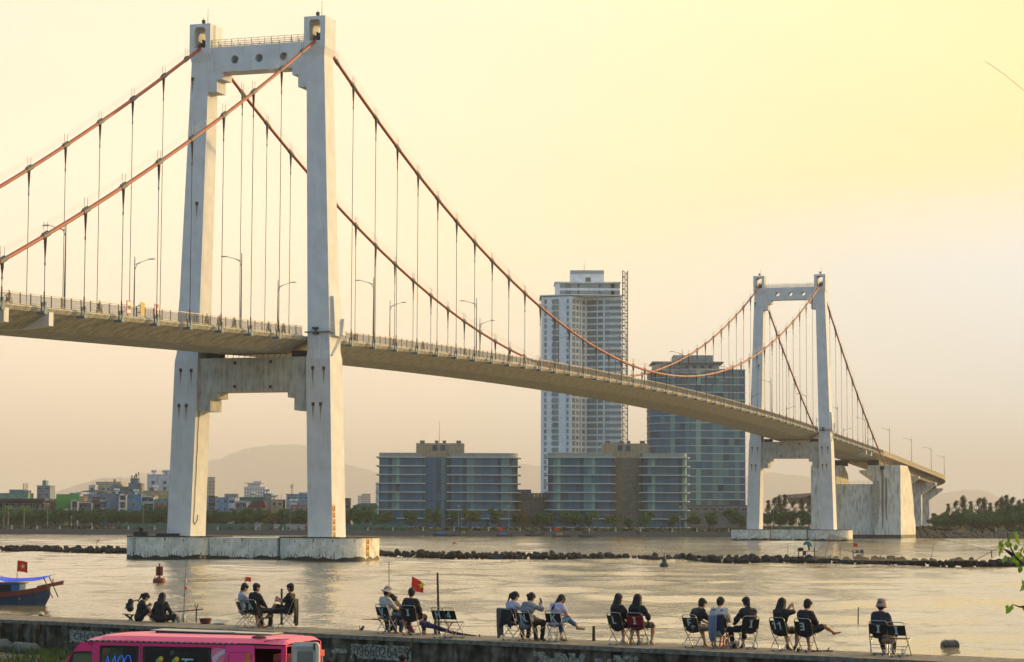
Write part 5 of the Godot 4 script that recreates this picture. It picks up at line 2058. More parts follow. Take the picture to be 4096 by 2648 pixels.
func build_far_city() -> void:
	build_houses()
	office("blue glass office block with pale floor slabs and a curved corner", 952.0, [1517, 1690, 1800, 2072], 1811, glass_tones()[3], 1, [1663, 1856])
	office("glass office block with a tan glazed middle, under the white apartment tower", 950.0, [2191, 2451, 2569, 2749], 1812, tone("tan_glazing", 0.19, 0.175, 0.125), 2, [2411, 2596])
	build_highrise()
	var stone := tone("brown_stone", 0.17, 0.135, 0.10)
	var lk := house("stone_link_building", "low brown stone-clad building linking the two glass blocks", 2068, 2194, 1992, 958, 12, stone, 0, 0, {"huts": [[-0.27, 0.44, 3.2, glass_tones()[2]]]})
	for r in 3:
		for c in 9:
			var m := MB.new()
			m.box(Vector3(-5.7 + c * 1.42, 13.6 - r * 3.2, 0.05), Vector3(1.3, 3.0, 0.08))
			put("stone_panel", m, tone("stone_panel_%d" % ((r * 5 + c * 3) % 3), [0.16, 0.18, 0.20][(r * 5 + c * 3) % 3], [0.13, 0.145, 0.155][(r * 5 + c * 3) % 3], [0.10, 0.11, 0.115][(r * 5 + c * 3) % 3]), lk)
	house("tower_podium", "grey podium below the blue glass tower", 2745, 2992, 2022, 1040, 14, tone("podium_grey", 0.17, 0.17, 0.16), 1, 8, {"ww": 2.4})
	# trees along the promenade
	var tm := MB.new()
	tm.tube([Vector3(0, -0.3, 0), Vector3(0.05, 2.2, 0), Vector3(-0.1, 4.4, 0.1), Vector3(0, 6.0, 0)], [0.22, 0.17, 0.13, 0.06], 6)
	for g in 5:
		var a := g * 1.3
		tm.tube([Vector3(0, 3.2 + g * 0.3, 0), Vector3(cos(a) * 1.3, 4.9 + g * 0.2, sin(a) * 1.3), Vector3(cos(a) * 2.2, 6.2, sin(a) * 2.2)], [0.1, 0.07, 0.03], 4)
	trunk_mesh = tm.mesh()
	var crowns := []
	for k in 4:
		crowns.append(leaf_crown([Vector3(3.6, 2.3, 3.6), Vector3(3.0, 2.8, 3.0), Vector3(4.2, 2.6, 4.0), Vector3(3.4, 3.2, 3.2)][k], 2600, 0.42, 40 + k).mesh())
	var greens := [leaf_mat("leaf_olive", 0.12, 0.155, 0.036), leaf_mat("leaf_green", 0.065, 0.155, 0.042), leaf_mat("leaf_dark", 0.048, 0.125, 0.042), leaf_mat("leaf_tawny", 0.15, 0.12, 0.040)]
	var gw := ["olive", "green", "dark green", "tawny"]
	rng.seed = 61
	# px, crown top row, tone, place
	var list := []
	for x in [30, 95, 150, 235, 300, 345, 395, 440, 480, 520, 560, 600, 640, 660]:
		list.append([x + rng.randf_range(-8, 8), 2024 + rng.randf_range(-6, 14), [2, 1, 1, 2, 0][int(x) % 5], "below the houses upstream of the tower"])
	for x in [838, 880, 930, 985, 1020, 1055, 1100, 1140, 1180, 1210]:
		list.append([x + rng.randf_range(-8, 8), 2028 + rng.randf_range(-6, 10), [1, 2, 0][int(x) % 3], "between the legs of the first tower"])
	for x in [1395, 1430, 1470]:
		list.append([x, 2018 + rng.randf_range(0, 10), 1, "beside the quay-side tower leg"])
	for q in [[1500, 2046, 1], [1548, 2036, 0], [1645, 2036, 1], [1735, 2030, 1], [1808, 2034, 1], [1885, 2024, 0], [1985, 2024, 0], [2075, 2034, 3]]:
		list.append([q[0], q[1], q[2], "in front of the curved glass block"])
	for q in [[2150, 2040, 1], [2200, 2036, 1], [2262, 2036, 1], [2300, 2038, 1], [2362, 2036, 1], [2445, 2042, 0], [2515, 2062, 1], [2585, 2040, 1], [2690, 2044, 1], [2775, 2046, 0]]:
		list.append([q[0], q[1], q[2], "in front of the tan-centred glass block"])
	for q in [[2845, 2038, 1], [2930, 2030, 2], [2965, 2050, 2], [3080, 2036, 2], [3120, 2030, 1], [3160, 2040, 2], [3205, 2032, 2], [3250, 2042, 1]]:
		list.append([q[0], q[1], q[2], "around the far tower's legs"])
	for k in list.size():
		var q: Array = list[k]
		var d := 925.0 + rng.randf_range(-6, 14)
		var tp := at_depth(q[0], q[1], d)
		var h := tp.y - 1.9
		var s := h / 8.6
		far_tree(Vector3(tp.x, 1.9, -d), s, crowns[k % 4], greens[q[2]], "%s riverside tree %s" % [gw[q[2]], q[3]])
	# second, taller row of trees close to the houses fills the gaps
	for k in 26:
		var x := 10.0 + k * 27.0 if k < 26 else 0.0
		if x > 660:
			x = 830.0 + (k - 25) * 30.0
		var d := 945.0 + rng.randf_range(-4, 10)
		var tp := at_depth(x, 2034 + rng.randf_range(-8, 12), d)
		far_tree(Vector3(tp.x, 1.9, -d), (tp.y - 1.9) / 8.6, crowns[(k + 1) % 4], greens[[2, 1, 2][k % 3]], "%s tree close to the upstream houses" % gw[[2, 1, 2][k % 3]])
	for k in 14:
		var x := 835.0 + k * 28.5
		var d := 945.0 + rng.randf_range(-4, 10)
		var tp := at_depth(x, 2040 + rng.randf_range(-8, 12), d)
		far_tree(Vector3(tp.x, 1.9, -d), (tp.y - 1.9) / 8.6, crowns[(k + 1) % 4], greens[[2, 1, 2][k % 3]], "%s tree close to the houses between the tower legs" % gw[[2, 1, 2][k % 3]])
	# thick wood on the downstream bank, trees that can be told apart
	for k in 26:
		var x := 3745.0 + (k % 13) * 30.0 + rng.randf_range(-10, 10)
		var d := 930.0 + (30.0 if k < 13 else 0.0) + rng.randf_range(-6, 6)
		var row := (2022.0 if k < 13 else 2050.0) + rng.randf_range(-8, 14) - (16.0 if x > 4030 else 0.0)
		if x < 3790:
			row += 10
		var tp := at_depth(x, row, d)
		far_tree(Vector3(tp.x, 1.9, -d), (tp.y - 1.9) / 8.6, crowns[k % 4], greens[[2, 1, 2, 2][k % 4]], "%s bushy tree in the wood beside the viaduct" % gw[[2, 1, 2, 2][k % 4]], "bushy_tree", 0.9)
	# feathery casuarinas behind
	var cas := []
	for k in 3:
		var c := MB.new()
		var g := RandomNumberGenerator.new()
		g.seed = 80 + k
		for b in 34:
			var y := pow(g.randf(), 0.8)
			var a := g.randf() * TAU
			var out := Vector3(cos(a), 0, sin(a))
			var ln := (1.0 - y * 0.82) * g.randf_range(2.2, 4.6)
			var start := Vector3(0.25 * y, 3.0 + y * 12.0, 0)
			for i in 46:
				var f := g.randf()
				var p := start + out * ln * f + Vector3(0, ln * (0.75 * f - 0.5 * f * f), 0) + Vector3(g.randfn(), g.randfn(), g.randfn()) * 0.34
				var s := Vector3(g.randfn() * 0.3 + 0.2, g.randf_range(-0.7, 0.7), g.randfn() * 0.3)
				var w := Vector3(g.randfn(), g.randfn(), g.randfn()).normalized() * 0.09
				c.tint = Color(1, 1, 1) * g.randf_range(0.8, 1.15)
				c.quad(p - w, p + w, p + s + w, p + s - w)
		c.use_col = true
		cas.append(c.mesh())
	var ctr := MB.new()
	ctr.tube([Vector3(0, -0.3, 0), Vector3(0.1, 8, 0), Vector3(0.25, 15.6, 0)], [0.3, 0.18, 0.04], 6)
	var ctm := ctr.mesh()
	var cm := leaf_mat("casuarina", 0.055, 0.065, 0.036)
	var cl := [[3070, 1996, 1], [3095, 1978, 1], [3115, 1970, 1], [3135, 1972, 1], [3170, 1992, 1], [3205, 1984, 1], [3235, 1976, 1], [3255, 1970, 1], [3270, 1982, 1], [3790, 2010, 0], [3820, 1992, 0], [3850, 1972, 0], [3880, 2000, 0], [3912, 1980, 0], [3934, 1980, 0], [3958, 2006, 0], [3985, 1992, 0], [4005, 1976, 0], [4022, 1974, 0], [4045, 1976, 0], [4075, 1990, 0], [4095, 1988, 0]]
	for k in cl.size():
		var q: Array = cl[k]
		var d := 1010.0 + rng.randf_range(-15, 15)
		var tp := at_depth(q[0], q[1], d)
		var o := thing("casuarina", "feathery casuarina behind the far tower" if q[2] else "feathery casuarina above the wood beside the viaduct", "tree", Transform3D(Basis(Vector3.UP, 0.2 * rng.randfn()).scaled(Vector3.ONE * ((tp.y - 2.0) / 16.5)), Vector3(tp.x, 2.0, -d)), "casuarinas on the far bank")
		put("trunk", ctm, mat("far_bark"), o)
		put("crown", cas[k % 3], cm, o)
	# palms upstream
	var pb := MB.new()
	for g in 16:
		var a := g * TAU / 16 + 0.2 * sin(g * 5.0)
		var up := 0.8 + 0.5 * sin(g * 2.3)
		var prev := Vector3.ZERO
		for i in 5:
			var f := (i + 1) / 5.0
			var q := Vector3(cos(a) * 3.2 * f, up * 2.4 * f - 3.4 * f * f, sin(a) * 3.2 * f)
			var w := Vector3(-sin(a), 0, cos(a)) * 0.42 * (1.1 - f)
			pb.tri(prev, prev + Vector3(0, 0.1, 0), q)
			pb.quad(prev - w, q - w * 0.8 - Vector3(0, 0.3, 0), q, prev)
			pb.quad(prev, q, q + w * 0.8 - Vector3(0, 0.3, 0), prev + w)
			prev = q
	var pbm := pb.mesh()
	var ptr := MB.new()
	ptr.tube([Vector3(0, -0.2, 0), Vector3(0.05, 0.6, 0), Vector3(0.1, 5, 0), Vector3(0, 8.2, 0)], [0.42, 0.3, 0.22, 0.16], 7)
	var ptm := ptr.mesh()
	for q in [[16, 2052, 0.8], [32, 2030, 1.0], [97, 2030, 1.0]]:
		var d := 918.0
		var b := at_depth(q[0], 2080, d)
		var o := thing("palm", "palm with whitened trunk on the promenade below the dark-roofed restaurant", "tree", T(Vector3(b.x, 1.9, -d), q[0], q[2]), "palms on the promenade")
		put("trunk", ptm, mat("palm_bark", 0.24, 0.21, 0.17, 0.95), o)
		put("crown", pbm, greens[2], o, Transform3D(Basis(), Vector3(0, 8.2, 0)))
	# ground cover under the trees
	var gc := MB.new()
	rng.seed = 90
	for k in 9000:
		var x := rng.randf_range(-215, 215)
		var z := -rng.randf_range(909, 940)
		var h := rng.randf_range(0.3, 1.6)
		if absf(x - 60) > 0 and x > 160:
			h *= 1.7
		var p := Vector3(x, 1.9 + h * 0.5, z)
		var u := Vector3(rng.randfn(), rng.randfn() * 0.6, rng.randfn()).normalized() * h * 0.8
		var v := u.cross(Vector3(rng.randfn(), rng.randfn(), rng.randfn())).normalized() * h * 0.6
		gc.tint = [Color(0.07, 0.08, 0.03), Color(0.05, 0.065, 0.03), Color(0.12, 0.085, 0.035), Color(0.06, 0.09, 0.03)][rng.randi() % 4]
		gc.quad(p - u, p + v, p + u, p - v)
	gc.use_col = true
	var gm := mat("undergrowth_leaf", 1, 1, 1, 0.95)
	gm.vertex_color_use_as_albedo = true
	var go := MeshInstance3D.new()
	go.name = "undergrowth"
	go.mesh = gc.mesh()
	go.material_override = gm
	add_child(go)
	tag(go, "low scrub and grass under the far bank trees", "undergrowth", "", "stuff")
	# site hoarding along the promenade: green sheets, a few printed white ones
	var gh := worn("hoarding_green", 0.055, 0.15, 0.105, 0.8, 0.2, 0.1)
	var wh := worn("hoarding_white", 0.40, 0.42, 0.42, 0.8, 0.3, 0.25)
	for run in [[472, 1235, "green sheet hoarding with some white panels behind the first tower"], [1385, 1640, "green sheet hoarding beside the curved glass block"], [2990, 3260, "green sheet hoarding behind the far tower"]]:
		var x0 := at_depth(run[0], 2100, 910).x
		var x1 := at_depth(run[1], 2100, 910).x
		var f := thing("site_hoarding", run[2], "fence", Transform3D(Basis(), Vector3(x0, 1.9, -910)))
		var n := int((x1 - x0) / 2.4)
		for k in n:
			var px := px_of(Vector3(x0 + k * 2.4, 3, -910)).x
			var w := (px > 1000 and px < 1026) or (px > 1072 and px < 1102) or (px > 1136 and px < 1235)
			var m := MB.new()
			m.box(Vector3(k * 2.4 + 1.2, 1.15, 0), Vector3(2.36, 2.3, 0.06))
			put("panel", m, wh if w else gh, f)
	# small pale markers and benches along the embankment, promenade lamps
	rng.seed = 92
	for k in 34:
		var x := -205.0 + k * 11.6 + rng.randf_range(-3, 3)
		if x > 112:
			continue
		var m := MB.new()
		m.taper(Vector3(0, 0, 0), 0.3, 0.3, Vector3(0, 1.0 + 0.4 * rng.randf(), 0), 0.16, 0.16)
		m.lathe(Vector3(0, 1.2, 0), [Vector2(0.2, 0), Vector2(0.24, 0.14), Vector2(0, 0.3)], 6)
		single("mooring_post", m, mat("post_white", 0.45, 0.43, 0.38, 0.8), "short pale post along the far embankment edge", "post", Transform3D(Basis(), Vector3(x, 1.88, -905.5)), "pale posts on the far embankment")
	for px in [190, 286, 572, 1160, 1834, 2035, 2720, 3093, 3245]:
		var p := at_depth(px, 2080, 912)
		var o := thing("promenade_lamp", "thin promenade lamp among the far bank trees", "lamp", Transform3D(Basis(), Vector3(p.x, 1.9, -912)), "lamps on the far promenade")
		var m := MB.new()
		m.tube([Vector3(0, 0, 0), Vector3(0, 9.5 if px != 286 else 4.5, 0)], [0.11, 0.06], 5)
		put("pole", m, mat("lamp_pale", 0.30, 0.29, 0.26, 0.6), o)
		m = MB.new()
		m.blob(Vector3(0, 9.6 if px != 286 else 4.7, 0), Vector3(0.25, 0.3, 0.25), 5, 6)
		put("lantern", m, mat("lantern_white", 0.45, 0.42, 0.36, 0.5), o)
	# riprap of the downstream bank
	var rip := MB.new()
	for k in 900:
		var x := rng.randf_range(120, 225)
		var z := rng.randf()
		rip.blob(Vector3(x, -0.2 + z * 2.4, -899.0 - z * 6.0), Vector3.ONE * rng.randf_range(0.4, 1.0), 4, 5, 0.25, rng)
	var ro := MeshInstance3D.new()
	ro.name = "riprap"
	ro.mesh = rip.mesh()
	ro.material_override = worn("riprap_stone", 0.13, 0.115, 0.09, 0.95, 0.4, 0.3)
	add_child(ro)
	tag(ro, "grey riprap stones along the downstream bank", "riprap", "", "stuff")


# ---------- things on the water
func rock_mesh(sd: int) -> ArrayMesh:
	var g := RandomNumberGenerator.new()
	g.seed = sd
	var m := MB.new()
	m.blob(Vector3.ZERO, Vector3(1.0, 0.72, 0.85), 4, 7, 0.22, g)
	# facet the blob: rebuild with flat faces
	var f := MB.new()
	for k in range(0, m.ix.size(), 3):
		f.tri(m.v[m.ix[k]], m.v[m.ix[k + 2]], m.v[m.ix[k + 1]])
	return f.mesh()


func flag(parent: Node3D, base: Vector3, w: float, h: float, col: StandardMaterial3D, star := true, torn := false) -> void:
	# cloth waving away from the pole along +x
	var m := MB.new()
	var n := 8
	for i in n:
		for j in 4:
			var p := []
			for q in [Vector2(0, 0), Vector2(1, 0), Vector2(1, 1), Vector2(0, 1)]:
				var u: float = (i + q.x) / n
				var v: float = (j + q.y) / 4.0
				var top := 1.0
				if torn:
					top = lerpf(1.0, 0.62, u)
				p.append(base + Vector3(u * w, v * h * top - u * u * h * 0.16 + (0.0 if not torn else 0.1 * h * u), sin(u * 7.0 + v) * 0.06 * w * u))
			m.quad(p[0], p[1], p[2], p[3])
	put("flag_cloth", m, col, parent)
	if star:
		m = MB.new()
		var poly := PackedVector2Array()
		for k in 10:
			var r := (0.26 if k % 2 == 0 else 0.105) * h
			var a := PI / 2 + k * PI / 5
			poly.append(Vector2(cos(a), sin(a)) * r)
		m.prism(poly, 0.01, Transform3D(Basis(Vector3.UP, 0.05), base + Vector3(w * (0.55 if not torn else 0.86), h * 0.46 if not torn else h * 0.42, 0.075 * w)))
		put("star", m, mat("star_yellow", 0.62, 0.48, 0.03, 0.8), parent)


# hull from stations: x, half beam at deck, deck height, half beam at waterline, keel height
func hull(st: Array) -> MB:
	var m := MB.new()
	for k in st.size() - 1:
		var a: Array = st[k]
		var b: Array = st[k + 1]
		for s in [-1.0, 1.0]:
			var p := [Vector3(a[0], a[2], s * a[1]), Vector3(a[0], (a[2] + a[4]) * 0.45, s * lerpf(a[1], a[3], 0.5)), Vector3(a[0], a[4], s * a[3]), Vector3(a[0], a[4] - 0.15, 0)]
			var q := [Vector3(b[0], b[2], s * b[1]), Vector3(b[0], (b[2] + b[4]) * 0.45, s * lerpf(b[1], b[3], 0.5)), Vector3(b[0], b[4], s * b[3]), Vector3(b[0], b[4] - 0.15, 0)]
			for i in 3:
				if s > 0:
					m.quad(p[i], p[i + 1], q[i + 1], q[i])
				else:
					m.quad(p[i], q[i], q[i + 1], p[i + 1])
		m.quad(Vector3(a[0], a[2] - 0.12, a[1]), Vector3(b[0], b[2] - 0.12, b[1]), Vector3(b[0], b[2] - 0.12, -b[1]), Vector3(a[0], a[2] - 0.12, -a[1]))
	return m


func build_fishing_boat() -> void:
	var p := on_level(6, 2428)
	var o := thing("fishing_boat", "blue wooden fishing boat with red gunwale, blue awning and a red flag", "boat", T(p, -0.06))
	var bm := worn("boat_blue", 0.020, 0.055, 0.13, 0.6, 0.3, 0.8)
	var rm := worn("boat_red", 0.16, 0.030, 0.022, 0.6, 0.3, 0.8)
	var cb := worn("cabin_blue", 0.018, 0.13, 0.36, 0.5, 0.2, 0.8)
	var wood := mat("boat_wood", 0.10, 0.065, 0.04, 0.8)
	var st := [[-7.5, 0.95, 1.15, 0.6, -0.1], [-5, 1.25, 0.95, 1.0, -0.3], [-2.5, 1.35, 0.95, 1.1, -0.4], [0, 1.3, 1.02, 1.0, -0.4], [1.4, 1.1, 1.15, 0.7, -0.35], [2.6, 0.65, 1.35, 0.22, -0.2], [3.2, 0.3, 1.52, 0.06, 0.3], [3.5, 0.1, 1.62, 0.03, 0.9]]
	put("hull", hull(st), bm, o)
	for s in [-1.0, 1.0]:
		var m := MB.new()
		for k in st.size() - 1:
			var a: Array = st[k]
			var b: Array = st[k + 1]
			var up := 0.05
			m.hexa([Vector3(a[0], a[2] - 0.32, s * a[1] + 0.05), Vector3(b[0], b[2] - 0.3, s * b[1] + 0.05), Vector3(b[0], b[2] - 0.3, s * b[1] - 0.05), Vector3(a[0], a[2] - 0.32, s * a[1] - 0.05), Vector3(a[0], a[2] + up, s * a[1] * 1.03 + 0.06), Vector3(b[0], b[2] + up, s * b[1] * 1.03 + 0.06), Vector3(b[0], b[2] + up, s * b[1] * 1.03 - 0.06), Vector3(a[0], a[2] + up, s * a[1] * 1.03 - 0.06)])
		put("gunwale", m, rm, o)
	var m := MB.new()
	m.hexa([Vector3(2.6, 1.3, 0.22), Vector3(4.45, 1.62, 0.1), Vector3(4.45, 1.62, -0.1), Vector3(2.6, 1.3, -0.22), Vector3(2.6, 1.52, 0.22), Vector3(4.5, 1.92, 0.1), Vector3(4.5, 1.92, -0.1), Vector3(2.6, 1.52, -0.22)])
	put("bow_plank", m, worn("bow_red", 0.30, 0.075, 0.035, 0.6, 0.2, 0.8), o)
	var top := Node3D.new()
	o.add_child(top)
	top.name = "superstructure"
	top.position.x = 3.25
	top.scale = Vector3(1, 0.64, 1)
	# cabin with dark doorway and window
	m = MB.new()
	m.box(Vector3(-2.9, 1.75, 0.0), Vector3(2.3, 1.75, 1.7))
	put("cabin", m, cb, top)
	m = MB.new()
	m.box(Vector3(-2.85, 1.85, 0.87), Vector3(0.95, 1.3, 0.05))
	put("doorway", m, mat("boat_dark", 0.012, 0.014, 0.018, 0.9), top)
	m = MB.new()
	m.box(Vector3(-3.85, 2.15, 0.87), Vector3(0.45, 0.5, 0.05))
	put("window", m, mat("boat_pane", 0.30, 0.32, 0.32, 0.3), top)
	m = MB.new()
	m.box(Vector3(-2.9, 0.98, 0.9), Vector3(2.5, 0.13, 0.05))
	put("rubbing_strip", m, mat("strip_yellow", 0.42, 0.27, 0.03, 0.7), top)
	m = MB.new()
	m.box(Vector3(-2.9, 2.68, 0), Vector3(2.7, 0.1, 1.95))
	put("cabin_roof", m, wood, top)
	m = MB.new()
	m.box(Vector3(-5.2, 1.6, 0), Vector3(2.2, 1.3, 1.6))
	put("wheelhouse", m, cb, top)
	# awning: sagging sheet
	m = MB.new()
	var n := 10
	for i in n:
		for j in 4:
			var q := []
			for c in [Vector2(0, 0), Vector2(1, 0), Vector2(1, 1), Vector2(0, 1)]:
				var u: float = (i + c.x) / n
				var v: float = (j + c.y) / 4.0 - 0.5
				var sag := -1.7 * u * (1.0 - u) * (0.6 + absf(v)) - 0.15 * sin(u * 9.0) * v - 0.5 * maxf(0.0, v) * (0.4 + u * (1.0 - u) * 2.0)
				q.append(Vector3(-3.55 + u * 4.0, 3.35 + 0.28 * u + sag * 1.0, v * 1.9))
			m.quad(q[0], q[3], q[2], q[1])
			m.quad(q[0] + Vector3(0, 0.012, 0), q[1] + Vector3(0, 0.012, 0), q[2] + Vector3(0, 0.012, 0), q[3] + Vector3(0, 0.012, 0))
	put("awning", m, mat("tarp_blue", 0.01, 0.08, 0.75, 0.7), top)
	for q in [[0.35, 1.1, -0.05, 3.4, 0.8], [0.35, 1.1, -0.05, 3.4, -0.8], [-3.5, 2.7, -3.55, 3.45, 0.9], [-3.5, 2.7, -3.55, 3.45, -0.9], [-4.2, 2.3, -4.15, 3.6, 0.3]]:
		m = MB.new()
		m.tube([Vector3(q[0] + 0.3, q[1], q[4]), Vector3(q[2], q[3], q[4])], [0.045], 5)
		put("awning_pole", m, wood, top)
	m = MB.new()
	m.tube([Vector3(1.12, 1.7, 0.2), Vector3(1.17, 3.35, 0.2)], [0.03, 0.02], 5)
	put("flagpole", m, wood, o)
	flag(o, Vector3(1.17, 2.55, 0.2), 0.72, 0.78, mat("flag_red", 0.55, 0.03, 0.012, 0.8))
	m = MB.new()
	m.blob(Vector3(-1.55, 1.55, 0.85), Vector3(0.16, 0.3, 0.12), 6, 8)
	put("tyre_fender", m, mat("rubber"), top)
	m = MB.new()
	for k in 3:
		m.blob(Vector3(-4.3 + k * 0.28, 2.55 + 0.12 * sin(k * 3.0), 0.6), Vector3(0.2, 0.28, 0.2), 5, 7, 0.2, rng)
	put("net_bundle", m, mat("net_green", 0.04, 0.16, 0.14, 0.9), top)
	m = MB.new()
	m.tube([Vector3(1.9, -0.1, 0.2), Vector3(2.6, 0.02, 0.25), Vector3(4.4, -0.02, 0.3)], [0.035], 5)
	m.tube([Vector3(3.4, 1.3, 0.1), Vector3(2.1, 0.0, 0.4)], [0.02], 4)
	put("mooring_line", m, mat("rope_dark", 0.06, 0.05, 0.04, 0.9), o)
	m = MB.new()
	m.tube([Vector3(3.7, 1.75, 0), Vector3(3.7, 2.05, 0)], [0.04], 5)
	put("bow_post", m, wood, o)


func far_boat(px: float, py: float, ln: float, label: String, cab: StandardMaterial3D, hullm: StandardMaterial3D, fl := false) -> void:
	var p := on_level(px, py)
	var o := thing("moored_boat", label, "boat", T(p, 0.1 if ln > 6 else -0.1), "boats moored along the far bank")
	var h := ln / 2
	put("hull", hull([[-h, ln * 0.1, 1.0, ln * 0.06, -0.1], [-h * 0.5, ln * 0.14, 0.75, ln * 0.1, -0.3], [h * 0.3, ln * 0.14, 0.75, ln * 0.1, -0.3], [h * 0.8, ln * 0.08, 1.1, ln * 0.03, -0.1], [h, 0.05, 1.5, 0.03, 0.7]]), hullm, o)
	var m := MB.new()
	m.box(Vector3(-h * 0.3, 1.35, 0), Vector3(ln * 0.3, 1.4, ln * 0.18))
	put("cabin", m, cab, o)
	m = MB.new()
	m.box(Vector3(-h * 0.3, 2.1, 0), Vector3(ln * 0.36, 0.1, ln * 0.22))
	put("cabin_roof", m, mat("boat_dark", 0.012, 0.014, 0.018, 0.9), o)
	m = MB.new()
	m.tube([Vector3(-h * 0.7, 0.8, 0), Vector3(-h * 0.72, 3.4, 0)], [0.06, 0.04], 4)
	put("mast", m, mat("boat_wood", 0.10, 0.065, 0.04, 0.8), o)
	if fl:
		flag(o, Vector3(-h * 0.72, 2.4, 0), 1.6, 1.1, mat("flag_red", 0.55, 0.03, 0.012, 0.8), false)


func build_river_things() -> void:
	build_fishing_boat()
	# breakwater: stones heaped in two straight runs
	var rocks := []
	for k in 6:
		rocks.append(rock_mesh(200 + k))
	var rm := [worn("rock_dark", 0.040, 0.037, 0.032, 0.95, 0.5, 0.5), worn("rock_brown", 0.055, 0.047, 0.038, 0.95, 0.5, 0.5), worn("rock_grey", 0.065, 0.063, 0.058, 0.95, 0.5, 0.5)]
	var a := Vector3(-97.1, 0, -449.4)
	var b := Vector3(72.6, 0, -334.7)
	var dir := (b - a).normalized()
	var runs := [["upstream", -18.0, 82.0, "dark rubble breakwater running upstream behind the tower's pile cap"], ["downstream", 88.0, 225.0, "long dark rubble breakwater crossing the river below the bridge span"]]
	rng.seed = 71
	for r in runs:
		var o := thing("breakwater", r[3], "breakwater", Transform3D(Basis(dir, Vector3.UP, Vector3(-dir.z, 0, dir.x)), a))
		var s: float = r[1]
		var front := 0
		var rest := []
		var n := 0
		while s < r[2]:
			var sz := 0.26 + 0.55 * pow(rng.randf(), 1.6)
			var frontrow := n % 2 == 0
			var z := rng.randf_range(0.3, 1.4) if frontrow else rng.randf_range(-1.4, 0.3)
			var tr := Transform3D(Basis(Vector3(rng.randfn(), rng.randfn(), rng.randfn()).normalized(), rng.randf() * TAU).scaled(Vector3.ONE * sz), Vector3(s, rng.randf_range(0.15, 0.55) + (0.3 if not frontrow else 0.0), z))
			# keep three hundred stones as single pieces, the others joined
			if front < 295 and (frontrow or rng.randf() < 0.5):
				put("stone", rocks[n % 6], rm[rng.randi() % 3], o, tr)
				front += 1
			else:
				rest.append(tr)
			s += 0.30 if r[0] == "downstream" else 0.34
			n += 1
		for k in 400:
			var sz := rng.randf_range(0.25, 0.6)
			rest.append(Transform3D(Basis(Vector3(rng.randfn(), rng.randfn(), rng.randfn()).normalized(), rng.randf() * TAU).scaled(Vector3.ONE * sz), Vector3(rng.randf_range(r[1], r[2]), rng.randf_range(-0.3, 0.65), rng.randf_range(-1.6, 1.4))))
		var mm := MultiMesh.new()
		mm.transform_format = MultiMesh.TRANSFORM_3D
		mm.mesh = rocks[1]
		mm.instance_count = rest.size()
		for k in rest.size():
			mm.set_instance_transform(k, rest[k])
		var mi := MultiMeshInstance3D.new()
		mi.name = "rubble"
		mi.multimesh = mm
		mi.material_override = rm[0]
		mi.set_meta("kind", "stuff")
		o.add_child(mi)
	# buoys
	var o := thing("red_buoy", "red channel buoy with a box-shaped top mark near the tower", "buoy", T(on_level(637, 2331), 0.5))
	var red := worn("buoy_red", 0.20, 0.022, 0.022, 0.6, 0.3, 1.0)
	var m := MB.new()
	m.lathe(Vector3.ZERO, [Vector2(0, -0.3), Vector2(0.62, -0.3), Vector2(0.64, 0.1), Vector2(0.62, 0.36), Vector2(0.45, 0.46), Vector2(0.2, 0.5), Vector2(0.16, 0.62), Vector2(0, 0.62)], 16)
	put("float", m, red, o)
	m = MB.new()
	m.box(Vector3(0, 1.15, 0), Vector3(0.72, 0.92, 0.04))
	m.box(Vector3(0, 1.15, 0), Vector3(0.04, 0.92, 0.72))
	put("top_mark", m, red, o)
	m = MB.new()
	m.tube([Vector3(0, 0.5, 0), Vector3(0, 1.75, 0)], [0.06], 6)
	m.lathe(Vector3(0, 1.72, 0), [Vector2(0.09, 0), Vector2(0.09, 0.16), Vector2(0.02, 0.2), Vector2(0, 0.2)], 8)
	put("mast", m, red, o)
	for s in [-1.0, 1.0]:
		m = MB.new()
		m.tube([Vector3(s * 0.48, 0.4, 0), Vector3(s * 0.52, 0.56, 0), Vector3(s * 0.4, 0.56, 0), Vector3(s * 0.38, 0.42, 0)], [0.03], 5)
		put("lifting_eye", m, red, o)
	o = thing("green_buoy", "small dark green channel buoy in front of the breakwater", "buoy", T(on_level(2658, 2271) + Vector3(0, 0.25, 0)))
	var gm := mat("buoy_green", 0.02, 0.045, 0.035, 0.6)
	m = MB.new()
	m.lathe(Vector3.ZERO, [Vector2(0, -0.3), Vector2(0.6, -0.3), Vector2(0.62, 0.2), Vector2(0.5, 0.4), Vector2(0.0, 0.45)], 12)
	put("float", m, gm, o)
	m = MB.new()
	m.lathe(Vector3(0, 0.4, 0), [Vector2(0.34, 0), Vector2(0.3, 0.5), Vector2(0.05, 1.05), Vector2(0.03, 1.45), Vector2(0, 1.45)], 8)
	put("top_mark", m, gm, o)
	o = thing("ball_float", "round yellow-white mooring float off the quay wall", "float", T(on_level(166, 2462)))
	m = MB.new()
	m.blob(Vector3(0, 0.05, 0), Vector3(0.185, 0.185, 0.185), 10, 14)
	put("ball", m, mat("float_cream", 0.45, 0.38, 0.16, 0.5), o)
	m = MB.new()
	m.lathe(Vector3(0, 0.05, 0), [Vector2(0.187, -0.08), Vector2(0.190, -0.02), Vector2(0.187, 0.02)], 14)
	put("seam", m, mat("float_moss", 0.08, 0.08, 0.03, 0.7), o)
	o = thing("drum_float", "black barrel float lying in the water downstream", "float", T(on_level(3800, 2612) + Vector3(0, 0.2, 0), 0.25))
	m = MB.new()
	m.tube([Vector3(-0.41, 0.14, 0), Vector3(-0.40, 0.14, 0), Vector3(-0.33, 0.14, 0), Vector3(0, 0.14, 0), Vector3(0.33, 0.14, 0), Vector3(0.40, 0.14, 0), Vector3(0.41, 0.14, 0)], [0.16, 0.24, 0.30, 0.315, 0.30, 0.24, 0.16], 16)
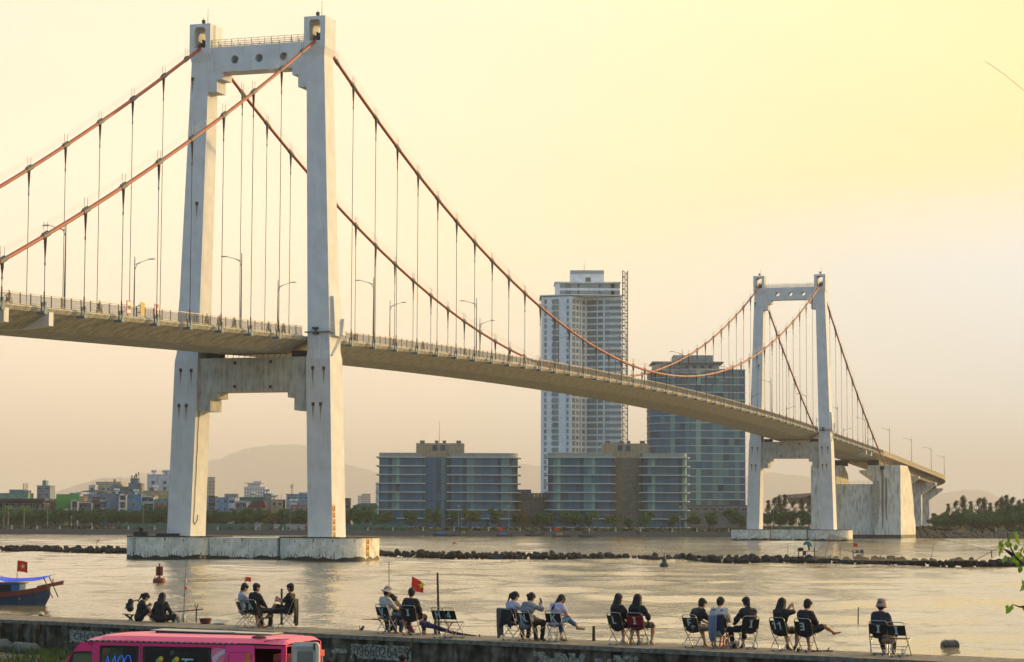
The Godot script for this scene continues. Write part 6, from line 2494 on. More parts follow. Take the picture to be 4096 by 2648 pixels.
	put("drum", m, mat("drum_black", 0.014, 0.015, 0.020, 0.35), o)
	m = MB.new()
	for s in [-0.22, 0.22]:
		m.tube([Vector3(s - 0.015, 0.14, 0), Vector3(s + 0.015, 0.14, 0)], [0.322], 16)
	put("hoop", m, mat("drum_black"), o)
	# stakes standing in the river
	for q in [[3432, 2486, 0.92, 0.045, "lone stake in open water beyond the last chairs"], [3722, 2230, 2.6, 0.05, "leaning bamboo pole by the lift net"], [3150, 2233, 2.5, 0.04, "thin pole upstream of the stilt hut"], [3258, 2236, 4.2, 0.05, "tall pole beside the stilt hut"], [3178, 2236, 2.4, 0.03, "second thin pole by the stilt hut"], [3328, 2236, 1.8, 0.04, "short dark pole before the blue raft"], [3360, 2236, 2.2, 0.05, "post tied to the blue raft"], [3101, 2232, 0.6, 0.04, "stub pole on the breakwater line"], [3322, 2160, 2.6, 0.05, "net pole standing beside the far pile cap"]]:
		var p := on_level(q[0], q[1])
		var lean: float = 0.15 if q[0] == 3722 else 0.02
		m = MB.new()
		m.tube([Vector3(0, -0.8, 0), Vector3(lean * q[2], q[2] * 0.6, 0), Vector3(lean * q[2] * 1.9, q[2], 0)], [q[3], q[3] * 0.9, q[3] * 0.7], 6)
		single("river_stake", m, mat("stake_wood", 0.05, 0.04, 0.03, 0.9), q[4], "stake", T(p))
	# stilt hut with a figure under a teal awning
	var hp := on_level(3225, 2240)
	o = thing("stilt_hut", "fisher's platform on thin stilts with a teal awning behind the breakwater", "hut", T(hp, -0.2))
	var wood := mat("stilt_wood", 0.045, 0.035, 0.028, 0.9)
	for q in [[-1.2, 0.4], [0.0, 0.45], [1.3, 0.4], [-1.2, -0.7], [0.2, -0.7], [1.3, -0.7], [-0.5, 0.5]]:
		m = MB.new()
		m.tube([Vector3(q[0] * 1.1, -0.8, q[1]), Vector3(q[0], 1.4 + 0.4 * absf(q[0]), q[1])], [0.05], 5)
		put("stilt", m, wood, o)
	m = MB.new()
	m.box(Vector3(0.2, 1.45, -0.15), Vector3(3.6, 0.1, 1.5))
	put("platform", m, wood, o)
	m = MB.new()
	var n := 6
	for i in n:
		var x0 := -0.4 + i * 0.22
		var x1 := x0 + 0.22
		var y0 := 2.75 + 0.35 * sin(i / 6.0 * 3.0)
		var y1 := 2.75 + 0.35 * sin((i + 1) / 6.0 * 3.0) - 0.05 * i
		m.quad(Vector3(x0, y0, 0.5), Vector3(x1, y1, 0.5), Vector3(x1, y1 + 0.1, -0.8), Vector3(x0, y0 + 0.1, -0.8))
		m.quad(Vector3(x0, y0 - 0.5 - 0.05 * i, 0.62), Vector3(x1, y1 - 0.5, 0.62), Vector3(x1, y1, 0.5), Vector3(x0, y0, 0.5))
	put("awning", m, mat("tarp_teal", 0.02, 0.16, 0.15, 0.8), o)
	m = MB.new()
	m.blob(Vector3(-0.9, 1.75, 0), Vector3(0.6, 0.28, 0.5), 6, 9, 0.15, rng)
	put("net_heap", m, mat("net_dark", 0.03, 0.03, 0.03, 0.95), o)
	m = MB.new()
	m.lathe(Vector3(-0.3, 0.75, 0.2), [Vector2(0, 0), Vector2(0.24, 0), Vector2(0.26, 0.7), Vector2(0, 0.7)], 10)
	put("barrel", m, mat("barrel_blue", 0.02, 0.05, 0.12, 0.6), o)
	m = MB.new()
	m.tube([Vector3(-1.9, 0.3, 0.6), Vector3(2.0, 0.7, 0.6)], [0.03], 4)
	put("tie_pole", m, wood, o)
	var pn := thing("person", "person in dark clothes standing bent under the teal awning", "person", T(hp + Vector3(0.45, 1.5, 0.0)))
	put("body", sdf([[Vector3(-0.1, 0.05, 0), Vector3(-0.05, 0.5, 0), 0.06, 0.09], [Vector3(0.12, 0.05, 0.05), Vector3(0.05, 0.5, 0), 0.06, 0.09], [Vector3(0, 0.55, 0), Vector3(-0.12, 0.95, 0), 0.14, 0.15], [Vector3(-0.12, 0.95, -0.12), Vector3(-0.12, 0.95, 0.12), 0.08, 0.08], [Vector3(-0.16, 1.05, 0), Vector3(-0.24, 1.2, 0), 0.06, 0.1], [Vector3(-0.12, 0.95, 0.17), Vector3(-0.35, 0.7, 0.2), 0.05, 0.04]], 0.04), mat("cloth_black", 0.016, 0.015, 0.016, 0.9), pn)
	# blue raft
	var rp := on_level(3432, 2240)
	o = thing("blue_raft", "blue steel-framed raft with barrels and a red flag behind the breakwater", "raft", T(rp))
	var bl := mat("raft_blue", 0.012, 0.085, 0.36, 0.6)
	m = MB.new()
	m.box(Vector3(0, 0.35, 0), Vector3(1.6, 0.5, 1.3))
	put("pontoon", m, bl, o)
	for q in [[-0.78, 0.6], [0.78, 0.6], [-0.78, -0.6], [0.78, -0.6], [0.35, 0.6]]:
		m = MB.new()
		m.box(Vector3(q[0], 1.1, q[1]), Vector3(0.09, 1.1, 0.09))
		put("post", m, mat("raft_grey", 0.06, 0.08, 0.11, 0.7), o)
	m = MB.new()
	m.box(Vector3(0, 1.18, 0), Vector3(1.65, 0.1, 1.3))
	put("shelf", m, mat("raft_grey"), o)
	m = MB.new()
	m.tube([Vector3(-0.45, 1.48, 0.2), Vector3(0.1, 1.48, 0.2)], [0.25], 12)
	put("yellow_barrel", m, mat("barrel_ochre", 0.26, 0.17, 0.04, 0.6), o)
	m = MB.new()
	m.tube([Vector3(0.32, 1.48, 0.2), Vector3(0.8, 1.48, 0.2)], [0.25], 12)
	put("blue_barrel", m, bl, o)
	m = MB.new()
	m.tube([Vector3(-0.78, 1.6, 0.6), Vector3(-0.8, 2.75, 0.6)], [0.03], 5)
	put("flagpole", m, mat("raft_grey"), o)
	flag(o, Vector3(-0.8, 2.2, 0.6), 0.65, 0.55, mat("flag_red", 0.55, 0.03, 0.012, 0.8), false)
	m = MB.new()
	m.tube([Vector3(-0.8, 1.35, 0.5), Vector3(-2.4, 1.62, 0.4)], [0.05], 5)
	put("boom", m, mat("raft_grey"), o)
	# skiffs by the breakwater
	for q in [[3300, 2238, 2.6, "dark blue skiff drawn up behind the breakwater beside the stilt hut", 0.5], [3505, 2238, 1.6, "small blue skiff downstream of the blue raft", -0.2], [1995, 2236, 1.6, "tiny dark skiff against the breakwater near the pile cap", 0.2]]:
		var sk := thing("skiff", q[3], "boat", T(on_level(q[0], q[1]), q[4]))
		var h: float = q[2] / 2
		put("hull", hull([[-h, 0.3, 0.5, 0.2, 0.0], [0, 0.42, 0.36, 0.3, -0.1], [h * 0.7, 0.3, 0.48, 0.15, 0.0], [h, 0.05, 0.75, 0.03, 0.4]]), mat("skiff_blue", 0.02, 0.06, 0.10, 0.6), sk)
		m = MB.new()
		m.box(Vector3(0, 0.4, 0), Vector3(0.16, 0.04, 0.8))
		put("thwart", m, wood, sk)
	# lift net: sagging sheet hung between poles
	var net := thing("lift_net", "fine brown lift net hanging from poles behind the breakwater", "fishing net")
	var nm := StandardMaterial3D.new()
	nm.resource_name = "net_mesh"
	nm.albedo_color = Color(0.32, 0.24, 0.11, 0.34).linear_to_srgb()
	nm.albedo_color.a = 0.30
	nm.roughness = 1.0
	nm.transparency = BaseMaterial3D.TRANSPARENCY_ALPHA
	var dn := 331.0
	var top := [[3250, 2230], [3290, 2180], [3322, 2137], [3360, 2150], [3450, 2165], [3550, 2172], [3660, 2172], [3735, 2152], [3850, 2175], [3940, 2195], [4010, 2180], [4040, 2165]]
	var low := [[3250, 2234], [3300, 2232], [3340, 2236], [3400, 2240], [3480, 2242], [3560, 2243], [3650, 2243], [3740, 2243], [3840, 2243], [3900, 2243], [3950, 2243], [3960, 2240]]
	m = MB.new()
	for k in top.size() - 1:
		var prev := []
		for e in 2:
			var t: Array = top[k + e]
			var l: Array = low[k + e]
			var row := []
			for j in 5:
				var f := j / 4.0
				var dd := dn + 9.0 * sin(f * PI) + 4.0 * f
				var p := at_depth(lerpf(l[0], t[0], f), lerpf(l[1], t[1], pow(f, 1.6)), dd)
				row.append(p)
			if e == 1:
				for j in 4:
					m.quad(prev[j], row[j], row[j + 1], prev[j + 1])
			prev = row
	put("netting", m, nm, net)
	m = MB.new()
	var rope := []
	for q in top:
		rope.append(at_depth(q[0], q[1] - 1, dn + 4.0))
	m.tube(rope, [0.02], 4)
	put("head_rope", m, mat("rope_dark", 0.06, 0.05, 0.04, 0.9), net)
	m = MB.new()
	m.tube([at_depth(3900, 2242, dn), at_depth(4040, 2165, dn + 5)], [0.045, 0.03], 5)
	m.tube([at_depth(3968, 2232, dn), at_depth(3965, 2200, dn)], [0.09, 0.06], 5)
	m.tube([at_depth(3322, 2140, dn + 5), at_depth(3300, 2232, dn)], [0.03], 4)
	put("net_pole", m, mat("stake_wood"), net)
	# boats along the far bank
	var bb := mat("boat_cabin_blue", 0.03, 0.13, 0.33, 0.6)
	var bo := mat("boat_cabin_ochre", 0.30, 0.20, 0.10, 0.7)  # even ochre base colour, shared by some boat cabins
	var hd := mat("hull_dark", 0.03, 0.045, 0.065, 0.6)
	far_boat(1782, 2145, 9.5, "dark blue trawler with a blue cabin moored below the curved glass block", bb, hd)
	far_boat(1860, 2144, 4.5, "low cluttered boat just downstream of the blue-cabined trawler", bo, mat("hull_brown", 0.09, 0.07, 0.05, 0.8))
	far_boat(2020, 2147, 6.5, "dark boat with blue and pale cabin and a small red flag", bb, hd, true)
	far_boat(2140, 2147, 7.5, "flat dark boat with a cluttered deck", hd, hd)
	far_boat(2250, 2150, 7.5, "dark boat with an ochre cabin and two red flags", bo, hd, true)
	far_boat(2352, 2149, 7.0, "low dark blue boat with a small wheelhouse", hd, mat("hull_navy", 0.02, 0.06, 0.09, 0.6))
	far_boat(2560, 2149, 5.0, "small pale skiff near the riprap beside the far tower", mat("hull_dark"), mat("hull_pale", 0.16, 0.14, 0.11, 0.8))
	# little float flags
	for q in [[386, 2180, "orange"], [1810, 2190, "red"], [2470, 2178, "orange"], [974, 2364, "red"]]:
		var p := on_level(q[0], q[1])
		var fo := thing("float_flag", "tiny %s marker flag on a net float %s" % [q[2], {386: "above the upstream breakwater", 1810: "beside the pile cap", 2470: "out in mid river", 974: "behind the boy in white"}[q[0]]], "marker flag", T(p), "net marker flags")
		m = MB.new()
		m.tube([Vector3(0, 0, 0), Vector3(0.2, 1.2, 0)], [0.03], 4)
		put("stick", m, mat("stake_wood"), fo)
		m = MB.new()
		m.blob(Vector3.ZERO, Vector3(0.2, 0.15, 0.2), 4, 6)
		put("float", m, mat("float_cream"), fo)
		flag(fo, Vector3(0.16, 0.85, 0), 0.5, 0.4, mat("flag_red" if q[2] == "red" else "flag_orange", 0.5, 0.09, 0.02, 0.8), false)


# ---------- people
func two_bone(a: Vector3, c: Vector3, l1: float, l2: float, pole: Vector3) -> Array:
	var d := c - a
	var l := clampf(d.length(), absf(l1 - l2) + 0.02, l1 + l2 - 0.004)
	var dir := d.normalized()
	c = a + dir * l
	var x := (l1 * l1 - l2 * l2 + l * l) / (2.0 * l)
	var h := sqrt(maxf(l1 * l1 - x * x, 0.0))
	var up := (pole - dir * pole.dot(dir)).normalized()
	return [a + dir * x + up * h, c]


func fingers(m: MB, w: Vector3, dir: Vector3, palm: Vector3, s: float, curl: float) -> void:
	# w wrist, dir along the hand, palm the way the palm faces, s = +1 when the thumb lies on dir x palm
	var side := dir.cross(palm).normalized() * s
	var base := w + dir * 0.085
	for k in 4:
		var ln: float = [0.07, 0.08, 0.075, 0.058][k]
		var p: Vector3 = base + side * (0.03 - 0.02 * k) - dir * (0.006 * absf(k - 1.3))
		var pts := [p - dir * 0.02, p]
		var d := dir
		for q in 3:
			d = (d + palm * curl * (0.5 + 0.25 * q)).normalized()
			p = p + d * ln * [0.45, 0.32, 0.23][q]
			pts.append(p)
		m.tube(pts, [0.0095, 0.0095, 0.009, 0.008, 0.0065], 6)
	var t := w + dir * 0.03 + side * 0.028
	var d2 := (dir * 0.75 + side * 0.65 + palm * 0.25).normalized()
	m.tube([t, t + d2 * 0.035, t + d2 * 0.06 + dir * 0.008, t + d2 * 0.07 + dir * 0.03], [0.012, 0.0115, 0.010, 0.008], 6)


# o: hip height, lean, side, twist, nod, look, hands [l, r] and feet [l, r] in body axes (x right when looking along +z is -x ... plain body axes), knees out
func person(label: String, at: Transform3D, o: Dictionary) -> Node3D:
	var t := thing("person", label, "person", at, "people sitting on the quay wall")
	var hip := Vector3(0, o.get("hip", 0.52), o.get("back", -0.06))
	var B := Basis(Vector3.UP, o.get("twist", 0.0)) * Basis(Vector3.BACK, o.get("side", 0.0)) * Basis(Vector3.RIGHT, o.get("lean", 0.05))
	var girth: float = o.get("girth", 1.0)
	var P := func(x: float, y: float, z: float) -> Vector3: return hip + B * Vector3(x, y, z)
	var neck: Vector3 = P.call(0, 0.47, 0.0)
	var HB := B * Basis(Vector3.UP, o.get("look", 0.0)) * Basis(Vector3.RIGHT, o.get("nod", 0.1))
	var hc: Vector3 = neck + B * Vector3(0, 0.07, 0.0) + HB * Vector3(0, 0.12, 0.025)
	var hands: Array = o.get("hands", [Vector3(0.12, 0.62, 0.28), Vector3(-0.12, 0.62, 0.28)])
	var feet: Array = o.get("feet", [Vector3(0.12, 0.08, 0.40), Vector3(-0.12, 0.08, 0.40)])
	var knee: Array = o.get("knee", [Vector3(0.3, 1, 0.4), Vector3(-0.3, 1, 0.4)])
	var elbow: Array = o.get("elbow", [Vector3(0.8, -0.6, -0.7), Vector3(-0.8, -0.6, -0.7)])
	var skin: Array = []
	var shirt: Array = []
	var legs: Array = []
	var long: bool = o.get("sleeve", "long") == "long"
	# trunk
	var trunk := [
		[P.call(-0.075, 0.0, 0.0), P.call(0.075, 0.0, 0.0), 0.115 * girth, 0.115 * girth],
		[P.call(-0.055, 0.14, 0.0), P.call(0.055, 0.14, 0.0), 0.095 * girth, 0.095 * girth],
		[P.call(-0.085, 0.32, -0.01), P.call(0.085, 0.32, -0.01), 0.105 * girth, 0.105 * girth],
		[P.call(-0.13, 0.43, -0.01), P.call(0.13, 0.43, -0.01), 0.062, 0.062],
		[P.call(0, 0.02, 0), P.call(0, 0.40, 0), 0.10, 0.10]]
	skin.append_array(trunk)
	skin.append([P.call(0, 0.42, -0.01), hc - HB * Vector3(0, 0.05, 0.02), 0.055, 0.048])
	# head: skull, jaw, nose, ears
	skin.append([hc + HB * Vector3(0, 0.03, -0.015), hc + HB * Vector3(0, -0.01, 0.0), 0.088, 0.08])
	skin.append([hc + HB * Vector3(0, -0.03, 0.03), hc + HB * Vector3(0, -0.085, 0.045), 0.055, 0.034])
	skin.append([hc + HB * Vector3(0, 0.0, 0.085), hc + HB * Vector3(0, -0.03, 0.098), 0.010, 0.016])
	for s in [-1.0, 1.0]:
		skin.append([hc + HB * Vector3(s * 0.084, 0.005, -0.005), hc + HB * Vector3(s * 0.084, -0.03, 0.0), 0.018, 0.014])
	for k in trunk:
		shirt.append([k[0], k[1], k[2] + 0.016, k[3] + 0.016])
	shirt[4] = [P.call(0, o.get("hem", -0.02), -0.01), P.call(0, 0.40, 0), 0.122 * girth, 0.11]
	var ends := []
	for s in 2:
		var sg := 1.0 if s == 0 else -1.0
		var sh: Vector3 = P.call(sg * 0.165, 0.425, -0.01)
		var ik := two_bone(sh, hands[s], 0.265, 0.245, B * elbow[s])
		var el: Vector3 = ik[0]
		var wr: Vector3 = ik[1]
		skin.append([sh, el, 0.05, 0.04])
		skin.append([el, wr, 0.04, 0.028])
		var hd: Vector3 = (wr - el).normalized()
		if o.has("hand_dir"):
			hd = (hd + o.hand_dir[s]).normalized()
		skin.append([wr, wr + hd * 0.06, 0.030, 0.034])
		ends.append([wr, hd, sg])
		shirt.append([sh, el, 0.072, 0.062])
		if long:
			shirt.append([el, wr, 0.060, 0.048])
		else:
			shirt[-1] = [sh, sh.lerp(el, 0.72), 0.074, 0.072]
		# legs
		var hj: Vector3 = hip + Vector3(sg * 0.085, -0.01, 0.02)
		var lk := two_bone(hj, feet[s], 0.43, 0.42, knee[s])
		var kn: Vector3 = lk[0]
		var an: Vector3 = lk[1]
		skin.append([hj, kn, 0.082 * girth, 0.056])
		skin.append([kn, kn.lerp(an, 0.35), 0.054, 0.055])
		skin.append([kn.lerp(an, 0.35), an, 0.055, 0.034])
		var toe: Vector3 = o.get("toes", [Vector3(0.03, -0.55, 1), Vector3(-0.03, -0.55, 1)])[s].normalized()
		var heel := an + Vector3(0, -0.02, 0) - toe * Vector3(1, 0, 1) * 0.03
		skin.append([heel, an + toe * 0.15 - Vector3(0, 0.012, 0), 0.034, 0.024])
		legs.append([hj, kn, 0.096 * girth, 0.072])
		if o.get("legs", "long") == "long":
			legs.append([kn, an, 0.070, 0.055])
		elif o.get("legs", "long") == "calf":
			legs.append([kn, kn.lerp(an, 0.6), 0.070, 0.066])
		else:
			legs[-1] = [hj, hj.lerp(kn, 0.8), 0.10 * girth, 0.086]
		if o.has("shoe"):
			var sm := sdf([[heel, an + toe * 0.165 - Vector3(0, 0.012, 0), 0.044, 0.034], [heel, heel + Vector3(0, 0.03, 0), 0.042, 0.042]], 0.016, 0.03)
			put("shoe", sm, mat(o.shoe[0], o.shoe[1], o.shoe[2], o.shoe[3], 0.8), t)
	legs.append([hip + Vector3(-0.07, -0.01, 0), hip + Vector3(0.07, -0.01, 0), 0.128 * girth, 0.128 * girth])
	var m := MB.new()
	sdf_into(m, skin, 0.019, 0.035)
	for e in ends:
		var palm: Vector3 = e[1].cross(Vector3(0, 0, 1)).normalized() if o.get("palm", "in") == "up" else (B * Vector3(-e[2], -0.3, 0)).normalized()
		palm = (palm - e[1] * palm.dot(e[1])).normalized()
		fingers(m, e[0], e[1], palm, e[2], o.get("curl", 0.7))
	var skinm := mat("skin_tan", 0.36, 0.19, 0.115, 0.6)
	if o.has("skin"):
		skinm = mat("skin_fair", 0.46, 0.28, 0.19, 0.6)
	put("body", m, skinm, t)
	var sc: Array = o.get("shirt", ["cloth_black", 0.007, 0.0065, 0.007])
	put("shirt", rumpled(shirt, 0.022, 0.05), cloth(sc), t)
	var lc: Array = o.get("trousers", ["cloth_black", 0.007, 0.0065, 0.007])
	put("trousers", rumpled(legs, 0.022, 0.045), cloth(lc), t)
	# eyes
	for s in [-1.0, 1.0]:
		m = MB.new()
		m.blob(hc + HB * Vector3(s * 0.033, 0.012, 0.077), Vector3(0.014, 0.009, 0.010), 5, 7)
		put("eye", m, mat("eye_dark", 0.02, 0.015, 0.012, 0.3), t)
	# hair
	var hair: Array = [[hc + HB * Vector3(0, 0.052, -0.03), hc + HB * Vector3(0, 0.045, 0.012), 0.092, 0.086], [hc + HB * Vector3(0, 0.03, -0.035), hc + HB * Vector3(0, -0.05, -0.038), 0.09, 0.074]]
	for s in [-1.0, 1.0]:
		hair.append([hc + HB * Vector3(s * 0.058, 0.05, 0.0), hc + HB * Vector3(s * 0.07, -0.03, -0.035), 0.045, 0.034])
	var style: String = o.get("hair", "short")
	if style == "fringe":
		hair.append([hc + HB * Vector3(-0.045, 0.055, 0.062), hc + HB * Vector3(0.045, 0.055, 0.062), 0.036, 0.036])
	if style == "long":
		for s in [-1.0, 0.0, 1.0]:
			hair.append([hc + HB * Vector3(s * 0.05, 0.02, -0.05), P.call(s * 0.075, 0.40, -0.105), 0.06, 0.055])
			hair.append([P.call(s * 0.075, 0.40, -0.105), P.call(s * 0.09 + o.get("sway", 0.0), 0.40 - o.get("hair_len", 0.26), -0.12), 0.055, 0.03])
			hair.append([hc + HB * Vector3(s * 0.075, 0.03, 0.0), hc + HB * Vector3(s * 0.085, -0.13, -0.01), 0.035, 0.03])
	elif style == "pony":
		hair.append([hc + HB * Vector3(0, 0.06, -0.10), hc + HB * Vector3(0, -0.02, -0.15), 0.036, 0.042])
		hair.append([hc + HB * Vector3(0, -0.02, -0.15), hc + HB * Vector3(0, -0.23, -0.13), 0.042, 0.014])
	elif style == "bun":
		hair.append([hc + HB * Vector3(0, 0.01, -0.12), hc + HB * Vector3(0, -0.01, -0.14), 0.05, 0.045])
	elif style == "front":
		hair.append([hc + HB * Vector3(0.05, 0.03, -0.03), P.call(0.06, 0.30, -0.10), 0.055, 0.04])
		hair.append([hc + HB * Vector3(-0.07, 0.04, 0.04), hc + HB * Vector3(-0.08, -0.20, 0.08), 0.032, 0.014])
		hair.append([hc + HB * Vector3(0, 0.05, -0.07), P.call(0.03, 0.34, -0.12), 0.06, 0.045])
	elif style == "low_tail":
		hair.append([hc + HB * Vector3(0, -0.02, -0.07), hc + HB * Vector3(0, -0.12, -0.07), 0.05, 0.035])
	if not o.has("hat"):
		for k in 16:
			var hd3 := HB * Vector3(sin(k * 2.4) * 0.75, 0.35 + 0.6 * fposmod(k * 0.37, 1.0), cos(k * 2.4) * 0.75 - 0.35).normalized()
			hair.append([hc + hd3 * 0.085, hc + hd3 * (0.104 + 0.018 * fposmod(k * 0.61, 1.0)) + Vector3(0.012 * sin(k * 5.0), -0.012, 0.01), 0.024, 0.010])
	put("hair", sdf(hair, 0.015, 0.022), mat("hair_black", 0.012, 0.008, 0.006, 0.75), t)
	if o.has("hat"):
		var hm := MB.new()
		hm.lathe(Vector3.ZERO, [Vector2(0, 0.115), Vector2(0.07, 0.112), Vector2(0.098, 0.085), Vector2(0.112, 0.0), Vector2(0.12, -0.012), Vector2(o.hat[4], -0.012 - o.hat[5]), Vector2(o.hat[4] - 0.004, -0.022 - o.hat[5]), Vector2(0.11, -0.02)], 20)
		put("bucket_hat", hm, cloth(o.hat.slice(0, 4)), t, Transform3D(HB, hc + HB * Vector3(0, 0.055, -0.01)))
	if o.get("collar", false):
		var cm := MB.new()
		cm.tube([P.call(-0.05, 0.50, 0.02), P.call(-0.04, 0.505, -0.055), P.call(0.04, 0.505, -0.055), P.call(0.05, 0.50, 0.02)], [0.03], 6)
		put("collar", cm, cloth(sc), t)
	if o.get("hood", false):
		put("hood", sdf([[P.call(-0.07, 0.47, -0.06), P.call(0.07, 0.47, -0.06), 0.055, 0.055], [P.call(-0.09, 0.46, 0.0), P.call(-0.07, 0.45, 0.06), 0.045, 0.03], [P.call(0.09, 0.46, 0.0), P.call(0.07, 0.45, 0.06), 0.045, 0.03], [P.call(0, 0.44, -0.09), P.call(0, 0.36, -0.11), 0.06, 0.04]], 0.022), cloth(sc), t)
	return t


# cloth with creases: the smooth shape pushed in and out by a drawn-out noise
func rumpled(bones: Array, cell: float, k: float) -> MB:
	var m := MB.new()
	sdf_into(m, bones, cell, k)
	var f := FastNoiseLite.new()
	f.seed = bones.size()
	f.frequency = 6.5
	f.fractal_octaves = 2
	for i in m.v.size():
		var p := m.v[i]
		m.v[i] = p + m.n[i] * (f.get_noise_3d(p.x * 0.8, p.y * 1.7, p.z + p.y * 0.6) * 0.02)
		m.n[i] = Vector3.ZERO
	for i in range(0, m.ix.size(), 3):
		var a := m.ix[i]
		var b := m.ix[i + 2]
		var c := m.ix[i + 1]
		var nn := (m.v[b] - m.v[a]).cross(m.v[c] - m.v[a])
		m.n[a] += nn
		m.n[b] += nn
		m.n[c] += nn
	for i in m.n.size():
		m.n[i] = m.n[i].normalized()
	return m


func cloth(c: Array) -> StandardMaterial3D:
	var m := worn(c[0], c[1], c[2], c[3], 0.95, 0.2, 6.0)
	return m


# ---------- folding chairs
var chair_mesh := {}


func chair(at: Transform3D, letter: String, label: String, red := false, mirror := false) -> Node3D:
	var o := thing("folding_chair", label, "chair", at, "folding chairs on the quay wall")
	if chair_mesh.is_empty():
		var m := MB.new()
		var w := 0.215
		# back frame: top loop, uprights, down to the front foot loop
		var loop := []
		for s in [-1.0, 1.0]:
			var pts := [Vector3(s * (w - 0.05), 0.0 + 0.018, 0.22), Vector3(s * (w - 0.01), 0.035, 0.205), Vector3(s * w, 0.22, 0.06), Vector3(s * w, 0.43, -0.12), Vector3(s * w, 0.74, -0.245), Vector3(s * (w - 0.012), 0.80, -0.262), Vector3(s * (w - 0.06), 0.825, -0.27)]
			if s > 0:
				pts.reverse()
			loop.append_array(pts)
		loop.append(loop[0])
		m.tube(loop, [0.0115], 7, false)
		chair_mesh.back = m.mesh()
		m = MB.new()
		loop = []
		for s in [-1.0, 1.0]:
			var pts := [Vector3(s * (w - 0.07), 0.018, -0.26), Vector3(s * (w - 0.03), 0.035, -0.245), Vector3(s * (w - 0.02), 0.21, -0.08), Vector3(s * (w - 0.02), 0.42, 0.17), Vector3(s * (w - 0.06), 0.425, 0.2)]
			if s > 0:
				pts.reverse()
			loop.append_array(pts)
		loop.append(loop[0])
		m.tube(loop, [0.0115], 7, false)
		chair_mesh.leg = m.mesh()
		m = MB.new()
		for q in [[0.24, 0.045], [0.17, -0.115]]:
			m.tube([Vector3(-w + 0.02, q[0], q[1]), Vector3(w - 0.02, q[0], q[1])], [0.008], 6)
		chair_mesh.bar = m.mesh()
		# backrest: bowed panel wrapped on the uprights
		m = MB.new()
		var n := 8
		for i in n:
			var q := []
			for e in 2:
				var f := float(i + e) / n
				var x := lerpf(-w - 0.008, w + 0.008, f)
				var bow := -0.035 * sin(f * PI)
				q.append([Vector3(x, 0.505, -0.165 + bow), Vector3(x, 0.745, -0.258 + bow)])
			m.quad(q[0][0], q[0][1], q[1][1], q[1][0])
			var off := Vector3(0, 0.006, 0.018)
			m.quad(q[0][0] + off, q[1][0] + off, q[1][1] + off, q[0][1] + off)
			m.quad(q[0][1], q[0][1] + off, q[1][1] + off, q[1][1])
			m.quad(q[0][0], q[1][0], q[1][0] + off, q[0][0] + off)
		chair_mesh.panel = m.mesh()
		m = MB.new()
		m.prism(round_rect(-w + 0.012, w - 0.012, -0.2, 0.18, 0.05, 4), 0.028, flat_at(0.447))
		chair_mesh.seat = m.mesh()
		m = MB.new()
		m.tube([Vector3(-0.02, 0, 0), Vector3(0.02, 0, 0)], [0.016], 7)
		chair_mesh.foot = m.mesh()
	var steel := mat("chair_chrome", 0.32, 0.31, 0.29, 0.28, 0.85)
	var vinyl := mat("vinyl_black", 0.012, 0.016, 0.017, 0.38)
	if red:
		vinyl = mat("vinyl_red", 0.20, 0.008, 0.018, 0.4)
	put("back_frame", chair_mesh.back, steel, o)
	put("leg_frame", chair_mesh.leg, steel, o)
	put("cross_bar", chair_mesh.bar, steel, o)
	var bk := put("backrest", chair_mesh.panel, vinyl, o)
	put("seat", chair_mesh.seat, vinyl, o)
	for q in [[-0.1, -0.26], [0.1, -0.26], [-0.11, 0.22], [0.11, 0.22]]:
		put("foot_cap", chair_mesh.foot, mat("rubber", 0.02, 0.02, 0.02, 0.9), o, Transform3D(Basis(), Vector3(q[0], 0.016, q[1])))
	if letter:
		var paint := mat("brush_paint", 0.42, 0.52, 0.50, 0.7)
		if red:
			paint = mat("brush_paint_white", 0.55, 0.50, 0.48, 0.7)
		var tm := text_mesh(letter.trim_prefix("-"), 0.2, 0.003, "Droid Sans", true)
		# painted on the rear of the panel, read from behind
		var tilt := atan2(0.258 - 0.165, 0.24)
		var bs := Basis(Vector3.UP, PI) * Basis(Vector3.RIGHT, tilt)
		if letter.begins_with("-"):
			bs = bs * Basis.from_scale(Vector3(-1, 1, 1))
		put("painted_letter", tm, paint, bk, Transform3D(bs, Vector3(0.0, 0.625, -0.2495)))
	return o


func yaw_to(x: float, d: float) -> float:
	return atan2(x, -d)


func cup(px: float, py: float, label: String, liquid: StandardMaterial3D, hgt := 0.15, straw := true) -> void:
	var o := thing("drink_cup", label, "cup", T(on_level(px, py, WALL_TOP)), "drinks on the quay wall")
	var m := MB.new()
	m.lathe(Vector3.ZERO, [Vector2(0, 0.002), Vector2(0.032, 0.002), Vector2(0.036, hgt * 0.45), Vector2(0, hgt * 0.45)], 12)
	put("drink", m, liquid, o)
	var clear := mat("cup_plastic", 0.6, 0.6, 0.55, 0.12)
	clear.transparency = BaseMaterial3D.TRANSPARENCY_ALPHA
	clear.albedo_color.a = 0.35
	m = MB.new()
	m.lathe(Vector3.ZERO, [Vector2(0.034, 0.0), Vector2(0.045, hgt), Vector2(0.047, hgt + 0.005), Vector2(0.03, hgt + 0.035), Vector2(0.008, hgt + 0.04)], 14)
	put("cup_shell", m, clear, o)
	if straw:
		m = MB.new()
		m.tube([Vector3(0, 0.02, 0), Vector3(0.015, hgt + 0.11, 0)], [0.004], 5)
		put("straw", m, mat("straw_dark", 0.08, 0.06, 0.05, 0.6), o)


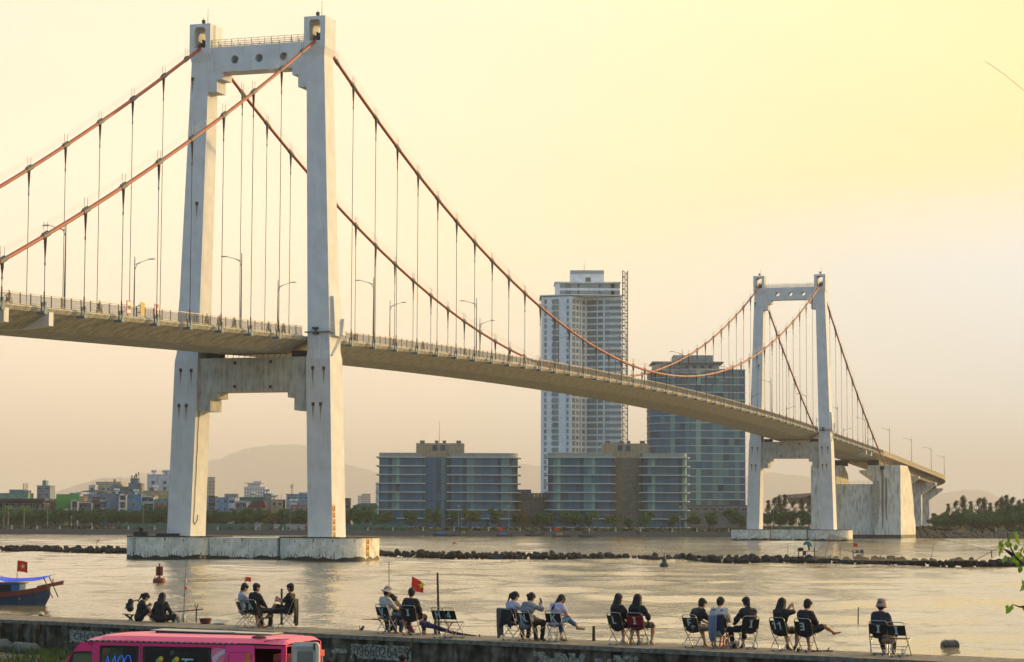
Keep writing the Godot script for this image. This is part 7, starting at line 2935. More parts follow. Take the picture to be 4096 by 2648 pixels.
func draped(called: String, label: String, at: Transform3D, w: float, y0: float, y1: float, col: StandardMaterial3D, x0 := 0.0, sd := 1) -> void:
	# a garment thrown over the chair back: a fold in front, a longer fall behind, rippled
	var m := MB.new()
	var n := 14
	var path := [Vector2(0.60, -0.14), Vector2(0.80, -0.225), Vector2(0.85, -0.262), Vector2(0.82, -0.30), Vector2(0.6, -0.30), Vector2((0.6 + y0) / 2, -0.295), Vector2(y0, -0.28)]
	var grid := []
	for i in n + 1:
		var f := float(i) / n
		var row := []
		for k in path.size():
			var p: Vector2 = path[k]
			var fall := maxf(0.0, float(k) - 3.0) / 3.0
			var rip := (sin(f * 19.0 + sd) * 0.022 + sin(f * 7.0 + sd * 2.0) * 0.03) * fall
			var yy := p.x + (sin(f * 5.0 + sd) * 0.06 * fall)
			row.append(Vector3(x0 + (f - 0.5) * w * (1.0 + 0.12 * sin(fall * 2.0 + sd)), yy if k < path.size() - 1 else maxf(yy, y1), p.y + rip - 0.02 * fall))
		grid.append(row)
	for i in n:
		for k in path.size() - 1:
			m.quad(grid[i][k], grid[i][k + 1], grid[i + 1][k + 1], grid[i + 1][k])
			var o := Vector3(0, 0.0, 0.018)
			m.quad(grid[i][k] + o, grid[i + 1][k] + o, grid[i + 1][k + 1] + o, grid[i][k + 1] + o)
	for i in [0, n]:
		for k in path.size() - 1:
			var o := Vector3(0, 0, 0.018)
			m.quad(grid[i][k], grid[i][k] + o, grid[i][k + 1] + o, grid[i][k + 1])
	single(called, m, col, label, "jacket", at)


func W(px: float, py: float, yaw: float) -> Transform3D:
	return T(on_level(px, py, WALL_TOP + 0.001), yaw)


func build_wall_things() -> void:
	var cy := yaw_to(0.617, 0.786)
	var black := ["cloth_black", 0.007, 0.0065, 0.007]
	var L := Vector3(0.12, 0.08, 0.40)
	# upstream pair, seated on the coping
	person("woman in a black jacket with a long ponytail sitting on the coping", W(564, 2484, yaw_to(0.95, 0.35)), {"hip": 0.13, "lean": 0.22, "nod": 0.45, "hair": "pony", "legs": "short", "skin": 1, "hem": -0.05, "feet": [Vector3(0.16, 0.06, 0.36), Vector3(-0.14, 0.06, 0.36)], "hands": [Vector3(0.05, 0.48, 0.25), Vector3(-0.05, 0.5, 0.26)], "knee": [Vector3(0.6, 1, 0), Vector3(-0.5, 1, 0)], "girth": 1.05, "collar": true})
	person("woman in black with long loose hair sitting cross-legged on the coping", W(645, 2488, yaw_to(0.25, 0.97)), {"hip": 0.13, "lean": 0.14, "nod": 0.2, "hair": "long", "hair_len": 0.30, "legs": "short", "skin": 1, "hem": -0.06, "feet": [Vector3(0.02, 0.05, 0.3), Vector3(-0.1, 0.05, 0.26)], "knee": [Vector3(1, 0.25, 0.2), Vector3(-1, 0.25, 0.2)], "hands": [Vector3(0.2, 0.25, 0.25), Vector3(-0.2, 0.25, 0.25)], "girth": 1.1})
	var o := thing("backpack", "dark backpack hanging on the ponytailed woman's back", "backpack", W(553, 2478, yaw_to(0.95, 0.35)))
	put("bag", sdf([[Vector3(0, 0.34, -0.27), Vector3(0, 0.58, -0.25), 0.10, 0.09], [Vector3(-0.07, 0.36, -0.26), Vector3(0.07, 0.36, -0.26), 0.1, 0.1], [Vector3(0, 0.4, -0.36), Vector3(0, 0.47, -0.36), 0.05, 0.05]], 0.022), mat("bag_black", 0.018, 0.016, 0.018, 0.8), o)
	var m := MB.new()
	for s in [-0.08, 0.08]:
		m.tube([Vector3(s, 0.56, -0.2), Vector3(s, 0.62, -0.05), Vector3(s, 0.5, 0.08)], [0.014], 5)
	put("strap", m, mat("bag_black"), o)
	m = MB.new()
	m.blob(Vector3(0.06, 0.36, -0.40), Vector3(0.03, 0.04, 0.02), 5, 6)
	put("red_tag", m, mat("tag_red", 0.5, 0.02, 0.05, 0.7), o)
	o = thing("low_stool", "low dark folding stool with a slanted seat behind the ponytailed woman", "stool", W(518, 2480, yaw_to(1, 0)))
	m = MB.new()
	m.box(Vector3(0, 0.17, -0.03), Vector3(0.3, 0.02, 0.36), Basis(Vector3.RIGHT, 0.12))
	put("seat", m, mat("bag_black"), o)
	for s in [-0.13, 0.13]:
		m = MB.new()
		m.bar(Vector3(s, 0.16, -0.12), Vector3(s, 0.0, 0.1), 0.02, 0.03)
		m.bar(Vector3(s, 0.18, 0.1), Vector3(s, 0.0, 0.0), 0.02, 0.03)
		put("leg", m, mat("bag_black"), o)
	# bottles and bags beside them
	for q in [[694, 2487, 0.18, "bag_teal", 0.08, 0.30, 0.30, "teal plastic bag standing beside the cross-legged woman"], [714, 2488, 0.17, "bag_clear", 0.32, 0.34, 0.30, "pale plastic bag between the teal bag and the fishing rod"], [732, 2487, 0.16, "bag_white", 0.42, 0.42, 0.38, "white plastic bag at the foot of the fishing rod"]]:
		m = MB.new()
		m.blob(Vector3(0, q[2] * 0.65, 0), Vector3(q[2] * 0.5, q[2] * 0.7, q[2] * 0.45), 8, 10, 0.1, rng)
		m.tube([Vector3(0, q[2] * 1.2, 0), Vector3(0.02, q[2] * 1.5, 0)], [q[2] * 0.16, q[2] * 0.25], 6)
		single("plastic_bag", m, mat(q[3], q[4], q[5], q[6], 0.5), q[7], "bag", W(q[0], q[1], 0))
	# fishing rods and their rests
	var stakem := mat("stake_wood", 0.05, 0.04, 0.03, 0.9)
	o = thing("fishing_rod", "upright fishing rod with a white lamp and a red float tied on", "fishing rod", W(734, 2490, 0))
	var hb := on_level(734, 2490, WALL_TOP)
	var dd := -hb.z
	m = MB.new()
	m.tube([Vector3.ZERO, at_depth(740, 2330, dd) - hb, at_depth(747, 2225, dd) - hb, at_depth(752, 2190, dd) - hb], [0.012, 0.009, 0.005, 0.003], 5)
	put("blank", m, stakem, o)
	m = MB.new()
	m.lathe(at_depth(744, 2325, dd) - hb, [Vector2(0.02, -0.05), Vector2(0.03, 0.0), Vector2(0.025, 0.07), Vector2(0, 0.08)], 8)
	put("night_lamp", m, mat("lamp_shell", 0.5, 0.5, 0.48, 0.5), o)
	m = MB.new()
	m.lathe(at_depth(745, 2353, dd) - hb, [Vector2(0.0, -0.05), Vector2(0.04, -0.03), Vector2(0.042, 0.03), Vector2(0, 0.05)], 10)
	put("red_float", m, mat("float_red", 0.62, 0.03, 0.02, 0.5), o)
	m = MB.new()
	m.blob(at_depth(738, 2342, dd) - hb, Vector3(0.02, 0.06, 0.02), 5, 6)
	put("green_pouch", m, mat("bag_teal"), o)
	o = thing("bamboo_rack", "rough bamboo rod rest propped on the wall", "rack", W(785, 2490, cy))
	m = MB.new()
	m.tube([Vector3(0, 0, 0), Vector3(0, 0.38, 0)], [0.02], 6)
	put("post", m, stakem, o)
	for s in [-1.0, 1.0]:
		m = MB.new()
		m.tube([Vector3(-s * 0.02, 0.3, 0), Vector3(s * 0.07, 0.58, 0)], [0.014], 5)
		put("fork", m, stakem, o)
	var inv := o.transform.affine_inverse()
	m = MB.new()
	m.tube([inv * at_depth(668, 2451, -on_level(720, 2488, WALL_TOP).z), inv * at_depth(812, 2437, -o.position.z)], [0.017, 0.022], 6)
	put("rail", m, mat("bamboo", 0.14, 0.10, 0.06, 0.8), o)
	m = MB.new()
	m.lathe(Vector3.ZERO, [Vector2(0, 0.0), Vector2(0.15, 0.0), Vector2(0.20, 0.16), Vector2(0.185, 0.16), Vector2(0.14, 0.02), Vector2(0, 0.02)], 18)
	single("basin", m, mat("basin_maroon", 0.12, 0.03, 0.03, 0.5), "maroon plastic basin on the wall beside the rod rest", "basin", W(822, 2494, 0))
	m = MB.new()
	for k in 3:
		m.blob(Vector3(-0.1 + k * 0.09, 0.025, 0.02 * k), Vector3(0.11, 0.03, 0.08), 5, 9, 0.12, rng)
	single("folded_cloth", m, mat("cloth_pale", 0.34, 0.36, 0.44, 0.9), "crumpled pale blue cloth beside the basin", "cloth", W(880, 2497, 0))
	# posts and poles standing on or behind the wall
	for q in [[1127, 2499, 2355, 0.04, "round timber post behind the boy with crossed legs"], [1756, 2536, 2291, 0.036, "tall timber pole behind the paired empty chairs"], [1742, 2537, 2460, 0.05, "short thick post below the paired empty chairs"], [2375, 2563, 2504, 0.045, "short timber stub on the wall between two groups"], [1556, 2530, 2247, 0.012, "thin upright fishing rod behind the white bucket hat"], [1918, 2547, 2537, 0.02, "tiny iron peg on the wall edge"]]:
		var b := on_level(q[0], q[1], WALL_TOP)
		var tp := at_depth(q[0] - (6 if q[0] == 1756 else 0), q[2], -b.z)
		m = MB.new()
		m.tube([Vector3.ZERO, (tp - b) * 0.5, tp - b], [q[3], q[3] * 0.95, q[3] * 0.8], 7)
		single("timber_post" if q[3] > 0.015 else "fishing_rod", m, stakem, q[4], "post" if q[3] > 0.015 else "fishing rod", T(b))
	# ---- group of three boys
	chair(W(981, 2507, yaw_to(0.93, 0.36)), "", "black folding chair under the boy in white, seen side on")
	chair(W(1024, 2511, cy), "A", "black folding chair with a smeared letter under the boy in black")
	chair(W(1146, 2510, yaw_to(-0.97, 0.22)), "", "black folding chair turned the other way, with a jacket over its back")
	person("boy in a white T-shirt with his hand on his neck, looking down", W(981, 2507, yaw_to(0.93, 0.36)), {"lean": -0.08, "nod": 0.5, "look": -0.15, "hair": "fringe", "sleeve": "short", "shirt": ["cloth_white", 0.46, 0.45, 0.48], "legs": "short", "hands": [Vector3(0.12, 1.05, -0.08), Vector3(-0.1, 0.62, 0.3)], "elbow": [Vector3(0.7, 0.1, 0.9), Vector3(-0.8, -0.5, -0.7)], "hem": -0.06})
	person("boy in a black high-collared jacket with his back turned", W(1024, 2511, cy), {"lean": 0.05, "look": -0.7, "nod": 0.05, "hair": "fringe", "collar": true, "legs": "long", "feet": [Vector3(0.15, 0.08, 0.42), Vector3(-0.2, 0.08, 0.42)]})
	person("boy in a black T-shirt with bare crossed legs holding a drink", W(1146, 2510, yaw_to(-0.97, 0.22)), {"lean": -0.16, "nod": 0.25, "hair": "fringe", "sleeve": "short", "legs": "short", "back": -0.05, "feet": [Vector3(0.1, 0.08, 0.52), Vector3(-0.02, 0.30, 0.62)], "knee": [Vector3(0.2, 1, 0.5), Vector3(0.05, 1, 0.2)], "toes": [Vector3(0.1, -0.5, 1), Vector3(0.0, -0.2, 1)], "hands": [Vector3(0.06, 0.80, 0.27), Vector3(-0.10, 0.84, 0.26)], "elbow": [Vector3(0.6, -1, -0.2), Vector3(-0.6, -1, -0.2)]})
	draped("hanging_jacket", "black jacket hanging down the chair of the boy with crossed legs", W(1146, 2510, yaw_to(-0.97, 0.22)), 0.40, 0.08, 0.06, cloth(black), 0.0, 3)
	cup(1093, 2517, "cola cup on the wall between the two boys", mat("cola", 0.03, 0.015, 0.01, 0.3), 0.14)
	cup(979, 2508, "half-drunk cola cup under the white boy's chair", mat("cola", 0.03, 0.015, 0.01, 0.3), 0.10)
	o = thing("held_cup", "milky coffee cup with a rainbow sleeve in the boy's hands", "cup", W(1146, 2510, yaw_to(-0.97, 0.22)))
	m = MB.new()
	m.lathe(Vector3(-0.02, 0.79, 0.31), [Vector2(0, 0), Vector2(0.034, 0), Vector2(0.044, 0.13), Vector2(0, 0.13)], 12)
	put("cup", m, mat("milk_coffee", 0.42, 0.33, 0.18, 0.4), o)
	m = MB.new()
	m.lathe(Vector3(-0.02, 0.79, 0.31), [Vector2(0.038, 0.01), Vector2(0.042, 0.06)], 12)
	put("sleeve", m, mat("sleeve_blue", 0.05, 0.22, 0.40, 0.6), o)
	# ---- bucket hat group
	chair(W(1548, 2534, cy), "V", "black folding chair painted V")
	chair(W(1644, 2540, yaw_to(0.35, 0.94)), "I", "black folding chair painted I under the man in black")
	person("person in a white shirt and beige bucket hat, head turned aside", W(1548, 2534, yaw_to(0.75, 0.66)), {"lean": 0.0, "nod": 0.3, "look": -0.3, "hair": "short", "shirt": ["cloth_cream", 0.50, 0.48, 0.44], "sleeve": "long", "trousers": ["denim_blue", 0.03, 0.06, 0.12], "hat": ["hat_beige", 0.46, 0.38, 0.29, 0.185, 0.055], "hands": [Vector3(0.05, 0.85, 0.3), Vector3(-0.05, 0.7, 0.32)]})
	person("person in black with a black cap crouching behind the bucket hat", W(1596, 2527, yaw_to(-0.7, 0.3)), {"hip": 0.30, "lean": 0.3, "nod": 0.35, "hair": "short", "hat": ["cap_black", 0.02, 0.02, 0.022, 0.15, 0.03], "hands": [Vector3(0.06, 0.80, 0.24), Vector3(-0.06, 0.78, 0.24)], "feet": [Vector3(0.14, 0.07, 0.3), Vector3(-0.14, 0.07, 0.3)], "sleeve": "short"})
	person("man in black with cropped hair sitting square on his chair", W(1644, 2540, yaw_to(0.35, 0.94)), {"lean": 0.10, "nod": 0.12, "hair": "short", "girth": 1.12, "hands": [Vector3(0.24, 0.55, 0.2), Vector3(-0.30, 0.22, 0.28)], "feet": [Vector3(0.2, 0.08, 0.35), Vector3(-0.22, 0.08, 0.40)], "shoe": ["shoe_tan", 0.22, 0.19, 0.14]})
	m = MB.new()
	m.prism(PackedVector2Array([Vector2(-0.14, 0.36), Vector2(0.02, 0.36), Vector2(0.2, 0.04), Vector2(0.16, 0.03), Vector2(0.02, 0.06), Vector2(-0.1, 0.2)]), 0.02, Transform3D(Basis(), Vector3.ZERO))
	single("red_pennant", m, mat("flag_scarlet", 0.62, 0.02, 0.01, 0.7), "bright red pennant propped under the man's chair", "pennant", W(1634, 2537, -0.2))
	# flag on a pole
	var fb := on_level(1644, 2536, WALL_TOP) + Vector3(0, 0, -0.8)
	o = thing("flag_on_pole", "torn red flag with a yellow star on a thin pole", "flag", T(fb))
	var f0 := at_depth(1643, 2430, -fb.z) - fb
	var f1 := at_depth(1649, 2305, -fb.z) - fb
	m = MB.new()
	m.tube([Vector3(-0.02, 0, 0), f0, f1], [0.012, 0.01, 0.008], 5)
	put("pole", m, stakem, o)
	flag(o, at_depth(1647, 2368, -fb.z) - fb, 0.33, 0.44, mat("flag_scarlet"), true, true)
	# toy rifle rod, iron bracket
	o = thing("toy_rifle", "orange and black toy rifle held out beside chair V", "toy", T(on_level(1500, 2530, WALL_TOP)))
	var tb := on_level(1500, 2530, WALL_TOP)
	m = MB.new()
	m.tube([at_depth(1447, 2477, -tb.z) - tb, at_depth(1490, 2477, -tb.z) - tb], [0.012], 6)
	put("barrel", m, mat("rubber"), o)
	m = MB.new()
	m.bar(at_depth(1488, 2477, -tb.z) - tb, at_depth(1520, 2478, -tb.z) - tb, 0.03, 0.04)
	m.bar(at_depth(1516, 2477, -tb.z) - tb, at_depth(1523, 2486, -tb.z) - tb, 0.03, 0.05)
	put("stock", m, mat("toy_orange", 0.55, 0.08, 0.03, 0.5), o)
	o = thing("iron_bracket", "small blue-grey iron bracket fixed on the wall top", "bracket", W(1444, 2521, 0))
	m = MB.new()
	m.prism(PackedVector2Array([Vector2(-0.06, 0), Vector2(0.06, 0), Vector2(0.1, 0.12), Vector2(0.06, 0.14)]), 0.05, Transform3D())
	put("plate", m, mat("bracket_iron", 0.04, 0.06, 0.09, 0.7), o)
	m = MB.new()
	m.tube([Vector3(-0.04, 0, 0), Vector3(-0.04, 0.14, 0)], [0.012], 5)
	put("pin", m, mat("bracket_iron"), o)
	# purple sheet bundled along a pole
	var pts := []
	var rad := []
	for q in [[1684, 2502, 0.07], [1705, 2499, 0.08], [1735, 2506, 0.07], [1770, 2518, 0.06], [1815, 2531, 0.045], [1850, 2537, 0.03], [1905, 2543, 0.014]]:
		pts.append(at_depth(q[0], q[1], 64.6))
		rad.append(q[2])
	m = MB.new()
	m.tube(pts, rad, 9)
	m.blob(at_depth(1690, 2492, 64.6), Vector3(0.10, 0.07, 0.08), 6, 9, 0.18, rng)
	m.blob(at_depth(1712, 2496, 64.6), Vector3(0.09, 0.07, 0.08), 6, 9, 0.18, rng)
	var pp := at_depth(1760, 2540, 64.6)
	for k in m.v.size():
		m.v[k] -= pp
	single("purple_sheet", m, worn("sheet_purple", 0.06, 0.04, 0.13, 0.8, 0.4, 3.0), "purple plastic sheet bundled along a pole behind the empty chairs", "sheet", T(pp))
	chair(W(1773, 2551, cy), "H", "empty black folding chair painted H, overlapped by its twin")
	chair(W(1816, 2552, cy), "4", "empty black folding chair painted 4")
	# ---- three girls
	chair(W(2054, 2560, yaw_to(0.75, 0.66)), "", "black folding chair hidden by two hanging jackets")
	chair(W(2112, 2564, cy), "N", "black folding chair painted N")
	chair(W(2226, 2566, yaw_to(0.45, 0.9)), "K", "black folding chair painted K")
	person("girl in a white T-shirt with a high ponytail holding a phone", W(2054, 2560, yaw_to(0.8, 0.6)), {"lean": 0.05, "nod": 0.45, "look": -0.2, "hair": "pony", "skin": 1, "sleeve": "short", "shirt": ["cloth_lilac", 0.50, 0.46, 0.60], "hands": [Vector3(0.06, 0.90, 0.34), Vector3(-0.06, 0.90, 0.34)], "curl": 1.0})
	draped("hanging_jacket", "grey wool coat hanging from the jacket-covered chair", W(2050, 2559, yaw_to(0.75, 0.66)), 0.22, 0.06, 0.04, cloth(["coat_grey", 0.14, 0.12, 0.11]), 0.2, 1)
	draped("hanging_jacket", "black jacket thrown over the same chair as the grey coat", W(2056, 2560, yaw_to(0.75, 0.66)), 0.44, 0.36, 0.3, cloth(black), -0.02, 5)
	person("girl in a grey hooded sweatshirt holding up a phone", W(2112, 2564, yaw_to(0.75, 0.66)), {"lean": 0.18, "nod": 0.35, "look": -0.1, "hair": "bun", "skin": 1, "hood": true, "shirt": ["fleece_grey", 0.24, 0.25, 0.27], "girth": 1.12, "hands": [Vector3(0.14, 0.62, 0.36), Vector3(-0.1, 0.96, 0.36)], "curl": 0.9, "shoe": ["shoe_black", 0.02, 0.022, 0.025], "hem": -0.08})
	for q in [[2112, 2564, -0.10, 1.06, 0.37, "dark phone held upright by the girl in the grey hood"], [2054, 2560, 0.0, 0.96, 0.40, "phone held low by the girl in white"]]:
		o = thing("phone", q[5], "phone", W(q[0], q[1], yaw_to(0.75, 0.66)))
		m = MB.new()
		m.prism(round_rect(-0.036, 0.036, -0.075, 0.075, 0.01, 3), 0.009, Transform3D(Basis(Vector3.RIGHT, -0.4 if q[3] > 1 else -1.0), Vector3(q[2], q[3], q[4])))
		put("body", m, mat("phone_black", 0.02, 0.022, 0.028, 0.3), o)
		m = MB.new()
		m.prism(round_rect(-0.033, 0.033, -0.07, 0.07, 0.008, 3), 0.001, Transform3D(Basis(Vector3.RIGHT, -0.4 if q[3] > 1 else -1.0) * Basis(Vector3.UP, PI), Vector3(q[2], q[3], q[4] - 0.012)))
		put("glass", m, mat("phone_glass", 0.05, 0.06, 0.075, 0.1), o)
	person("girl in a lilac T-shirt and jeans with legs crossed, head bowed", W(2226, 2566, yaw_to(0.7, 0.71)), {"lean": 0.24, "nod": 0.65, "look": 0.0, "hair": "front", "skin": 1, "sleeve": "short", "shirt": ["cloth_lilac", 0.50, 0.46, 0.60], "legs": "calf", "trousers": ["denim", 0.045, 0.14, 0.28], "feet": [Vector3(0.12, 0.09, 0.34), Vector3(-0.12, 0.36, 0.72)], "knee": [Vector3(0.3, 1, 0.4), Vector3(0.4, 1, 0.0)], "toes": [Vector3(-0.2, -0.4, 1), Vector3(-0.5, -0.25, 1)], "hands": [Vector3(0.02, 0.68, 0.36), Vector3(-0.10, 0.68, 0.38)], "shoe": ["shoe_brown", 0.25, 0.18, 0.12]})
	cup(2200, 2566, "yellow drink in a clear lidded cup under chair K", mat("juice_yellow", 0.50, 0.42, 0.02, 0.3), 0.16, false)
	cup(2227, 2566, "taller clear cup of yellow drink beside its twin", mat("juice_yellow", 0.50, 0.42, 0.02, 0.3), 0.20)
	# ---- two women with long hair
	chair(W(2477, 2577, cy), "L", "black folding chair painted L")
	chair(W(2553, 2579, yaw_to(0.45, 0.9)), "I", "red folding chair painted with a bold white 1", true)
	person("woman in black with long hair laughing towards her neighbour", W(2477, 2577, yaw_to(0.7, 0.71)), {"lean": 0.05, "nod": -0.05, "look": -0.45, "hair": "long", "skin": 1, "hair_len": 0.3, "sway": 0.05, "legs": "short", "girth": 1.1, "feet": [Vector3(0.15, 0.08, 0.35), Vector3(-0.05, 0.08, 0.4)], "shoe": ["shoe_cream", 0.34, 0.29, 0.2], "hem": -0.05})
	person("woman in black with very straight long hair on the red chair", W(2553, 2579, yaw_to(0.45, 0.9)), {"lean": 0.02, "nod": 0.05, "hair": "long", "skin": 1, "hair_len": 0.18, "legs": "short", "feet": [Vector3(0.12, 0.08, 0.35), Vector3(-0.24, 0.08, 0.32)], "hands": [Vector3(0.2, 0.6, 0.25), Vector3(-0.2, 0.66, 0.2)], "shoe": ["shoe_cream", 0.34, 0.29, 0.2]})
	cup(2567, 2577, "green drink cup under the red chair", mat("juice_green", 0.20, 0.26, 0.06, 0.3), 0.14)
	cup(2590, 2579, "milk tea cup beside the red chair's leg", mat("milk_tea", 0.34, 0.25, 0.15, 0.3), 0.15)
	# ---- F, patterned shirt, T
	chair(W(2779, 2588, cy), "F", "black folding chair painted F")
	chair(W(2877, 2592, yaw_to(0.25, 0.97)), "", "black folding chair with a denim jacket over its back")
	chair(W(2992, 2595, yaw_to(-0.22, 0.97)), "I", "black folding chair painted with a pale blue stroke, turned outward")
	person("young man in a black T-shirt and pale shorts leaning towards his neighbour", W(2779, 2588, yaw_to(0.8, 0.6)), {"lean": 0.50, "nod": -0.12, "look": -0.1, "hair": "fringe", "sleeve": "short", "legs": "short", "girth": 1.12, "trousers": ["shorts_beige", 0.30, 0.25, 0.20], "hands": [Vector3(0.05, 0.58, 0.5), Vector3(-0.1, 0.6, 0.5)], "feet": [Vector3(0.12, 0.08, 0.46), Vector3(-0.1, 0.08, 0.5)]})
	var pw := person("woman in a loose white shirt with red swirls and a hair bun", W(2877, 2592, yaw_to(0.3, 0.95)), {"lean": 0.24, "nod": 0.2, "look": -0.35, "hair": "bun", "skin": 1, "sleeve": "short", "girth": 1.25, "shirt": ["cloth_ivory", 0.46, 0.46, 0.42], "legs": "short", "trousers": ["shorts_grey", 0.2, 0.22, 0.25], "feet": [Vector3(0.18, 0.08, 0.36), Vector3(-0.1, 0.08, 0.38)], "hem": -0.1})
	for q in [[0.10, 0.40, -0.135], [-0.09, 0.38, -0.135], [-0.19, 0.27, -0.07]]:
		m = MB.new()
		var hb2 := Vector3(0, 0.52, -0.06) + Basis(Vector3.RIGHT, 0.24) * Vector3(q[0], q[1], q[2])
		for k in 9:
			var a := k * 0.75
			m.blob(hb2 + Vector3(cos(a) * 0.035 * (1.0 - k * 0.07), sin(a) * 0.05 * (1.0 - k * 0.07), 0), Vector3(0.014, 0.014, 0.01), 4, 6)
		put("printed_swirl", m, mat("print_red", 0.16, 0.035, 0.04, 0.9), pw)
	draped("hanging_jacket", "pale blue denim jacket hung on the chair of the woman with the bun", W(2877, 2592, yaw_to(0.25, 0.97)), 0.20, 0.22, 0.18, cloth(["denim_pale", 0.17, 0.21, 0.30]), 0.12, 2)
	draped("hanging_jacket", "dark patterned scarf beside the denim jacket", W(2877, 2592, yaw_to(0.25, 0.97)), 0.20, 0.40, 0.34, cloth(["scarf_dark", 0.03, 0.03, 0.045]), -0.08, 4)
	person("person in a black shirt with cropped hair on the outward turned chair", W(2992, 2595, yaw_to(-0.35, 0.93)), {"lean": 0.14, "nod": 0.2, "look": 0.25, "hair": "low_tail", "skin": 1, "collar": true, "feet": [Vector3(0.22, 0.08, 0.36), Vector3(-0.05, 0.08, 0.4)], "hands": [Vector3(0.22, 0.62, 0.3), Vector3(-0.14, 0.6, 0.3)], "knee": [Vector3(0.9, 1, 0.4), Vector3(-0.2, 1, 0.4)], "shoe": ["shoe_black", 0.02, 0.022, 0.025], "legs": "calf"})
	o = thing("plastic_stool", "small orange plastic stool between the chairs", "stool", W(2905, 2587, 0.3))
	var om := mat("stool_orange", 0.52, 0.09, 0.02, 0.5)
	m = MB.new()
	m.box(Vector3(0, 0.27, 0), Vector3(0.25, 0.03, 0.25))
	put("seat", m, om, o)
	for s in [[-0.1, -0.1], [0.1, -0.1], [0.1, 0.1], [-0.1, 0.1]]:
		m = MB.new()
		m.bar(Vector3(s[0] * 1.25, 0, s[1] * 1.25), Vector3(s[0], 0.26, s[1]), 0.035, 0.035)
		put("leg", m, om, o)
	m = MB.new()
	m.blob(Vector3(0, 0.09, 0), Vector3(0.16, 0.11, 0.1), 6, 9, 0.12, rng)
	single("snack_bag", m, mat("bag_pink", 0.46, 0.36, 0.30, 0.5), "pinkish paper snack bag on the wall by the orange stool", "bag", W(2935, 2592, 0))
	m = MB.new()
	m.box(Vector3(0, 0.035, 0), Vector3(0.1, 0.07, 0.08))
	single("orange_box", m, mat("stool_orange"), "small orange carton under the stool", "box", W(2897, 2592, 0.3))
	cup(3014, 2597, "milk coffee cup behind the outward turned chair", mat("milk_tea", 0.34, 0.25, 0.15, 0.3), 0.13, false)
	# ---- couple in black
	chair(W(3129, 2603, cy), "11", "black folding chair painted 11")
	chair(W(3226, 2608, yaw_to(0.5, 0.86)), "-E", "black folding chair painted with a 3")
	person("girl in black with long hair raising her hands", W(3129, 2603, yaw_to(0.7, 0.71)), {"lean": 0.06, "nod": 0.12, "hair": "long", "skin": 1, "hair_len": 0.25, "sleeve": "short", "legs": "short", "girth": 1.1, "hands": [Vector3(0.05, 1.04, 0.34), Vector3(-0.08, 1.08, 0.36)], "curl": 0.6, "hand_dir": [Vector3(0, 1.2, 0), Vector3(0, 1.2, 0)], "shoe": ["sandal_brown", 0.05, 0.04, 0.035]})
	person("boy in black with tousled hair and one bare leg crossed over", W(3226, 2608, yaw_to(0.65, 0.76)), {"lean": 0.10, "nod": 0.3, "look": -0.15, "hair": "fringe", "sleeve": "long", "legs": "short", "girth": 1.12, "feet": [Vector3(0.14, 0.08, 0.34), Vector3(-0.42, 0.46, 0.62)], "knee": [Vector3(0.3, 1, 0.4), Vector3(-0.6, 0.8, -0.5)], "toes": [Vector3(-0.2, -0.4, 1), Vector3(-0.9, 0.2, 0.6)], "hands": [Vector3(0.1, 0.66, 0.32), Vector3(-0.1, 0.66, 0.32)]})
	for q in [[3312, 2606, "dark plastic slipper under the boy's planted foot"], [3268, 2606, "dark slipper lying beside the chair painted 3"], [3195, 2602, "dark slipper under the girl's foot"]]:
		o = thing("slipper", q[2], "slipper", W(q[0], q[1], yaw_to(0.9, -0.2)))
		m = MB.new()
		m.prism(round_rect(-0.048, 0.048, -0.13, 0.13, 0.045, 4), 0.025, flat_at(0.03))
		put("sole", m, mat("slipper_dark", 0.02, 0.018, 0.018, 0.7), o)
		m = MB.new()
		m.tube([Vector3(-0.045, 0.03, 0.0), Vector3(0, 0.075, 0.02), Vector3(0.045, 0.03, 0.0)], [0.02], 6)
		put("band", m, mat("slipper_dark"), o)
	# ---- lone person downstream
	chair(W(3517, 2619, yaw_to(0.25, 0.97)), "I", "black folding chair with a pale stroke, occupied by the person in a pink hat")
	chair(W(3600, 2627, yaw_to(0.5, 0.86)), "I", "empty black folding chair with a thin pale stroke beside the lone person")
	person("person in a navy hooded jacket and dusty pink bucket hat", W(3525, 2618, yaw_to(0.35, 0.93)), {"lean": 0.08, "nod": 0.1, "look": -0.25, "hair": "short", "hood": true, "shirt": ["fleece_navy", 0.035, 0.035, 0.055], "hat": ["hat_pink", 0.38, 0.24, 0.19, 0.135, 0.075], "trousers": ["trousers_dark", 0.02, 0.02, 0.022], "feet": [Vector3(0.02, 0.08, 0.42), Vector3(-0.22, 0.08, 0.40)], "shoe": ["trainer_white", 0.40, 0.38, 0.32]})
	o = thing("shoulder_bag", "tan leather bag hanging between the last two chairs", "bag", W(3560, 2620, yaw_to(0.35, 0.93)))
	put("bag", sdf([[Vector3(-0.1, 0.34, -0.1), Vector3(0.12, 0.34, -0.1), 0.075, 0.075], [Vector3(-0.1, 0.44, -0.1), Vector3(0.12, 0.44, -0.1), 0.05, 0.05]], 0.02), mat("leather_tan", 0.20, 0.11, 0.055, 0.6), o)
	m = MB.new()
	m.tube([Vector3(-0.14, 0.45, -0.1), Vector3(-0.05, 0.62, -0.12), Vector3(0.14, 0.45, -0.1)], [0.012], 5)
	put("strap", m, mat("leather_tan"), o)
	cup(3611, 2622, "iced coffee cup under the empty chair beside the lone person", mat("milk_tea", 0.34, 0.25, 0.15, 0.3), 0.13)
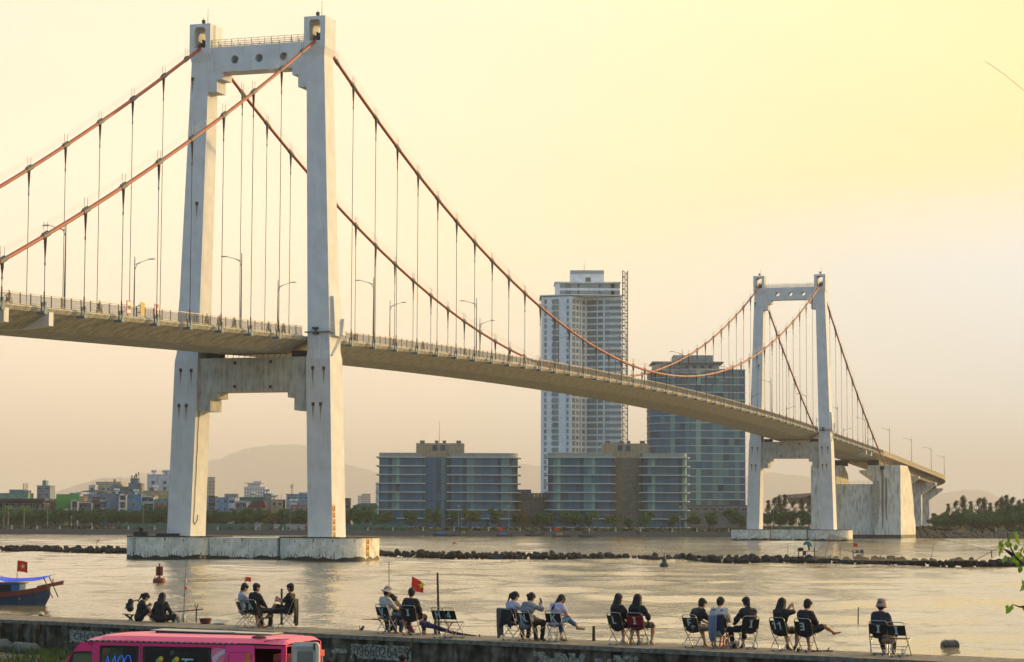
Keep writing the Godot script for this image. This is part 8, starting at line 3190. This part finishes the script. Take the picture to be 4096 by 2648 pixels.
	# heads of two people standing below the wall
	for q in [[1319, 2640, 1.62, "person with dark hair standing below the wall beside the van"], [1612, 2622, 1.58, "person with black hair standing below the wall under the painted number"]]:
		var w := WALL.affine_inverse() * on_level(q[0], q[1], 2.9)
		var base := WALL * Vector3(w.x, GROUND.call(w.x, 4.0), 4.0)
		var dz := -base.z
		var p := at_depth(q[0], q[1], dz)
		base = Vector3(p.x, p.y - q[2], p.z)
		var l := WALL.affine_inverse() * base
		base.y = GROUND.call(l.x, l.z)
		stander(q[3], T(base, PI - 0.3), p.y - base.y)


func stander(label: String, at: Transform3D, h: float) -> void:
	var t := thing("person", label, "person", at, "people standing below the wall")
	var k := h / 1.68
	var b := []
	var c := []
	var l := []
	for s in [-1.0, 1.0]:
		b.append([Vector3(s * 0.09, 0.88, 0) * k, Vector3(s * 0.1, 0.47, 0.02) * k, 0.08, 0.055])
		b.append([Vector3(s * 0.1, 0.47, 0.02) * k, Vector3(s * 0.1, 0.07, -0.02) * k, 0.053, 0.036])
		b.append([Vector3(s * 0.1, 0.035, -0.04) * k, Vector3(s * 0.12, 0.03, 0.13) * k, 0.036, 0.026])
		b.append([Vector3(s * 0.17, 1.36, 0) * k, Vector3(s * 0.22, 1.08, -0.02) * k, 0.05, 0.04])
		b.append([Vector3(s * 0.22, 1.08, -0.02) * k, Vector3(s * 0.23, 0.84, 0.05) * k, 0.04, 0.03])
		c.append([Vector3(s * 0.17, 1.36, 0) * k, Vector3(s * 0.205, 1.16, -0.01) * k, 0.07, 0.066])
		l.append([Vector3(s * 0.09, 0.88, 0) * k, Vector3(s * 0.1, 0.47, 0.02) * k, 0.096, 0.075])
		l.append([Vector3(s * 0.1, 0.47, 0.02) * k, Vector3(s * 0.1, 0.1, -0.02) * k, 0.072, 0.06])
	for q in [[0.92, 0.075, 0.115], [1.06, 0.055, 0.1], [1.26, 0.085, 0.105], [1.37, 0.13, 0.062]]:
		b.append([Vector3(-q[1], q[0], 0) * k, Vector3(q[1], q[0], 0) * k, q[2], q[2]])
		c.append([Vector3(-q[1], q[0], 0) * k, Vector3(q[1], q[0], 0) * k, q[2] + 0.016, q[2] + 0.016])
	c.append([Vector3(0, 0.95, 0) * k, Vector3(0, 1.3, 0) * k, 0.12, 0.11])
	b.append([Vector3(0, 1.36, 0) * k, Vector3(0, 1.5, 0) * k, 0.055, 0.048])
	b.append([Vector3(0, 1.60, -0.01) * k, Vector3(0, 1.56, 0) * k, 0.088, 0.08])
	b.append([Vector3(0, 1.52, 0.04) * k, Vector3(0, 1.48, 0.05) * k, 0.05, 0.035])
	put("body", sdf(b, 0.024), mat("skin_tan", 0.36, 0.19, 0.115, 0.6), t)
	put("shirt", sdf(c, 0.026), cloth(["cloth_dark_red", 0.10, 0.03, 0.03]), t)
	put("trousers", sdf(l, 0.026), cloth(["cloth_black", 0.007, 0.0065, 0.007]), t)
	put("hair", sdf([[Vector3(0, 1.615, -0.03) * k, Vector3(0, 1.615, 0.02) * k, 0.092, 0.086], [Vector3(0, 1.59, -0.045) * k, Vector3(0, 1.54, -0.05) * k, 0.082, 0.062]], 0.018), mat("hair_black", 0.012, 0.008, 0.006, 0.75), t)


# ---------- pink van below the wall; x from windscreen to rear doors, +z the side we see
func build_van() -> void:
	var at := at_depth(292, 2648, 47.3)
	at.y = 1.75
	var l := WALL.affine_inverse() * at
	var o := thing("pink_van", "pink food van with dark windows and open back below the quay wall", "van", T(at + Vector3(0, 0, -0.97), -0.27))
	var pink := mat("van_pink", 0.66, 0.018, 0.13, 0.45)
	pink.clearcoat_enabled = true
	pink.clearcoat = 0.2
	pink.clearcoat_roughness = 0.15
	var light := mat("van_rose", 0.62, 0.10, 0.24, 0.35)
	var dark := mat("van_interior", 0.02, 0.012, 0.014, 0.9)
	var black := mat("van_trim", 0.015, 0.015, 0.016, 0.5)
	var grey := mat("van_grey", 0.36, 0.35, 0.31, 0.5)
	var glass := mat("van_glass", 0.02, 0.03, 0.028, 0.06)
	glass.transparency = BaseMaterial3D.TRANSPARENCY_ALPHA
	glass.albedo_color.a = 0.55
	var m := MB.new()
	# roof: rounded across and at the front
	var st := [[0.42, 2.17, 2.15], [0.60, 2.24, 2.28], [0.85, 2.245, 2.345], [1.3, 2.245, 2.365], [4.3, 2.235, 2.35], [4.72, 2.215, 2.32], [4.80, 2.20, 2.24]]
	var rows := []
	for s in st:
		var row := []
		for k in 13:
			var f := k / 12.0 * 2.0 - 1.0
			var z := f * 0.97
			var y: float = s[1] + (s[2] - s[1]) * pow(maxf(0.0, 1.0 - pow(absf(f), 5.0)), 0.6)
			row.append(Vector3(s[0], y, z))
		rows.append(row)
	for i in rows.size() - 1:
		for k in 12:
			m.quad(rows[i][k + 1], rows[i + 1][k + 1], rows[i + 1][k], rows[i][k])
	m.box(Vector3(2.6, 2.17, 0), Vector3(4.1, 0.02, 1.85))
	put("roof", m, pink, o)
	m = MB.new()
	for s in [-0.985, 0.985]:
		m.bar(Vector3(0.5, 2.225, s), Vector3(4.78, 2.21, s), 0.03, 0.025)
	put("gutter", m, black, o)
	for k in 26:
		m = MB.new()
		m.box(Vector3(0.62 + k * 0.125, 2.228, 1.002), Vector3(0.055, 0.014, 0.008))
		put("gutter_clip", m, mat("clip_pale", 0.5, 0.42, 0.4, 0.6), o)
	# sides: sill band, pillars, head band; the far side closed
	for s in [1.0, -1.0]:
		var ps := [[0.85, 4.80, 0.35, 1.38], [-0.05, 0.85, 0.35, 1.45], [0.62, 4.80, 2.14, 2.22], [0.70, 0.86, 1.38, 2.14], [1.70, 1.78, 1.38, 2.14], [3.24, 3.54, 1.38, 2.14], [4.70, 4.80, 1.38, 2.14]]
		if s < 0:
			ps = [[-0.05, 4.80, 0.35, 1.45], [0.7, 4.80, 1.45, 2.2]]
		m = MB.new()
		for p in ps:
			m.box(Vector3((p[0] + p[1]) / 2, (p[2] + p[3]) / 2, s * 0.965), Vector3(p[1] - p[0], p[3] - p[2], 0.05))
		if s > 0:
			m.prism(PackedVector2Array([Vector2(0.30, 2.02), Vector2(0.70, 2.02), Vector2(0.72, 2.2), Vector2(0.47, 2.2)]), 0.05, Transform3D(Basis(), Vector3(0, 0, 0.99)))
			m.prism(PackedVector2Array([Vector2(-0.25, 1.4), Vector2(-0.17, 1.4), Vector2(0.36, 2.05), Vector2(0.44, 2.2)]), 0.05, Transform3D(Basis(), Vector3(0, 0, 0.99)))
		put("side_panel", m, pink, o)
	# black window surrounds with rounded corners, panes set in
	for q in [[0.86, 1.70], [1.79, 3.23]]:
		m = MB.new()
		var outer := round_rect(q[0], q[1], 1.36, 2.145, 0.07, 4)
		var inner := round_rect(q[0] + 0.05, q[1] - 0.05, 1.42, 2.095, 0.06, 4)
		for k in outer.size():
			var j := (k + 1) % outer.size()
			m.quad(Vector3(outer[k].x, outer[k].y, 0.995), Vector3(outer[j].x, outer[j].y, 0.995), Vector3(inner[j].x, inner[j].y, 0.985), Vector3(inner[k].x, inner[k].y, 0.985))
		var w := put("side_window", m, black, o)
		m = MB.new()
		m.prism(round_rect(q[0] + 0.03, q[1] - 0.03, 1.40, 2.11, 0.06, 4), 0.0, Transform3D(Basis(), Vector3(0, 0, 0.975)))
		put("pane", m, glass, w)
	m = MB.new()
	m.prism(PackedVector2Array([Vector2(-0.1, 1.42), Vector2(0.68, 1.42), Vector2(0.68, 2.0), Vector2(0.36, 2.0)]), 0.0, Transform3D(Basis(), Vector3(0, 0, 0.97)))
	var cw := put("cab_window", m, mat("cab_glass", 0.10, 0.12, 0.06, 0.1), o)
	m = MB.new()
	m.bar(Vector3(0.16, 1.42, 0.98), Vector3(0.26, 1.98, 0.98), 0.02, 0.05)
	m.bar(Vector3(0.28, 1.995, 0.985), Vector3(0.68, 1.995, 0.985), 0.02, 0.03)
	put("window_bar", m, black, cw)
	m = MB.new()
	for x in [0.78, 1.74, 3.535, 4.155]:
		m.box(Vector3(x, 1.3 if x > 1.0 else 1.1, 0.9925), Vector3(0.012, 1.8 if x > 1.0 else 1.4, 0.004))
	m.box(Vector3(2.6, 1.3, 0.9925), Vector3(4.2, 0.012, 0.004))
	put("panel_gap", m, black, o)
	# windscreen, bonnet, nose
	m = MB.new()
	m.quad(Vector3(-0.28, 1.36, 0.85), Vector3(0.44, 2.15, 0.80), Vector3(0.44, 2.15, -0.80), Vector3(-0.28, 1.36, -0.85))
	put("windscreen", m, glass, o)
	m = MB.new()
	m.hexa([Vector3(-1.05, 0.4, 0.85), Vector3(-0.05, 0.4, 0.97), Vector3(-0.05, 0.4, -0.97), Vector3(-1.05, 0.4, -0.85), Vector3(-0.95, 1.02, 0.78), Vector3(-0.2, 1.38, 0.94), Vector3(-0.2, 1.38, -0.94), Vector3(-0.95, 1.02, -0.78)])
	put("bonnet", m, pink, o)
	m = MB.new()
	m.box(Vector3(-1.06, 0.5, 0), Vector3(0.14, 0.3, 1.8))
	put("bumper", m, black, o)
	for s in [-0.66, 0.66]:
		m = MB.new()
		m.box(Vector3(-1.02, 0.88, s), Vector3(0.12, 0.2, 0.3))
		put("headlight", m, mat("headlight_glass", 0.5, 0.5, 0.48, 0.1), o)
	for q in [[-0.35, 1], [-0.35, -1], [3.6, 1], [3.6, -1]]:
		m = MB.new()
		m.tube([Vector3(q[0], 0.33, q[1] * 0.98), Vector3(q[0], 0.33, q[1] * 0.76)], [0.33], 20)
		var wh := put("wheel", m, mat("rubber", 0.02, 0.02, 0.02, 0.9), o)
		m = MB.new()
		m.tube([Vector3(q[0], 0.33, q[1] * 0.99), Vector3(q[0], 0.33, q[1] * 0.97)], [0.2], 16)
		put("rim", m, grey, wh)
	# floor, back wall of the hold, things on shelves inside
	m = MB.new()
	m.box(Vector3(2.3, 0.42, 0), Vector3(4.9, 0.08, 1.86))
	m.box(Vector3(2.6, 1.3, -0.9), Vector3(4.2, 1.7, 0.03))
	put("hold_lining", m, dark, o)
	m = MB.new()
	m.box(Vector3(4.52, 1.52, 0.55), Vector3(0.42, 0.5, 0.4))
	put("steel_box", m, mat("box_steel", 0.30, 0.32, 0.33, 0.35, 0.6), o)
	m = MB.new()
	m.box(Vector3(4.52, 1.5, 0.76), Vector3(0.34, 0.42, 0.02))
	put("box_front", m, dark, o)
	m = MB.new()
	m.box(Vector3(4.5, 1.93, 0.3), Vector3(0.3, 0.14, 0.4))
	m.box(Vector3(4.62, 1.88, 0.5), Vector3(0.16, 0.1, 0.2))
	put("pink_crate", m, mat("crate_pink", 0.36, 0.08, 0.09, 0.6), o)
	m = MB.new()
	m.box(Vector3(4.72, 1.75, 0.93), Vector3(0.06, 0.9, 0.06))
	put("door_post", m, mat("post_red", 0.30, 0.01, 0.02, 0.5), o)
	# sliding panel with stickers
	m = MB.new()
	m.box(Vector3(3.845, 1.27, 1.0), Vector3(0.60, 1.86, 0.035))
	var sp := put("sliding_door", m, light if false else mat("van_pink_panel", 0.72, 0.04, 0.21, 0.45), o)
	m = MB.new()
	var lp := round_rect(3.62, 4.09, 0.6, 2.06, 0.06, 4)
	for k in lp.size():
		var j := (k + 1) % lp.size()
		m.bar(Vector3(lp[k].x, lp[k].y, 1.02), Vector3(lp[j].x, lp[j].y, 1.02), 0.004, 0.012, Vector3.BACK)
	put("pressed_line", m, mat("van_deep", 0.22, 0.005, 0.06, 0.5), sp)
	# gummy bear sticker: ears, head, arms, body, legs
	m = MB.new()
	for q in [[3.985, 2.03, 0.028, 0.03], [4.055, 2.03, 0.028, 0.03], [4.02, 1.985, 0.05, 0.055], [4.02, 1.87, 0.052, 0.07], [3.965, 1.895, 0.03, 0.045], [4.075, 1.895, 0.03, 0.045], [3.985, 1.79, 0.03, 0.045], [4.055, 1.79, 0.03, 0.045]]:
		m.blob(Vector3(q[0], q[1], 1.02), Vector3(q[2], q[3], 0.006), 6, 12)
	put("bear_sticker", m, mat("sticker_orange", 0.55, 0.14, 0.015, 0.6), sp)
	m = MB.new()
	m.blob(Vector3(3.70, 1.74, 1.02), Vector3(0.075, 0.06, 0.006), 6, 12)
	m.box(Vector3(3.70, 1.72, 1.021), Vector3(0.16, 0.03, 0.008))
	put("cake_sticker_top", m, mat("sticker_red", 0.40, 0.02, 0.02, 0.6), sp)
	m = MB.new()
	m.box(Vector3(3.70, 1.67, 1.021), Vector3(0.165, 0.06, 0.006))
	put("cake_sticker_base", m, mat("sticker_cream", 0.5, 0.42, 0.26, 0.6), sp)
	m = MB.new()
	m.box(Vector3(3.56, 1.62, 1.04), Vector3(0.12, 0.08, 0.05))
	put("door_handle", m, mat("chair_chrome"), sp)
	# printed bubbles and swirl on the flank
	for q in [[3.40, 2.0, 0.17, 1], [3.50, 1.72, 0.2, 0], [3.33, 1.5, 0.14, 1]]:
		m = MB.new()
		var poly := PackedVector2Array()
		for k in 20:
			var a := TAU * k / 20
			var pt: Vector2 = Vector2(q[0], q[1]) + Vector2(cos(a), sin(a)) * q[2]
			pt.x = clampf(pt.x, 3.245, 3.535)
			pt.y = minf(pt.y, 2.13)
			poly.append(pt)
		m.prism(poly, 0.0, Transform3D(Basis(), Vector3(0, 0, 0.9935 + 0.003 * q[3])))
		put("printed_disc", m, mat("print_rose_%d" % q[3], [0.50, 0.60][q[3]], [0.06, 0.16][q[3]], [0.16, 0.24][q[3]], 0.35), o)
	m = MB.new()
	m.prism(PackedVector2Array([Vector2(3.26, 1.95), Vector2(3.40, 2.06), Vector2(3.535, 2.12), Vector2(3.535, 2.03), Vector2(3.42, 1.98), Vector2(3.30, 1.80)]), 0.0, Transform3D(Basis(), Vector3(0, 0, 1.0)))
	put("printed_swirl", m, mat("print_white", 0.6, 0.42, 0.45, 0.35), o)
	rng.seed = 44
	for k in 14:
		m = MB.new()
		var c := Vector3(0.71 + rng.randf() * 0.13, 1.45 + k * 0.05, 0.9945)
		m.blob(c, Vector3(0.03 + 0.02 * rng.randf(), 0.03, 0.003), 5, 10)
		put("printed_bubble", m, mat("print_bubble", 0.52, 0.04, 0.15, 0.35), o)
	# window decoration
	var neon := mat("neon_blue", 0.05, 0.25, 0.7, 0.4)
	neon.emission_enabled = true
	neon.emission = Color(0.10, 0.45, 1.0)
	neon.emission_energy_multiplier = 0.9
	m = MB.new()
	var pts := []
	for q in [[0.0, 0.0], [0.05, 0.22], [0.10, 0.40], [0.13, 0.2], [0.16, 0.05], [0.22, 0.3], [0.27, 0.40], [0.29, 0.2], [0.30, 0.05], [0.33, 0.25], [0.38, 0.38], [0.44, 0.41], [0.48, 0.33], [0.47, 0.1], [0.50, 0.3], [0.56, 0.41], [0.62, 0.41], [0.66, 0.3], [0.66, 0.0]]:
		pts.append(Vector3(0.92 + q[0] * 0.9, 1.56 + q[1] * 0.95, 0.93))
	m.tube(pts, [0.009], 6)
	put("neon_sign", m, neon, o)
	m = MB.new()
	pts = []
	for q in [[0.16, 0.42], [0.10, 0.40], [0.08, 0.32], [0.13, 0.26], [0.10, 0.16], [0.02, 0.12], [0.0, 0.05], [0.08, 0.0], [0.2, 0.08], [0.26, 0.14], [0.30, 0.05], [0.36, 0.12], [0.42, 0.04], [0.5, 0.1]]:
		pts.append(Vector3(2.62 + q[0] * 0.8, 1.55 + q[1] * 0.8, 0.985))
	m.tube(pts, [0.012], 6)
	m.bar(Vector3(2.62, 1.90, 0.985), Vector3(2.86, 1.90, 0.985), 0.012, 0.03)
	put("window_script", m, mat("script_teal", 0.25, 0.48, 0.46, 0.6), o)
	var fruit := [[0, 0.06, 0.10, 0.32, 0.06], [0.05, 0.10, 0.55, 0.42, 0.02], [0.04, 0.02, 0.22, 0.08, 0.25], [-0.04, -0.02, 0.55, 0.30, 0.12], [-0.05, -0.09, 0.08, 0.30, 0.50], [0.03, -0.10, 0.5, 0.16, 0.04]]
	for c in 2:
		for k in fruit.size():
			var q: Array = fruit[k]
			m = MB.new()
			m.blob(Vector3(2.12 + c * 0.34 + q[0], 1.80 + q[1], 0.982), Vector3(0.055, 0.05, 0.006), 5, 10)
			put("fruit_cup_sticker", m, mat("fruit_%d" % k, q[2], q[3], q[4], 0.6), o)
	m = MB.new()
	m.lathe(Vector3(2.36, 1.98, 0.86), [Vector2(0.0, 0.16), Vector2(0.012, 0.14), Vector2(0.05, 0.05), Vector2(0.045, 0.0), Vector2(0, -0.02)], 10)
	put("hanging_bulb", m, mat("script_teal"), o)
	m = MB.new()
	m.blob(Vector3(1.62, 1.66, 0.85), Vector3(0.14, 0.07, 0.05), 5, 10)
	put("orange_cushion", m, mat("sticker_orange"), o)
	# pale board on battens on the roof, bundle, lead
	m = MB.new()
	m.hexa([Vector3(1.55, 2.405, 0.1), Vector3(4.15, 2.365, 0.1), Vector3(4.15, 2.365, -0.55), Vector3(1.55, 2.405, -0.55), Vector3(1.55, 2.42, 0.1), Vector3(4.15, 2.38, 0.1), Vector3(4.15, 2.38, -0.55), Vector3(1.55, 2.42, -0.55)])
	put("roof_board", m, mat("board_pale", 0.34, 0.34, 0.26, 0.6), o)
	m = MB.new()
	m.box(Vector3(2.5, 2.375, 0.05), Vector3(1.7, 0.05, 0.06))
	m.box(Vector3(2.8, 2.37, -0.5), Vector3(2.4, 0.05, 0.06))
	put("roof_batten", m, black, o)
	m = MB.new()
	m.blob(Vector3(4.14, 2.33, 0.72), Vector3(0.15, 0.06, 0.1), 6, 9, 0.12, rng)
	put("rolled_mat", m, mat("mat_brown", 0.10, 0.05, 0.03, 0.9), o)
	m = MB.new()
	m.tube([Vector3(4.3, 2.28, 0.9), Vector3(4.5, 2.31, 0.85), Vector3(4.75, 2.32, 0.7)], [0.008], 4)
	put("lead", m, mat("boat_wood", 0.10, 0.065, 0.04, 0.8), o)
	# rear door folded right back, its grey lining to us
	m = MB.new()
	m.prism(round_rect(4.90, 5.46, 0.5, 2.28, 0.09, 5), 0.08, Transform3D(Basis(), Vector3(0, 0, 0.95)))
	var rd := put("rear_door", m, grey, o)
	m = MB.new()
	var out := round_rect(4.95, 5.42, 1.25, 2.20, 0.07, 4)
	var inn := round_rect(5.02, 5.35, 1.32, 2.10, 0.04, 4)
	for k in out.size():
		var j := (k + 1) % out.size()
		m.quad(Vector3(out[k].x, out[k].y, 0.99), Vector3(out[j].x, out[j].y, 0.99), Vector3(inn[j].x, inn[j].y, 0.96), Vector3(inn[k].x, inn[k].y, 0.96))
		var e := round_rect(4.90, 5.46, 1.2, 2.28, 0.09, 4)
		m.quad(Vector3(e[k].x, e[k].y, 0.955), Vector3(e[j].x, e[j].y, 0.955), Vector3(out[j].x, out[j].y, 0.99), Vector3(out[k].x, out[k].y, 0.99))
	put("door_frame", m, grey, rd)
	m = MB.new()
	m.prism(round_rect(5.02, 5.35, 1.32, 2.10, 0.04, 4), 0.0, Transform3D(Basis(), Vector3(0, 0, 0.962)))
	put("door_pane", m, mat("door_glass", 0.14, 0.145, 0.12, 0.3), rd)
	m = MB.new()
	m.box(Vector3(5.385, 2.2, 0.985), Vector3(0.03, 0.12, 0.04))
	put("hinge", m, black, rd)
	# red awning edge behind
	var aw := thing("red_awning", "red awning edge showing between the van's flank and its open rear door", "awning", o.transform)
	m = MB.new()
	m.hexa([Vector3(4.82, 1.95, 0.6), Vector3(5.02, 1.93, 0.6), Vector3(5.02, 1.93, -0.6), Vector3(4.82, 1.95, -0.6), Vector3(4.82, 2.07, 0.6), Vector3(5.02, 2.05, 0.6), Vector3(5.02, 2.05, -0.6), Vector3(4.82, 2.07, -0.6)])
	put("cloth", m, mat("awning_red", 0.45, 0.012, 0.015, 0.6), aw)
	for s in [-0.55, 0.55]:
		m = MB.new()
		m.tube([Vector3(4.98, 0.0, s), Vector3(4.98, 1.95, s)], [0.02], 6)
		put("pole", m, grey, aw)


# ---------- the tree at the camera's side: its trunk stands out of the frame, one leafy branch hangs in
func build_near_tree() -> void:
	var d := 18.0
	var base := at_depth(4420, 2600, d)
	var lw := WALL.affine_inverse() * base
	base.y = GROUND.call(clampf(lw.x, -30, 53), clampf(lw.z, 0, 60)) - 0.1
	var o := thing("near_tree", "young tree with small rounded green leaves reaching in over the water", "tree", T(base))
	var bark := worn("bark_brown", 0.10, 0.075, 0.05, 0.95, 0.4, 4.0)
	var G := func(px: float, py: float, dd := 0.0) -> Vector3: return at_depth(px, py, d + dd) - base
	var m := MB.new()
	m.tube([Vector3(0, 0, 0), G.call(4410, 2300), G.call(4380, 1600), G.call(4400, 900), G.call(4420, 300)], [0.10, 0.085, 0.065, 0.045, 0.02], 9)
	put("trunk", m, bark, o)
	var br := [
		[[4405, 2420], [4250, 2330], [4120, 2280], [4062, 2228], [4040, 2185], [4028, 2130]],
		[[4120, 2280], [4096, 2232], [4080, 2215]],
		[[4062, 2228], [4030, 2205], [4012, 2194]],
		[[4300, 2360], [4180, 2330], [4096, 2345], [4080, 2365]],
		[[4380, 2500], [4200, 2440], [4110, 2425], [4080, 2428], [4052, 2418]],
		[[4390, 900], [4240, 500], [4150, 405], [4096, 362], [4020, 300], [3985, 275], [3940, 245]]]
	for b in br:
		m = MB.new()
		var pts := []
		var rad := []
		for k in b.size():
			pts.append(G.call(b[k][0], b[k][1], 0.1 * sin(k * 2.0)))
			rad.append(lerpf(0.018, 0.0032, float(k) / (b.size() - 1)) if b[0][1] > 1000 else lerpf(0.012, 0.0016, minf(1.0, k / 3.0)))
		m.tube(pts, rad, 6)
		put("branch", m, bark, o)
	# leaf: ovate, folded along the midrib
	m = MB.new()
	var out := [0.0, 0.62, 0.95, 1.0, 0.8, 0.45, 0.0]
	for s in [-1.0, 1.0]:
		for k in 6:
			var y0 := k / 6.0
			var y1 := (k + 1) / 6.0
			var a := Vector3(s * out[k] * 0.30, -y0, 0.10 * out[k])
			var b := Vector3(s * out[k + 1] * 0.30, -y1, 0.10 * out[k + 1])
			if s > 0:
				m.quad(Vector3(0, -y0, 0), Vector3(0, -y1, 0), b, a)
			else:
				m.quad(Vector3(0, -y0, 0), a, b, Vector3(0, -y1, 0))
	m.tube([Vector3(0, 0.25, -0.05), Vector3(0, 0, 0)], [0.018], 4)
	var leaf := m.mesh()
	var greens := []
	for k in 3:
		var g := mat("near_leaf_%d" % k, [0.10, 0.065, 0.14][k], [0.17, 0.12, 0.19][k], [0.018, 0.02, 0.02][k], 0.5)
		g.backlight_enabled = true
		g.backlight = Color([0.12, 0.09, 0.18][k], [0.24, 0.18, 0.27][k], 0.02).linear_to_srgb()
		greens.append(g)
	var spots := []
	for q in [[2125, 1215], [2090, 1245], [2150, 1230], [2000, 1290], [1958, 1315], [1965, 1345], [2032, 1320], [2068, 1340], [2118, 1290], [2155, 1285], [2138, 1360], [1975, 1400], [1950, 1430], [2020, 1480], [2012, 1500], [2110, 1490], [2085, 1500], [2170, 1440], [2195, 1450], [2215, 1480], [2180, 1475], [2140, 1510], [2200, 1520], [2222, 1380], [2228, 1420], [2060, 1495]]:
		spots.append([3300 + q[0] / 2.8, 1700 + q[1] / 2.8 - 8])
	for q in [[4090, 2195], [4100, 2240], [4085, 2262], [4092, 2250], [4070, 2238], [4076, 2250], [4088, 2318], [4094, 2338], [4032, 2420], [4050, 2418], [4042, 2426], [4092, 2425], [4110, 2260], [4130, 2300], [4150, 2270], [4140, 2420], [4170, 2380]]:
		spots.append(q)
	rng.seed = 23
	for k in spots.size():
		var q: Array = spots[k]
		var s := rng.randf_range(0.045, 0.068)
		var bs := Basis(Vector3.UP, rng.randf_range(-1.2, 1.2)) * Basis(Vector3.BACK, rng.randf_range(-0.6, 0.6)) * Basis(Vector3.RIGHT, rng.randf_range(-0.3, 0.7))
		put("leaf", leaf, greens[k % 3], o, Transform3D(bs.scaled(Vector3.ONE * s), G.call(q[0], q[1], rng.randf_range(-0.15, 0.15))))
